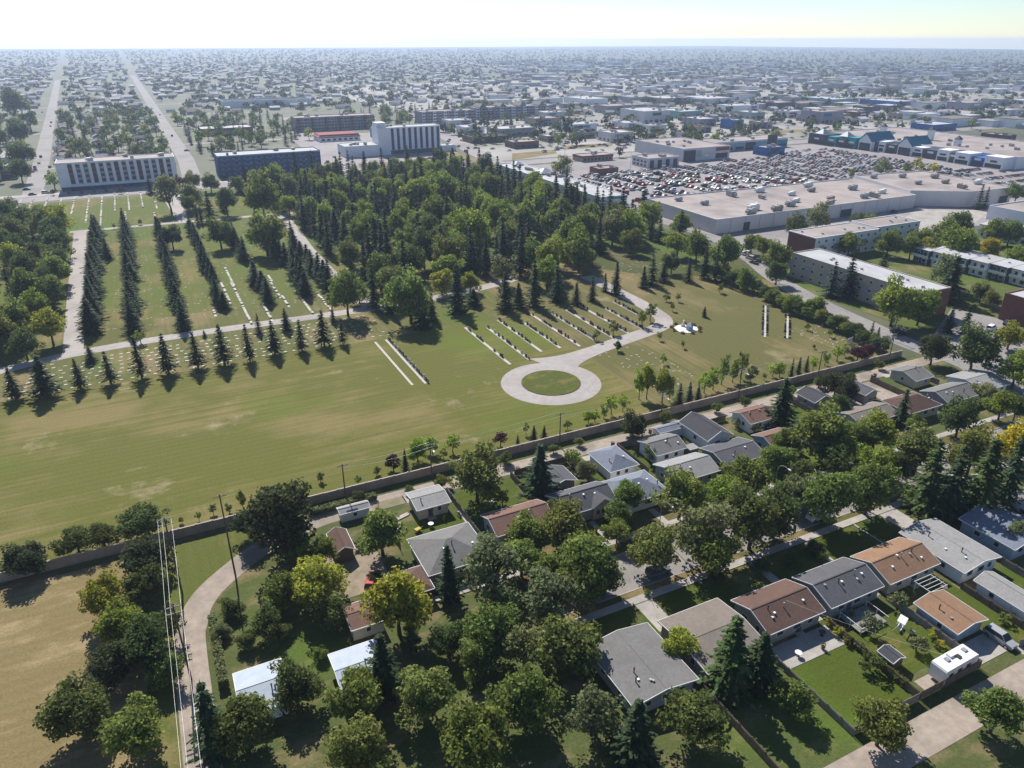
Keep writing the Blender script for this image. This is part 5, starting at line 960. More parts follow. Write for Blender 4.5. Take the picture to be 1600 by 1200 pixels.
# ------------------------------------------------------------------ vehicles
CK = {'sedan': dict(L=4.6, W=1.8, z1=.88, H=1.44, base=(-1.75, 1.05), top=(-1.05, .25)), 'suv': dict(L=4.7, W=1.88, z1=1.02, H=1.74, base=(-2.25, 1.2), top=(-2.0, .45)),
      'hatchback': dict(L=4.1, W=1.76, z1=.9, H=1.5, base=(-1.95, 1.05), top=(-1.6, .3)), 'pickup_truck': dict(L=5.5, W=1.95, z1=1.1, H=1.85, base=(-.75, 1.45), top=(-.6, .75)), 'van': dict(L=5.2, W=1.98, z1=1.15, H=2.15, base=(-2.5, 2.1), top=(-2.45, 1.25))}
def car_body(b, k, m=0):
    c = CK[k]; h = c['L'] / 2; w_ = c['W'] / 2; z1 = c['z1']
    st = [(-h, .80, .42, z1 - .18), (-h + .12, .93, .26, z1 - .02), (-h + .7, 1, .2, z1), (c['base'][0] + .4, 1, .2, z1), (c['base'][1], 1, .2, z1 - .02), (h - .6, .97, .22, z1 - .13), (h - .1, .88, .28, z1 - .25), (h, .74, .4, z1 - .36)]
    i0 = len(b.v)
    for x, s, za, zb in st:
        zm = za + (zb - za) * .55
        b.v += [(x, -w_ * s * .93, za), (x, -w_ * s, zm), (x, -w_ * s * .92, zb), (x, w_ * s * .92, zb), (x, w_ * s, zm), (x, w_ * s * .93, za)]
    n = len(st)
    for i in range(n - 1):
        for j in range(6):
            q = (j + 1) % 6; b.f.append((i0 + i * 6 + j, i0 + i * 6 + q, i0 + (i + 1) * 6 + q, i0 + (i + 1) * 6 + j)[::-1]); b.m.append(m)
    b.f.append(tuple(i0 + j for j in range(6))[::-1]); b.m.append(m); b.f.append(tuple(i0 + (n - 1) * 6 + j for j in range(6))); b.m.append(m)
    if k == 'pickup_truck':
        b.box(-h + .1, -.8, -w_ * .9, -w_ * .78, z1 - .02, z1 + .12, m); b.box(-h + .1, -.8, w_ * .78, w_ * .9, z1 - .02, z1 + .12, m); b.box(-h + .1, -h + .22, -w_ * .78, w_ * .78, z1 - .02, z1 + .12, m)
def car_cabin(k):
    c = CK[k]; w_ = c['W'] / 2; a, d = c['base']; e, f = c['top']; z1, H = c['z1'] - .03, c['H'] - .05
    lo = [(a, -w_ * .9, z1), (d, -w_ * .9, z1), (d, w_ * .9, z1), (a, w_ * .9, z1)]; hi = [(e, -w_ * .74, H), (f, -w_ * .74, H), (f, w_ * .74, H), (e, w_ * .74, H)]
    return lo, hi
def car_roof(b, k, m=0):
    lo, hi = car_cabin(k); b.hexa([(x * 1.0, y * 1.02, z) for x, y, z in hi] + [(x * .96 + .0, y * .9, z + .06) for x, y, z in hi], m)
    for p, q in zip(lo, hi):       # pillars
        b.hexa([(p[0] - .07, p[1] * 1.01 - .04, p[2]), (p[0] + .07, p[1] * 1.01 - .04, p[2]), (p[0] + .07, p[1] * 1.01 + .04, p[2]), (p[0] - .07, p[1] * 1.01 + .04, p[2]), (q[0] - .07, q[1] * 1.01 - .04, q[2]), (q[0] + .07, q[1] * 1.01 - .04, q[2]), (q[0] + .07, q[1] * 1.01 + .04, q[2]), (q[0] - .07, q[1] * 1.01 + .04, q[2])], m)
def wheels_at(k):
    c = CK[k]; h = c['L'] / 2; return [(sx * (h - .85), sy * (c['W'] / 2 - .1)) for sx in (-1, 1) for sy in (-1, 1)]
SIMPLE = {}
for k in CK:
    b = MB(); car_body(b, k); lo, hi = car_cabin(k); b.hexa(lo + hi, 1); car_roof(b, k)
    for x, y in wheels_at(k): b.tube((x, y - .12, .33), (x, y + .12, .33), .33, .33, 8, 2); b.quad(*[(x + .3 * math.cos(a), y - math.copysign(.13, -y), .33 + .3 * math.sin(a)) for a in (0, 1.57, 3.14, 4.71)], 2)
    h = CK[k]['L'] / 2
    for s in (-1, 1): b.box(h - .12, h + .01, s * .55 - .2, s * .55 + .2, .58, .74, 3); b.box(-h - .01, -h + .1, s * .6 - .18, s * .6 + .18, .62, .8, 4)
    SIMPLE[k] = b.mesh(k, [carpaint, glassM, tyreM, lampM, tailM])
PART = {}
for k in CK:
    d = {}; b = MB(); car_body(b, k); d['body'] = b.mesh(k + '_body', carpaint)
    b = MB(); car_roof(b, k); d['cabin_roof'] = b.mesh(k + '_cabin_roof', carpaint)
    lo, hi = car_cabin(k)
    for nm, (i, j) in (('windscreen', (1, 2)), ('rear_window', (3, 0)), ('side_window', (0, 1)), ('side_window', (2, 3))):
        b = MB(); cx_ = [sum(p[t] for p in lo) / 4 for t in range(3)]
        q = [Vector(lo[i]), Vector(lo[j]), Vector(hi[j]), Vector(hi[i])]; inn = [v + (Vector((cx_[0], 0, v.z)) - v) * .06 for v in q]
        b.hexa([tuple(v) for v in inn] + [tuple(v) for v in q]); d.setdefault('glass', []).append((nm, b.mesh(k + '_' + nm, glassM)))
    b = MB(); b.tube((0, -.12, 0), (0, .12, 0), .34, .34, 14); b.poly([(.34 * math.cos(t * .4488), -.12, .34 * math.sin(t * .4488)) for t in range(14)]); d['wheel'] = b.mesh('wheel', tyreM)
    b = MB(); b.tube((0, -.13, 0), (0, .13, 0), .2, .2, 10); b.poly([(.2 * math.cos(t * .628), -.13, .2 * math.sin(t * .628)) for t in range(10)]); d['rim'] = b.mesh('rim', rimM)
    PART[k] = d
def vehicle(k, label, x, y, rz, col, group=None):
    o = thing(k, label, {'pickup_truck': 'pickup', 'suv': 'car', 'sedan': 'car', 'hatchback': 'car', 'van': 'van'}[k], (x, y, .06), rz, group); d = PART[k]
    for n_ in ('body', 'cabin_roof'): ob(n_, d[n_], o).color = (*col, 1)
    for n_, me in d['glass']: ob(n_, me, o)
    for wx_, wy_ in wheels_at(k): w_ = ob('wheel', d['wheel'], o, (wx_, wy_, .34)); ob('rim', d['rim'], w_)
    h = CK[k]['L'] / 2
    for s in (-1, 1): bx('headlight', o, h - .13, h - .02, s * .58 - .2, s * .58 + .2, .56, .72, lampM); bx('taillight', o, -h - .01, -h + .1, s * .62 - .16, s * .62 + .16, .64, .84, tailM)
    return o
PAINT = [('white', (.72, .72, .72)), ('silver', (.45, .46, .48)), ('grey', (.17, .175, .185)), ('black', (.02, .02, .022)), ('dark blue', (.03, .05, .11)), ('red', (.32, .03, .03)), ('white', (.7, .7, .7)), ('black', (.025, .025, .028)), ('charcoal', (.06, .063, .07)), ('beige', (.36, .31, .24)), ('silver', (.5, .5, .51)), ('green', (.05, .1, .07))]
WORD = {'sedan': 'sedan', 'suv': 'SUV', 'hatchback': 'hatchback', 'pickup_truck': 'pickup', 'van': 'van'}
def small_car(k, label, x, y, rz, col, group):
    o = tag(ob(k, SIMPLE[k], None, (x, y, .08), rz), label, {'pickup_truck': 'pickup', 'van': 'van'}.get(k, 'car'), group); o.color = (*col, 1); return o
vehicle('suv', 'dark SUV parked in tree shade on the residential street', 68.4, 81.0, 0.02, (.10, .11, .125))
vehicle('van', 'white van parked on the street under a broad tree', 106.5, 80.8, math.pi, (.75, .75, .75))
vehicle('suv', 'red SUV on the gravel yard beside the yellow-green tree', 22.6, 100.5, 1.1, (.42, .02, .03))
vehicle('suv', 'silver-grey SUV with roof rack on the concrete pad behind the orange garage', 106.6, 44.5, -math.pi / 2, (.30, .31, .33))
vehicle('suv', 'white SUV in the apartment parking court', 237.3, 131.6, .2, (.75, .75, .76))
vehicle('sedan', 'dark sedan parked by the orange brick walk-up', 247, 132.5, .25, (.05, .05, .06))
vehicle('sedan', 'blue-grey sedan at the kerb beside the corner house', 206.5, 111.5, 1.4, (.10, .15, .2))
vehicle('pickup_truck', 'dark pickup towing a long flat trailer off the lane', 158.8, 121.0, 1.45, (.04, .045, .05))
vehicle('sedan', 'dark car partly hidden under the street trees near the spruces', 139.5, 86.6, 0, (.03, .035, .06))
vehicle('hatchback', 'red hatchback in the driveway by the pale low-roofed bungalow', 126.2, 73.5, 1.6, (.5, .02, .04))
vehicle('sedan', 'black sedan parked on the side street under the poles', 206.8, 142.5, 1.65, (.02, .02, .025))
t = thing('flat_trailer', 'long low flatbed trailer parked behind the dark pickup', 'trailer', (159.6, 114.6, .06), 1.45)
REFS.append(('the parked trailer', 159.5, 115))
bx('deck', t, -2.6, 2.8, -1.0, 1.0, .62, .75, woodM); bx('drawbar', t, 2.8, 4.1, -.07, .07, .5, .62, darkM)
for s in (-1, 1):
    bx('side_rail', t, -2.6, 2.8, s * 1.0 - .04, s * 1.0 + .04, .752, .95, darkM)
    for xx in (-.6, .3): w_ = ob('wheel', PART['sedan']['wheel'], t, (xx, s * 1.12, .34)); ob('rim', PART['sedan']['rim'], w_)
# caravan
t = thing('camper_trailer', 'white camper trailer with roof hatches parked on the southern back lane', 'camper', (93.8, 43.6, .05), .03)
REFS.append(('the white camper', 94, 43.5))
b = MB(); sec = [(-3.7, .55), (3.3, .55), (3.9, 1.3), (3.7, 2.9), (3.3, 3.1), (-3.6, 3.1), (-3.75, 2.8)]; b.v = [(x, -1.22, z) for x, z in sec] + [(x, 1.22, z) for x, z in sec]; b.f = [tuple(range(7)), tuple(range(13, 6, -1))] + [((i + 1) % 7, i, i + 7, (i + 1) % 7 + 7) for i in range(7)]; b.m = [0] * 9
ob('body', b.mesh('camper_body', whiteM), t)
for xx, yy in ((2.4, .3), (.4, -.1), (-1.6, .3)): bx('roof_hatch', t, xx - .35, xx + .35, yy - .35, yy + .35, 3.103, 3.28, darkM if xx == .4 else steelM)
bx('air_conditioner', t, -.9, .1, .2, 1.0, 3.104, 3.4, trimM)
for xx in (-2.4, -.4, 1.6): bx('window', t, xx - .5, xx + .5, -1.26, -1.2, 1.5, 2.2, glassM)
bx('door', t, 2.4, 3.0, -1.255, -1.2, .7, 2.5, trimM); bx('drawbar', t, 3.8, 5.0, -.08, .08, .5, .62, darkM)
for s in (-1, 1):
    for xx in (-.5, .35): w_ = ob('wheel', PART['sedan']['wheel'], t, (xx, s * 1.12, .34)); ob('rim', PART['sedan']['rim'], w_)
# cars in the car park: rows run away from the camera
rnd = random.Random(21); slots = []; row = 0
for dbl in range(17):
    for side in (-1, 1):
        xr = 258 + dbl * 16.6 + side * 2.7; row += 1
        y0, y1 = 345, 446
        if xr > 400: y0, y1 = 348, 455
        if xr > 455: y0, y1 = 332, 470
        if xr > 535: continue
        n_ = 0; y = y0
        while y < y1:
            near = math.exp(-((y - 410) / 70) ** 2)
            occ = .47 * (.55 + .6 * near) * (1.25 if 270 < xr < 480 else .95)
            if rnd.random() < occ: n_ += 1; slots.append((xr, y, row, n_, side))
            y += 2.75
for i in range(6):                         # rows beyond the second warehouse
    for j in range(34):
        if rnd.random() < .66: slots.append((455 + j * 2.75, 268 + i * 14.5 + rnd.uniform(-.2, .2), 40 + i, j + 1, 0))
rnd.shuffle(slots); slots.sort(key=lambda s: math.hypot(s[0], s[1])); 
keep = sorted(slots[:282], key=lambda s: (s[2], s[1])); rest = slots[282:]
cnt = {}; rows_used = sorted({s[2] for s in keep}); rno = {r: i + 1 for i, r in enumerate([r for r in rows_used if r < 40])}
kinds = ['sedan', 'sedan', 'suv', 'suv', 'hatchback', 'pickup_truck', 'van']
for (x, y, r, n_, side) in keep:
    k = rnd.choice(kinds); cn, cc = rnd.choice(PAINT); cnt[r] = cnt.get(r, 0) + 1
    if r < 40: lab = '%s %s, %s from the near end of %s parking row from strip mall' % (cn, WORD[k], nth(cnt[r]), nth(rno[r]))
    else: lab = '%s %s, %s from left in %s parking row behind second pale warehouse' % (cn, WORD[k], nth(cnt[r]), nth(r - 39))
    small_car(k, lab, x + rnd.uniform(-.25, .25), y, (0 if side <= 0 else math.pi) + rnd.uniform(-.03, .03) if r < 40 else math.pi / 2, cc, 'cars parked at the mall')
def merged_cars(name, label, spots):
    b = MB(); mats = []
    cols = [whiteM, steelM, darkM, pm('stuff_car_blue', (.04, .06, .12), None, .2, rough=.4), pm('stuff_car_red', (.3, .03, .03), None, .2, rough=.4), pm('stuff_car_grey', (.15, .15, .16), None, .2, rough=.4), glassM]
    for (x, y, along) in spots:
        m = random.choice([0, 0, 1, 1, 2, 2, 3, 4, 5]); a, c = (2.25, .9) if along else (.9, 2.25)
        b.box(x - a, x + a, y - c, y + c, .3, .92, m)
        a2, c2 = (1.3, .78) if along else (.78, 1.3); b.hexa([(x - a2, y - c2, .92), (x + a2, y - c2, .92), (x + a2, y + c2, .92), (x - a2, y + c2, .92), (x - a2 * .7, y - c2 * .7, 1.42), (x + a2 * .7, y - c2 * .7, 1.42), (x + a2 * .7, y + c2 * .7, 1.42), (x - a2 * .7, y + c2 * .7, 1.42)], 6)
        b.box(x - a2 * .68, x + a2 * .68, y - c2 * .68, y + c2 * .68, 1.423, 1.47, m)
    o = ob(name, b.mesh(name, cols), None, (0, 0, .08)); o['kind'] = 'stuff'; o['label'] = label; o['category'] = 'cars'; return o
spots = [(s[0], s[1], s[2] < 40) for s in rest]
for _ in range(1100):
    x, y = rnd.uniform(300, 1300), rnd.uniform(545, 1300); spots.append((x, y, rnd.random() < .5))
for _ in range(420):
    px_, py_ = rnd.uniform(700, 1600), rnd.uniform(178, 236); g_ = G(px_, py_)
    if g_.y > 532: spots.append((g_.x, g_.y, rnd.random() < .6))
merged_cars('distant_parked_cars', 'many tiny parked cars scattered over the far commercial lots', spots)
# cars on the roads
for i, (px, py, k, al) in enumerate([(55, 264, 'van', 1), (64, 246, 'suv', 1), (61, 256, 'sedan', 1), (52, 269, 'sedan', 1), (78, 262, 'suv', 1), (88, 243, 'sedan', 1), (42, 297, 'sedan', 0), (72, 302, 'suv', 0), (51, 305, 'sedan', 0), (250, 180, 'sedan', 1), (243, 187, 'suv', 1), (255, 207, 'sedan', 1), (269, 213, 'suv', 1), (292, 236, 'sedan', 0), (66, 176, 'sedan', 1), (80, 192, 'suv', 1), (79, 198, 'sedan', 1), (522, 246, 'sedan', 1), (512, 254, 'suv', 1), (484, 240, 'sedan', 1),
                                     (700, 222, 'suv', 1), (716, 230, 'sedan', 1), (728, 238, 'van', 1), (690, 246, 'sedan', 0), (672, 248, 'sedan', 0), (1530, 205, 'sedan', 0), (1485, 210, 'suv', 0), (1410, 203, 'sedan', 0), (1348, 216, 'suv', 0), (1290, 205, 'sedan', 0), (1240, 195, 'van', 0), (880, 246, 'sedan', 0), (868, 256, 'suv', 0), (1168, 397, 'sedan', 1), (1172, 405, 'suv', 1), (1160, 398, 'sedan', 1), (1183, 409, 'hatchback', 1), (1178, 412, 'sedan', 1), (972, 322, 'van', 1), (996, 314, 'pickup_truck', 0), (978, 328, 'van', 1), (1397, 332, 'sedan', 0)]):
    p = G(px, py); cn, cc = random.choice(PAINT)
    REF_ = 'the first cross road' if px < 120 else 'the second cross road' if px < 300 else 'the hotel roads' if px < 760 else 'the far avenue' if py < 260 else 'the side street court'
    small_car(k, '%s %s out on %s, %s from the left among road cars' % (cn, WORD[k], REF_, nth(i + 1)), p.x, p.y, math.pi / 2 if al else 0, cc, 'cars along the roads')

# ------------------------------------------------------------------ graves
granite = pm('granite', (.9, .9, .9), (.7, .7, .7), 3, rough=.45, objcol=True)
stripM = pm('pale_concrete', (0.47, 0.435, 0.39), (0.38, 0.35, 0.31), .9)
b = MB(); b.box(-.55, .55, -.22, .22, 0, .18)
b.hexa([(-.42, -.12, .182), (.42, -.12, .182), (.42, .12, .182), (-.42, .12, .182), (-.40, -.1, .8), (.40, -.1, .8), (.40, .1, .8), (-.40, .1, .8)]); b.hexa([(-.40, -.1, .802), (.40, -.1, .802), (.40, .1, .802), (-.40, .1, .802), (-.26, -.1, .96), (.26, -.1, .96), (.26, .1, .96), (-.26, .1, .96)])
stoneme = b.mesh('headstone', granite)
b = MB(); b.box(-.52, .52, -.24, .24, 0, .05); b.box(-.42, .42, -.16, .16, .053, .08); markme = b.mesh('grave_marker', granite)
STR = [((727, 512), (797, 570)), ((762, 512), (827, 563)), ((779, 500), (845, 550)), ((820, 503), (872, 545)), ((832, 491), (904, 542)), ((863, 490), (928, 532)), ((887, 484), (957, 530)), ((908, 477), (980, 522)), ((948, 482), (1002, 515)), ((961, 472), (995, 492))]
rnd = random.Random(5); nst = 0
for i, (a, c) in enumerate(STR):
    p, q = G(*a), G(*c); x = (p.x + q.x) / 2; ya, yb = sorted((p.y, q.y)); L = yb - ya
    b = MB(); b.box(-.45, .45, 0, L, 0, .1); s = ob('concrete_strip', b.mesh('concrete_strip', stripM), None, (x, ya, .02)); tag(s, '%s pale concrete headstone strip from the left above the turning circle' % nth(i + 1), 'concrete strip', 'headstone strips')
    y = ya + .7; k = 0
    while y < yb - .5:
        if rnd.random() < .62:
            k += 1; nst += 1
            o = ob('headstone', stoneme, None, (x + rnd.uniform(-.08, .08) + .1, y, .122), math.pi / 2 + rnd.uniform(-.04, .04), (rnd.uniform(.8, 1.25), 1.1, rnd.uniform(.8, 1.35)))
            dk = rnd.random(); cc = .035 if dk < .6 else (.12 if dk < .8 else .45); o.color = (cc * 1.05, cc, cc * .97, 1)
            tag(o, '%s headstone, %s from the near end of the %s strip above the turning circle' % ('dark' if cc < .1 else 'grey' if cc < .3 else 'pale', nth(k), nth(i + 1)), 'headstone', 'headstones on the strips')
        y += rnd.uniform(1.1, 1.7)
for i, (a, c, stones) in enumerate([((585, 535), (646, 602), 0), ((604, 531), (664, 600), 1)]):
    p, q = G(*a), G(*c); x = (p.x + q.x) / 2; ya, yb = sorted((p.y, q.y))
    b = MB(); b.box(-.35, .35, 0, yb - ya, 0, .1); s = ob('concrete_strip', b.mesh('concrete_strip', stripM), None, (x, ya, .02)); tag(s, ['bare white concrete strip alone in the mown field', 'white concrete strip lined with headstones in the mown field'][i], 'concrete strip')
    if stones:
        y = ya + .3; k = 0
        while y < yb:
            k += 1; o = ob('headstone', stoneme, None, (x + .75, y, .022), math.pi / 2, (1, 1.1, rnd.uniform(.9, 1.5))); cc = rnd.choice([.03, .04, .1, .03, .4]); o.color = (cc, cc, cc, 1)
            tag(o, '%s headstone, %s from the near end of the strip alone in the mown field' % ('dark' if cc < .2 else 'pale', nth(k)), 'headstone', 'headstones on the lone strip'); y += rnd.uniform(1.2, 1.6)
for i, (a, c) in enumerate([((1196, 478), (1195, 527)), ((1231, 492), (1230, 529))]):
    p, q = G(*a), G(*c); d = q - p; L = d.length; ang = math.atan2(d.y, d.x)
    b = MB(); b.box(0, L, -.32, .32, 0, .1); s = ob('concrete_strip', b.mesh('concrete_strip', stripM), None, (p.x, p.y, .02), ang); tag(s, '%s of two slanting headstone strips in the dry far field' % ('longer', 'shorter')[i], 'concrete strip')
    t = 1.0; k = 0
    while t < L:
        k += 1
        for sgn in (-1, 1):
            e = p + d * (t / L) + Vector((-math.sin(ang), math.cos(ang), 0)) * (.7 * sgn); o = ob('headstone', stoneme, None, (e.x, e.y, .022), ang + math.pi / 2 + rnd.uniform(-.15, .15), (rnd.uniform(.6, 1), .9, rnd.uniform(.4, 1.0))); cc = rnd.choice([.03, .3, .5, .05]); o.color = (cc, cc * .95, cc * .9, 1)
            tag(o, '%s headstone on the %s side of the %s slanting strip, %s from its far end' % ('dark' if cc < .2 else 'pale', 'left' if sgn > 0 else 'right', ('longer', 'shorter')[i], nth(k)), 'headstone', 'headstones on the slanting strips')
        t += rnd.uniform(1.6, 3.4)
# flat markers: the rows next to the mown field singly, the rest as one scatter
rnd = random.Random(8); allm = []
for r in range(8):
    y = 213.2 + r * 2.9; x = -44 + rnd.uniform(0, 2); k = 0
    while x < 64 - r * .5:
        if rnd.random() < .8 and not (-31 < x < -24 and y > 233): k += 1; allm.append((x, y + rnd.uniform(-.2, .2) + .006 * (x - 10), r, k))
        x += rnd.uniform(1.9, 3.0)
ind = allm[:285]
for (x, y, r, k) in ind:
    o = ob('grave_marker', markme, None, (x, y, .022), rnd.uniform(-.08, .08), (.85, 1.0, 1)); c = rnd.choice([.6, .5, .55, .38]); o.color = (c, c * .97, c * .9, 1)
    tag(o, 'flat pale grave marker, %s from the left in the %s row above the mown field' % (nth(k), nth(r + 1)), 'grave marker', 'flat markers above the mown field')
sc = [(x, y) for (x, y, r, k) in allm[285:]]
for xs in (-17, 10.5, 24.5, 39.5, -4):
    for _ in range(46): sc.append((xs + rnd.uniform(-4.3, 4.3), rnd.uniform(255, 405)))
for _ in range(60): sc.append((rnd.uniform(112, 128), rnd.uniform(140, 172)))
for _ in range(90): sc.append((rnd.uniform(178, 197), rnd.uniform(138, 160)))
for _ in range(60): sc.append((rnd.uniform(158, 195), rnd.uniform(228, 252)))
b = MB()
for x, y in sc: a = rnd.uniform(.2, .38); b.box(x - a, x + a, y - .15, y + .15, 0, .06)
o = ob('scattered_grave_markers', b.mesh('scattered_grave_markers', stripM), None, (0, 0, .022)); o['kind'] = 'stuff'; o['label'] = 'small pale flat markers dotted over the cemetery lawns'; o['category'] = 'grave markers'
# pale marker strips in the lawns between the spruce rows and below the avenue
LS = [((345, 440), (360, 475)), ((362, 440), (392, 507)), ((352, 418), (366, 448)), ((422, 440), (438, 466)), ((410, 474), (426, 503)), ((470, 463), (488, 491)), ((497, 458), (516, 486)), ((333, 483), (337, 495)), ((420, 430), (424, 440)), ((440, 462), (452, 480)),
      ((31, 312), (20, 341)), ((52, 312), (45, 328)), ((73, 310), (69, 330)), ((94, 310), (93, 330)), ((116, 307), (113, 336)), ((139, 305), (135, 348)), ((158, 304), (159, 355)), ((179, 302), (180, 329)), ((199.5, 301), (202, 328)), ((220, 300), (223, 325)), ((195, 331), (198, 352)), ((243, 312), (244, 326)), ((240, 333), (244, 343))]
for i, (a, c) in enumerate(LS):
    p, q = G(*a), G(*c); x = (p.x + q.x) / 2; ya, yb = sorted((p.y, q.y)); y = ya
    s = thing('marker_strip', 'broken pale marker strip, %s from the left %s' % (nth(i + 1 if i < 10 else i - 9), 'among the spruce rows' if i < 10 else 'in the lawn below the avenue'), 'marker strip', (x, ya, .022), 0, 'marker strips in the lawns')
    while y < yb:
        l = rnd.uniform(.8, 2.6); bx('stone', s, -.4, .4, y - ya, min(y + l, yb) - ya, 0, rnd.choice([.1, .12, .5]), stripM); y += l + rnd.choice([.05, .3, .9])
# memorial: paved plot with a small blue-grey shrine and flower beds
mp = G(1072, 514); t = thing('memorial_plot', 'white-paved memorial plot with small blue-grey shrine and flower beds', 'memorial', (mp.x, mp.y, .02), .5); REFS.append(('the memorial plot', mp.x, mp.y))
b = MB(); b.prism([(3.6 * math.cos(k * .6283) * (1 + .15 * (k % 2)), 3.8 * math.sin(k * .6283)) for k in range(10)], 0, .1); ob('paving', b.mesh('memorial_paving', whiteM), t)
bx('shrine_body', t, -1.0, .8, -2.0, -.4, .1, 1.5, BW['blue']); b = MB(); b.hexa([(-1.3, -2.3, 1.5), (1.1, -2.3, 1.5), (1.1, -.1, 1.5), (-1.3, -.1, 1.5), (-.2, -1.5, 2.5), (0, -1.5, 2.5), (0, -1.0, 2.5), (-.2, -1.0, 2.5)]); ob('shrine_roof', b.mesh('shrine_roof', ROOF['metal']), t)
bx('plinth', t, 1.0, 2.0, 1.2, 2.2, .1, .8, stripM); bx('statue', t, 1.3, 1.7, 1.5, 1.9, .8, 2.2, whiteM)
# each flower bed is a ring of small plants
for k in range(9):
    a = k * .7 + .3; o = plant_tree('flower_clump', SMALL[k % 4], (mp.x + 4.6 * math.cos(a), mp.y + 4.6 * math.sin(a), -.25), .8, .55, [(.25, .2, .03), (.3, .12, .04), (.1, .15, .03)][k % 3], 'flower clump, %s round the white memorial plot' % nth(k + 1), 'flowers', 'flower clumps round the memorial')

# ------------------------------------------------------------------ poles, lamps, wires
greyarm = pm('grey_crossarm', (.24, .23, .22), None, 2)
def pole(label, x, y, h, arms=1, lamp=False, r=.16):
    o = thing('utility_pole', label, 'utility pole', (x, y, 0), 0, 'utility poles'); b = MB(); b.tube((0, 0, 0), (0, 0, h), r, r * .65, 8); ob('pole', b.mesh('pole', poleM), o)
    for k in range(arms):
        z = h - .4 - k * 1.1; ar = bx('crossarm', o, -1.1, 1.1, -.07, .07, z, z + .14, greyarm if arms > 1 or lamp else woodM)
        for xx in (-1.0, -.35, .35, 1.0):
            b = MB(); b.tube((0, 0, 0), (0, 0, .22), .05, .03, 6); ob('insulator', b.mesh('insulator', whiteM), o, (xx, 0, z + .14))
    if lamp:
        b = MB(); b.path([(0, 0, h - 1.4), (0, -.9, h - .9), (0, -1.9, h - .8)], [.05, .05, .05], 6); ob('lamp_arm', b.mesh('lamp_arm', steelM), o); bx('lamp_head', o, -.16, .16, -2.5, -1.85, h - .88, h - .7, trimM)
    return o
def wire(label, p, q, sag=.6, r=.022, mat=None):
    p, q = Vector(p), Vector(q); b = MB(); n_ = 10; pts = [p.lerp(q, k / n_) - Vector((0, 0, sag * 4 * (k / n_) * (1 - k / n_))) for k in range(n_ + 1)]; b.path(pts, [r] * (n_ + 1), 4)
    o = ob('power_line', b.mesh('power_line', mat or steelM), None, (0, 0, 0)); tag(o, label, 'wire', 'power lines'); return o
pole('tall wooden pole with steel double crossarm beside the clump of trees', -6.9, 112.3, 15.6, 2)
p2 = G(299, 1062); pole('tall pole with crossarm low on the gravel lane edge', p2.x, p2.y, 14, 2)
pole('tall plain dark pole at the gravel lane bend', 1.8, 113.0, 17.0, 1)
PL = [(25.1, 127.3, 8.8), (43.7, 127.6, 8.6), (74.9, 127.4, 8.8), (103.5, 127.6, 7.6), (127.8, 127.4, 9.4), (156, 127.5, 9.0), (183.9, 127.3, 9.3)]
for i, (x, y, h) in enumerate(PL): pole('lane pole by the concrete wall, %s from the left' % nth(i + 1), x, y, h, 1, i in (1, 3, 4))
pole('short pole by the hedge beside the side street', 200.5, 139.2, 7.5, 1)
pole('pole behind the long pale garage at the back lane', 109.5, 41.2, 9, 1)
wirem = pm('bright_wire', (.6, .6, .58), None, 1, rough=.4)
for k in (-1.0, -.35, 1.0):
    wire('bright overhead wire between the two tall crossarm poles, %s of three' % {-1.0: 'first', -.35: 'second', 1.0: 'third'}[k], (-6.9 + k, 112.3, 15.4), (p2.x + k, p2.y, 13.8), .5, .012, steelM)
    wire('overhead wire running on from the low lane pole, %s of three' % {-1.0: 'first', -.35: 'second', 1.0: 'third'}[k], (p2.x + k, p2.y, 13.8), (p2.x + k, p2.y - 40, 13.8), .8, .012, steelM)
for i in range(len(PL) - 1):
    a, c = PL[i], PL[i + 1]
    for k in (-1.0, 1.0): wire('thin wire along the wall between the %s and %s lane poles, %s one' % (nth(i + 1), nth(i + 2), 'field-side' if k < 0 else 'house-side'), (a[0], a[1] - k * .0 + k, a[2] - .2), (c[0], c[1] + k, c[2] - .2), .7, .016)
wire('service wire dropping to the brown-roofed bungalow', (78.5, 62, 5.2), (88.0, 41.0, 8.0), .5, .014, wirem)
for i, (px, py) in enumerate([(1402, 712), (1205, 775), (1010, 818), (1560, 640)]):
    g = G(px, py); g = Vector((g.x, 90.2, 0)); o = thing('street_lamp', 'arched steel street lamp on the residential street, %s from the near end' % nth(i + 1), 'street lamp', (g.x, g.y, .13), 0, 'street lamps'); b = MB(); b.path([(0, 0, 0), (0, 0, 6.5), (0, -.5, 7.6), (0, -1.5, 8.1), (0, -2.6, 8.0)], [.09, .07, .06, .05, .05], 6); ob('post', b.mesh('lamp_post', steelM), o); bx('lamp_head', o, -.15, .15, -3.2, -2.55, 7.88, 8.05, trimM)
for i, (px, py, h) in enumerate([(882, 262, 14), (985, 265, 12), (1035, 289, 12), (1102, 268, 11), (1165, 276, 11), (1280, 278, 12), (1345, 268, 12), (1290, 255, 10), (1226, 268, 10), (1198, 190, 16), (1065, 205, 13), (1245, 195, 10)]):
    g = G(px, py); o = thing('car_park_lamp', 'tall grey twin-headed lamp mast, %s from the left over the car park' % nth(i + 1), 'lamp mast', (g.x, g.y, .03), 0, 'car park lamp masts'); b = MB(); b.tube((0, 0, 0), (0, 0, h), .16, .1, 6); ob('post', b.mesh('lamp_mast', steelM), o)
    for s in (-1, 1): bx('lamp_head', o, min(0, s * 1.4), max(0, s * 1.4), -.2, .2, h - .1, h + .1, trimM)

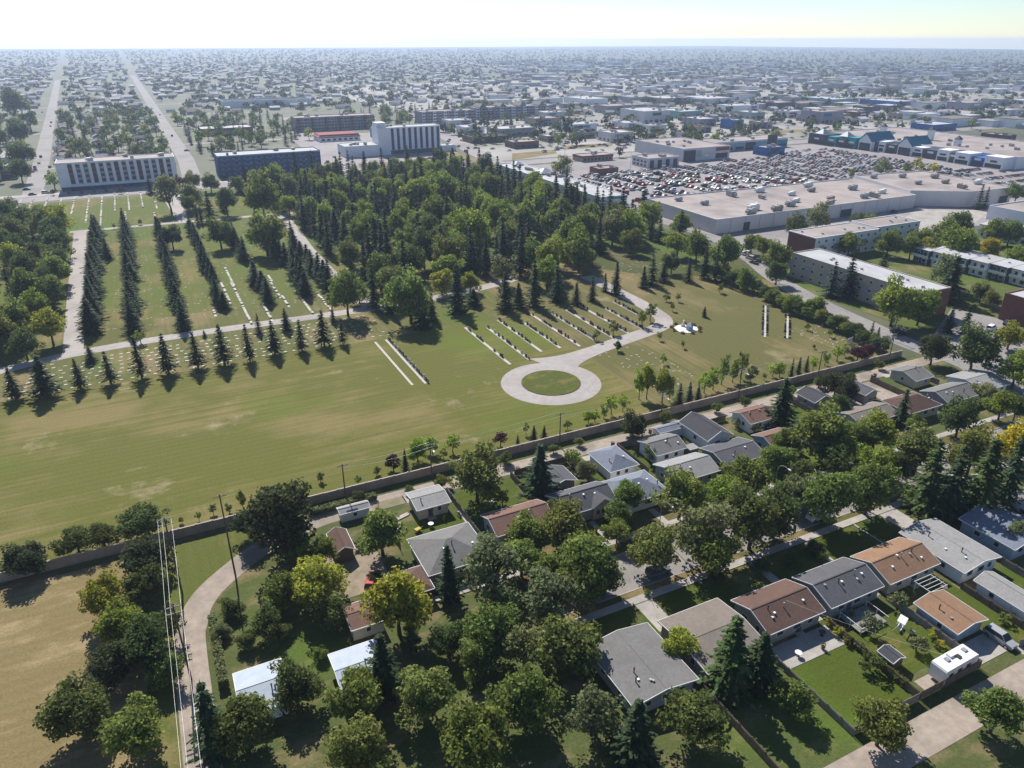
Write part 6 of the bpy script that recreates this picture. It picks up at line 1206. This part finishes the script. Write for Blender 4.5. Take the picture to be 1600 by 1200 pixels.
# ------------------------------------------------------------------ gardens: fences, paths, patios, odds and ends
def fence(label, x0, y0, x1, y1, h=1.6, mat=woodM):
    d = Vector((x1 - x0, y1 - y0, 0)); L = d.length; n_ = max(1, round(L / 2.4)); st = L / n_
    o = thing('yard_fence', label, 'fence', (x0, y0, .02), math.atan2(d.y, d.x), 'yard fences')
    for i in range(n_):
        hh = h + random.uniform(-.05, .05); bx('panel', o, i * st + .06, (i + 1) * st - .06, -.025, .025, .05, hh, mat); bx('post', o, i * st - .058, i * st + .058, -.06, .06, 0, h + .12, mat)
        bx('rail', o, i * st + .061, (i + 1) * st - .061, -.07, -.027, hh - .25, hh - .16, mat)
    return o
greyfence = pm('grey_boards', (0.26, 0.24, 0.22), (0.17, 0.155, 0.14), 1.5)
for i, (x0, y0, x1, y1, h) in enumerate([(30, 121, 30, 107, 1.6), (44.5, 120.6, 44.5, 100, 1.6), (59, 120.6, 59, 108, 1.7), (73.2, 120.8, 73.2, 108, 1.7), (86.2, 120.8, 86.2, 108.5, 1.6), (99.2, 119, 99.2, 112.3, 1.6), (112.4, 120.8, 112.4, 102, 1.6), (128, 120.8, 128, 109, 1.6), (139.6, 120.8, 139.6, 108.8, 1.6), (149, 120.8, 149, 109, 1.6), (168.8, 120.8, 168.8, 108.5, 1.6), (183.6, 120.8, 183.6, 111, 1.6), (60, 120.7, 73, 120.7, 1.6), (86.5, 120.7, 97, 120.7, 1.6), (112.6, 120.7, 118, 120.7, 1.5)]):
    fence('%s board fence, %s from the left in the gardens along the lane' % ('grey' if i % 2 else 'brown', nth(i + 1)), x0, y0, x1, y1, h, greyfence if i % 2 else woodM)
for i, (x0, y0, x1, y1, h) in enumerate([(71.9, 58.8, 71.9, 42, 1.4), (85.2, 58.8, 85.2, 42.2, 1.5), (98.6, 58.6, 98.6, 42.2, 1.5), (112.4, 55, 112.4, 42.2, 1.4), (125, 56, 125, 42.2, 1.5), (85.4, 42.3, 98.4, 42.3, 1.7), (72.1, 42.3, 85, 42.3, 1.6), (58.6, 57, 58.6, 42.3, 1.5), (108, 42.3, 112.3, 42.3, 1.5), (140, 56, 140, 42, 1.5)]):
    fence('%s board fence, %s from the left in the gardens behind the bungalows' % ('brown' if i % 2 else 'dark', nth(i + 1)), x0, y0, x1, y1, h, woodM if i % 2 else greyfence)
Z1 = .045
for r, m in [((72.2, 85, 42.6, 54.5), yardM), ((85.5, 98.3, 46, 56.5), yardM), ((106.8, 112.2, 43, 58), yardM), ((118.6, 124.8, 43, 55), yardM), ((59.6, 71.6, 69.4, 76.1), yardM), ((71.6, 83, 68.2, 76.1), yardM), ((85, 97, 68, 76.1), yardM), ((98.5, 110, 67.6, 76.1), yardM), ((111.4, 117, 68.6, 76.1), yardM), ((46, 58, 70, 76.1), yardM), ((31, 44, 107, 113.8), yardM), ((73.4, 76.4, 108.5, 119.5), yardM), ((98.9, 103, 109.6, 119), yardM), ((128.4, 139.3, 109, 119.5), yardM), ((60, 73, 93, 99.3), yardM), ((73.5, 86, 93, 97.5), yarddryM), ((87, 99, 93, 99.3), yardM), ((100, 113, 93, 99.8), yardM), ((114, 125, 93, 100.6), yardM), ((45, 59, 93, 99.3), yarddryM), ((126, 155, 93, 100), yarddryM), ((86.4, 89.2, 108.5, 119.5), yardM), ((45, 58.6, 108, 119.8), yardM), ((60, 63, 108.2, 119.8), yardM)]:
    rect('garden_lawn', *r, m, Z1)
for r, m in [((60.2, 63.6, 69.4, 79.2), concM), ((118.2, 122.8, 68.6, 79.2), concM), ((72.6, 84.8, 54.6, 59.0), concM), ((99.2, 106.5, 42.6, 46.6), concM), ((107, 108.6, 41, 46.6), concM), ((87.5, 97.5, 42.6, 44.9), laneM), ((76.9, 84.4, 118.8, 121.1), concM), ((35.8, 43, 121.1, 124), concM), ((103.5, 110.5, 120.7, 123), concM), ((175, 184, 120.6, 123), concM), ((127.4, 139.8, 119.8, 121.1), laneM), ((150, 155.4, 108.5, 121), laneM), ((155.6, 168.4, 118.8, 121), laneM), ((16, 26, 98.8, 113), dirtM), ((162, 168.4, 108.5, 118.7), laneM), ((29, 36, 121.2, 124), dirtM), ((84.6, 86.4, 60, 76.1), concM), ((98.0, 99.1, 60, 76.1), concM), ((111.0, 111.35, 60, 76.1), concM), ((78.2, 79.6, 92.8, 97.7), concM), ((65.4, 66.6, 92.8, 99.4), concM), ((92, 93.2, 92.8, 99.4), concM), ((106, 107.2, 92.8, 100), concM), ((119, 120.2, 92.8, 101), concM), ((44, 45.2, 106, 114), concM)]:
    rect('garden_path' if min(r[1] - r[0], r[3] - r[2]) < 2.2 else 'paved_pad', *r, m, .075)
# railed deck behind the slate bungalow
t = thing('rear_deck', 'raised blue-grey timber deck with white rails behind the slate-roofed bungalow', 'deck', (91, 56.9, .02))
for k in range(14): bx('plank', t, -3.0 + k * .43, -3.0 + k * .43 + .41, -2.1, 2.1, .5, .56, greyfence)
for s in (-3.0, 3.0):
    bx('rail', t, s - .04, s + .04, -2.1, 2.1, 1.4, 1.48, trimM)
    for yy in (-2.05, 0, 2.05): bx('post', t, s - .05, s + .05, yy - .05, yy + .05, 0, 1.398, trimM)
bx('rail', t, -2.95, 1.2, -2.14, -2.06, 1.4, 1.48, trimM)
t = thing('pergola', 'thin white metal pergola frame between orange bungalow and its garage', 'pergola', (106.2, 56.6, .02)); REFS.append(('the pergola', 106, 56.6))
for sx in (-2, 2):
    for sy in (-1.3, 1.3): bx('post', t, sx - .04, sx + .04, sy - .04, sy + .04, 0, 2.3, trimM)
for k in range(5): bx('rafter', t, -2.2, 2.2, -1.5 + k * .75 - .03, -1.5 + k * .75 + .03, 2.303, 2.38, trimM)
for sx in (-2, 2): bx('beam', t, sx - .04, sx + .04, -1.6, 1.6, 2.2, 2.298, trimM)
g0 = G(1406, 984); t = thing('garden_swing', 'white canopy garden swing on the lawn behind the slate bungalow', 'swing', (g0.x, g0.y, .05), .4)
b = MB(); b.hexa([(-1, -.6, 1.9), (1, -.6, 1.9), (1, .6, 2.1), (-1, .6, 2.1), (-1, -.6, 1.96), (1, -.6, 1.96), (1, .6, 2.16), (-1, .6, 2.16)]); ob('canopy', b.mesh('swing_canopy', whiteM), t)
for sx in (-.95, .95): b = MB(); b.tube((sx, -.8, 0), (sx, 0, 1.95), .04, .04, 6); b.tube((sx, .8, 0), (sx, 0, 1.95), .04, .04, 6); ob('frame', b.mesh('swing_frame', trimM), t)
bx('seat', t, -.8, .8, -.25, .3, .45, .52, whiteM); bx('backrest', t, -.8, .8, .3, .38, .525, 1.0, whiteM)
g0 = G(1425, 990); t = thing('garden_chair', 'small grey garden chair right of the canopy swing', 'chair', (g0.x, g0.y, .05), .3)
bx('seat', t, -.3, .3, -.3, .3, .4, .46, steelM); bx('backrest', t, -.3, .3, .3, .36, .463, 1.0, steelM)
for sx in (-.26, .26):
    for sy in (-.26, .26): bx('leg', t, sx - .03, sx + .03, sy - .03, sy + .03, 0, .398, steelM)
for i, (x, y) in enumerate([(148.6, 122.3), (150.2, 121.9), (130.5, 121.6), (61.5, 122), (97.4, 123.4), (171, 121.9), (172.4, 122.3), (86, 122.2)]):
    t = thing('waste_bin', 'dark wheeled waste bin on the lane, %s from the left' % nth(sorted([148.6, 150.2, 130.5, 61.5, 97.4, 171, 172.4, 86]).index(x) + 1), 'bin', (x, y, .06), random.uniform(-.3, .3), 'waste bins')
    b = MB(); b.hexa([(-.25, -.28, .08), (.25, -.28, .08), (.25, .28, .08), (-.25, .28, .08), (-.32, -.36, 1.0), (.32, -.36, 1.0), (.32, .36, 1.0), (-.32, .36, 1.0)]); ob('body', b.mesh('bin_body', BW['char']), t); bx('lid', t, -.34, .34, -.4, .38, 1.003, 1.08, BW['brown'])
    for sx in (-.27, .27): b = MB(); b.tube((sx - .05, .3, .12), (sx + .05, .3, .12), .12, .12, 8); ob('wheel', b.mesh('bin_wheel', tyreM), t)
planter = pm('terracotta', (.3, .14, .08), None, 2)
for i, (x, y, k) in enumerate([(76, 56, 0), (80.5, 55.4, 1), (82.6, 57.5, 0), (89, 55.6, 1), (93.2, 57.4, 0), (103, 57.2, 1), (109.3, 56, 0), (120.5, 53, 1), (37.5, 111.5, 0), (40.5, 112.4, 1), (79, 108, 0), (101.6, 116, 1), (133, 113, 0), (135.5, 116, 1), (51, 113, 0), (65, 96, 1), (121.5, 49, 0), (96.4, 48, 1)]):
    if k == 0:
        t = thing('patio_table', 'round patio table, %s from the left among the gardens' % nth(1 + [q[0] for q in sorted([(76, 0), (82.6, 0), (93.2, 0), (109.3, 0), (37.5, 0), (79, 0), (133, 0), (51, 0), (121.5, 0)])].index(x)), 'table', (x, y, .08), 0, 'patio tables'); b = MB(); b.lathe([(.02, .72), (.55, .72), (.55, .76), (.02, .76)], 12); ob('tabletop', b.mesh('tabletop', random.choice([trimM, darkM, woodM])), t); b = MB(); b.tube((0, 0, 0), (0, 0, .72), .05, .05, 6); b.tube((0, 0, 0), (0, 0, .05), .3, .25, 8); ob('pedestal', b.mesh('pedestal', darkM), t)
    else:
        t = thing('planter_pot', 'terracotta planter with leafy plant, %s from the left among the gardens' % nth(1 + sorted([80.5, 89, 103, 120.5, 40.5, 101.6, 135.5, 65, 96.4]).index(x)), 'planter', (x, y, .08), 0, 'garden planters'); b = MB(); b.lathe([(.02, 0), (.22, 0), (.34, .5), (.28, .5), (.02, .42)], 10); ob('pot', b.mesh('pot', planter), t); c = ob('foliage', SMALL[i % 4][1], t, (0, 0, .2), 0, (.5, .5, .5)); c.color = (.12, .18, .04, 1)
for i, (x, y, n_) in enumerate([(33.4, 117.0, 7), (31.8, 114.0, 5), (68, 118.5, 4)]):
    t = thing('lumber_pile', 'pile of loose pale boards, %s from the left by the lane gardens' % nth((2, 1, 3)[i]), 'lumber', (x, y, .05), .3 + i)
    for k in range(n_): bx('plank', t, -1.5 + (k % 3) * .2, 1.5 + (k % 2) * .3, -.5 + (k % 4) * .27, -.28 + (k % 4) * .27, .02 + (k // 4) * .08, .085 + (k // 4) * .08, stripM)
# clipped hedges
def hedge(label, x0, x1, y0, y1, h, col):
    rng = np.random.default_rng(abs(int(x0 * 10))); n_ = int((x1 - x0 + y1 - y0) * 90); P = np.empty((n_, 3)); P[:, 0] = rng.uniform(0, x1 - x0, n_); P[:, 1] = rng.uniform(0, y1 - y0, n_); P[:, 2] = h * rng.uniform(.05, 1, n_) ** .6
    e = rng.integers(0, 3, n_); P[e == 0, 2] = h * rng.uniform(.9, 1.05, (e == 0).sum()); P[e == 1, 1] = rng.uniform(-.08, .08, (e == 1).sum())
    A, B = axes(rng.normal(size=(n_, 3)) + np.array([0, -.3, .5]), rng.uniform(.12, .24, n_), rng)
    o = thing('hedge', label, 'hedge', (x0, y0, .02)); c = ob('foliage', quads_mesh('hedge_foliage', P, A, B, leafM), o); c.color = (*GREEN[col], 1); bx('stems', o, .15, x1 - x0 - .15, .25, y1 - y0 - .2, 0, h * .8, barkM); return o
hedge('clipped pale green hedge along the lane above the white shed', 17, 31, 124.9, 126.3, 1.3, 'grey-green'); hedge('narrow hedge hanging over the gravel lane edge', -3.6, -2.3, 88, 103, 1.6, 'grey-green')
hedge('flowering hedge beside the tall white garage', 111, 112.2, 111.5, 120.3, 1.5, 'yellow-green'); hedge('dark clipped hedge by the brown bungalow patio', 84.9, 85.1 + 1, 45, 54, 1.0, 'olive')
for i, (px, py, d, c) in enumerate([(1310, 985, 20, 'yellow-green'), (1295, 970, 16, 'golden'), (1325, 1000, 18, 'olive'), (1455, 990, 18, 'yellow-green'), (1470, 1005, 14, 'golden'), (1570, 965, 22, 'olive'), (1585, 955, 20, 'golden'), (1545, 985, 14, 'yellow-green'), (1330, 960, 14, 'mid green'), (1180, 668, 20, 'yellow-green'), (1150, 660, 18, 'grey-green'), (560, 850, 20, 'grey-green'), (585, 905, 26, 'blackish green'), (640, 980, 24, 'mid green'), (690, 990, 22, 'olive'), (500, 1020, 26, 'mid green'), (870, 850, 22, 'olive'), (1010, 925, 14, 'mid green'), (1240, 875, 26, 'dark green'), (1275, 855, 28, 'dark green'), (1285, 868, 20, 'mid green'), (1120, 900, 24, 'dark green'), (1190, 885, 26, 'dark green'), (345, 985, 30, 'grey-green'), (360, 950, 40, 'dark green'), (385, 1000, 34, 'dark green'), (440, 985, 30, 'olive'), (1555, 905, 20, 'olive')]):
    tree(px, py, d, c, SMALL if d < 24 else BROAD, .75, name='shrub', cat='shrub')
g0 = G(653, 831); t = thing('garden_cart', 'small yellow garden cart on the lawn by the grey hip-roofed house', 'cart', (g0.x, g0.y, .06), .3); bx('tray', t, -.6, .6, -.4, .4, .35, .7, pm('yellow_paint', (.5, .38, .08), None, 2)); bx('handle', t, .6, 1.2, -.03, .03, .6, .66, darkM)
for s in (-1, 1): b = MB(); b.tube((0, s * .45 - .05, .22), (0, s * .45 + .05, .22), .22, .22, 10); ob('wheel', b.mesh('cart_wheel', tyreM), t)
g0 = G(1327, 537); t = thing('slatted_screen', 'pale slatted screen panel at the corner of the far field', 'screen', (g0.x, g0.y, .02), .2)
for k in range(6): bx('slat', t, -1.5 + k * .55, -1.2 + k * .55, -.05, .05, .2, 1.9, trimM)
bx('rail', t, -1.5, 1.6, .055, .1, 1.5, 1.62, trimM); bx('rail', t, -1.5, 1.6, .055, .1, .5, .62, trimM)

# ------------------------------------------------------------------ far neighbourhood
def far_house_mesh(i):
    b = MB(); w_, d, e, r = [(6, 4.5, 3, 2.2), (5.5, 5, 3.2, 1.8), (7, 4.5, 3, 2), (4, 4, 2.6, 1.6)][i % 4]
    b.box(-w_, w_, -d, d, 0, e, 0); o_ = .5
    b.hexa([(-w_ - o_, -d - o_, e + .01), (w_ + o_, -d - o_, e + .01), (w_ + o_, d + o_, e + .01), (-w_ - o_, d + o_, e + .01), (-w_ - o_, -.05, e + r), (w_ + o_, -.05, e + r), (w_ + o_, .05, e + r), (-w_ - o_, .05, e + r)], 1)
    for c in (-.5, .5): b.box(c * w_ - .8, c * w_ + .8, -d - .05, -d + .02, 1, 2.3, 2)
    return b.mesh('distant_house', [[WALL['white'], WALL['cream'], WALL['blue'], WALL['beige']][i % 4], [ROOF['pale'], ROOF['grey'], ROOF['taupe'], ROOF['rust'], ROOF['slate']][i % 5], glassM])
FHM = [far_house_mesh(i) for i in range(10)]
ROOFW = ['pale', 'grey', 'taupe', 'rosy', 'slate']
rnd = random.Random(17); street_t = 0; fh = 0
cols_x = [(-205, 'fifth'), (-175, 'fourth'), (-140, 'third'), (-115, 'second'), (-45, 'first'), (-18, 'sixth'), (8, 'seventh')]
for ci, (x, nm) in enumerate(sorted(cols_x)):
    k = 0; y = 600 + (10 if x < -100 else 25)
    while y < 1120:
        skew = -.045 * (y - 560) if x < 0 else 0
        if rnd.random() < .85:
            i = rnd.randrange(10); k += 1; fh += 1
            o = ob('distant_house', FHM[i], None, (x + skew + rnd.uniform(-2, 2), y, .02), rnd.choice((0, math.pi / 2)))
            tag(o, '%s-roofed house, %s from the avenue in the %s house column of the far suburb' % (ROOFW[i % 5], nth(k), nth(ci + 1)), 'house', 'houses in the far suburb')
        y += rnd.uniform(17, 24)
sd_ = random.Random(33)
def far_tree(x, y, lab, group):
    if sd_.random() < .42: plant_tree('street_spruce', random.choice(THIN), (x, y, .02), sd_.uniform(5, 7.5), sd_.uniform(10, 16), vary(NEEDLE['dark'], .2), '@dark spruce ' + lab, 'spruce', group)
    else: s = sd_.uniform(4, 6.5); plant_tree('street_tree', random.choice(FAR), (x, y, .02), s, s * 1.1, vary(GREEN[sd_.choice(['dark green', 'mid green', 'dark green', 'olive'])], .25), '@leafy tree ' + lab, 'tree', group)
for (x, y) in scatter([(-230, 590), (24, 590), (24, 1060), (-270, 1060)], 14.5, 41, 5000):
    sk = -.045 * (y - 560)
    if abs(x - (-61 + sk)) < 12: continue
    far_tree(x, y, 'between the far suburb houses', 'garden trees in the far suburb')
for (x, y) in scatter([(46, 620), (128, 700), (150, 780), (148, 1000), (46, 1000)], 17, 42, 2000): far_tree(x, y, 'shading the brick-fronted hall', 'trees around the brick-fronted hall')
for (x, y) in scatter([(240, 745), (270, 760), (300, 900), (480, 870), (500, 960), (300, 980), (180, 840), (160, 900)], 16, 43, 1500): far_tree(x, y, 'behind the pale bayed apartments', 'trees behind the far apartments')
# beyond: trees and roofs that read as one mass
rng = np.random.default_rng(77)
def mass_trees(name, label, pts, col, leaf=1.5):
    Ps, As, Bs = [], [], []
    for (x, y) in pts:
        r = rng.uniform(2.6, 6.4); n_ = 26
        q = rng.normal(size=(n_, 3)); q /= np.linalg.norm(q, axis=1, keepdims=True); q[:, 2] = np.abs(q[:, 2]) * 1.25
        P = q * r * rng.uniform(.6, 1, (n_, 1)) + np.array([x, y, r * .55]); A, B = axes(q + rng.normal(size=(n_, 3)) * .4, rng.uniform(.16, .3, n_) * r * leaf / 1.2, rng); Ps.append(P); As.append(A); Bs.append(B)
    o = ob(name, quads_mesh(name, np.concatenate(Ps), np.concatenate(As), np.concatenate(Bs), leafM)); o.color = (*col, 1); o['kind'] = 'stuff'; o['label'] = label; o['category'] = 'trees'; return o
def in_view(x, y, m=60):
    p = proj((x, y, 5)); return -m < p[0] < 1600 + m
pts1, pts2, hs = [], [], []
for _ in range(30000):
    d = 1000 * rng.uniform(0.95, 7.5); a = rng.uniform(-.7, .72) ; x, y = d * math.sin(a + YAW), d * math.cos(a + YAW)
    if not in_view(x, y): continue
    px, py = proj((x, y, 0)); dens = .66 if px < 800 else (.30 if py > 130 else .45)
    if px > 1250 and 148 < py < 156: dens = 1.0
    if x < 30 and min(abs(x + 61 + .045 * (y - 560)), abs(x - 33)) < 14: continue
    if abs(x - 33) < 13 or (y < 1050 and px < 720): continue
    u_ = rng.uniform()
    if u_ < dens: (pts1 if rng.uniform() < .65 else pts2).append((x, y))
    elif u_ < dens + .3 and d < 3600: hs.append((x, y))
for _ in range(420):
    g_ = G(rng.uniform(690, 1600), rng.uniform(160, 228))
    if g_.y > 540: (pts1 if rng.uniform() < .5 else pts2).insert(0, (g_.x, g_.y))
mass_trees('distant_trees', 'hazy dark tree cover stretching over the far city', pts1[:5200], (0.040, 0.058, 0.024)); mass_trees('distant_trees', 'hazy lighter tree cover scattered over the far city', pts2[:3000], (0.085, 0.105, 0.035))
b = MB()
for (x, y) in hs[:3200]:
    big = proj((x, y, 0))[0] > 760 and rng.uniform() < .3; w_, d_, h_ = (rng.uniform(8, 20), rng.uniform(6, 13), rng.uniform(5, 9)) if big else (rng.uniform(5, 7), rng.uniform(4.5, 6), 3.2)
    m = int(rng.integers(0, 2)); b.box(x - w_, x + w_, y - d_, y + d_, 0, h_, m)
    if big: b.box(x - w_ - .2, x + w_ + .2, y - d_ - .2, y + d_ + .2, h_ + .01, h_ + .5, 2 + int(rng.integers(0, 3)))
    else: b.hexa([(x - w_ - .5, y - d_ - .5, h_ + .01), (x + w_ + .5, y - d_ - .5, h_ + .01), (x + w_ + .5, y + d_ + .5, h_ + .01), (x - w_ - .5, y + d_ + .5, h_ + .01), (x - w_ - .5, y - .1, h_ + 2), (x + w_ + .5, y - .1, h_ + 2), (x + w_ + .5, y + .1, h_ + 2), (x - w_ - .5, y + .1, h_ + 2)], 2 + int(rng.integers(0, 3)))
o = ob('distant_rooftops', b.mesh('distant_rooftops', [WALL['white'], WALL['grey'], ROOF['pale'], membM, ROOF['taupe']]), None, (0, 0, .02)); o['kind'] = 'stuff'; o['label'] = 'pale rooftops of the far city fading into haze'; o['category'] = 'buildings'

# ------------------------------------------------------------------ labels that point to the nearest neighbour
pools = {}
for (o, colw, kindw, x, y, ref) in PENDING:
    if ref: r = ref
    else: r = min(REFS, key=lambda q: (q[1] - x) ** 2 + (q[2] - y) ** 2)[0]
    q = [q for q in REFS if q[0] == r][0]
    pools.setdefault((colw, kindw, r), []).append((math.hypot(q[1] - x, q[2] - y), o))
for (colw, kindw, r), lst in pools.items():
    lst.sort(key=lambda t: t[0])
    for i, (d, o) in enumerate(lst):
        w_ = ('closest to ' if len(lst) > 1 and i == 0 else '' if len(lst) == 1 else nth(i + 1) + ' closest to ')
        o['label'] = '%s %s %s%s' % (colw, kindw, w_ if w_ else 'near ', r)
        o['group'] = o.get('group') or ('trees by ' + r)

sets = {}
for o in COL.objects:
    if str(o.get('label', '')).startswith('@'): sets.setdefault(o['label'][1:], []).append(o)
for lab, lst in sets.items():
    lst.sort(key=lambda o: proj(o.location)[0])
    for i, o in enumerate(lst): o['label'] = '%s, %s from the left' % (lab, nth(i + 1) if i < 99 else str(i + 1) + 'th')

# ------------------------------------------------------------------ haze
hz = bpy.data.materials.new('haze'); hz.use_nodes = True; t_ = hz.node_tree; t_.nodes.remove(t_.nodes['Principled BSDF'])
v = t_.nodes.new('ShaderNodeVolumePrincipled'); v.inputs['Color'].default_value = (0.60, 0.73, 1.0, 1); v.inputs['Density'].default_value = 0.000125; v.inputs['Anisotropy'].default_value = 0.35
t_.links.new(v.outputs[0], t_.nodes['Material Output'].inputs['Volume'])
b = MB(); b.box(-5700, 7700, -600, 9200, -1.5, 93)
o = ob('haze', b.mesh('haze', hz)); o['kind'] = 'stuff'; o['label'] = 'thin pale blue summer haze over the whole city'; o['category'] = 'haze'
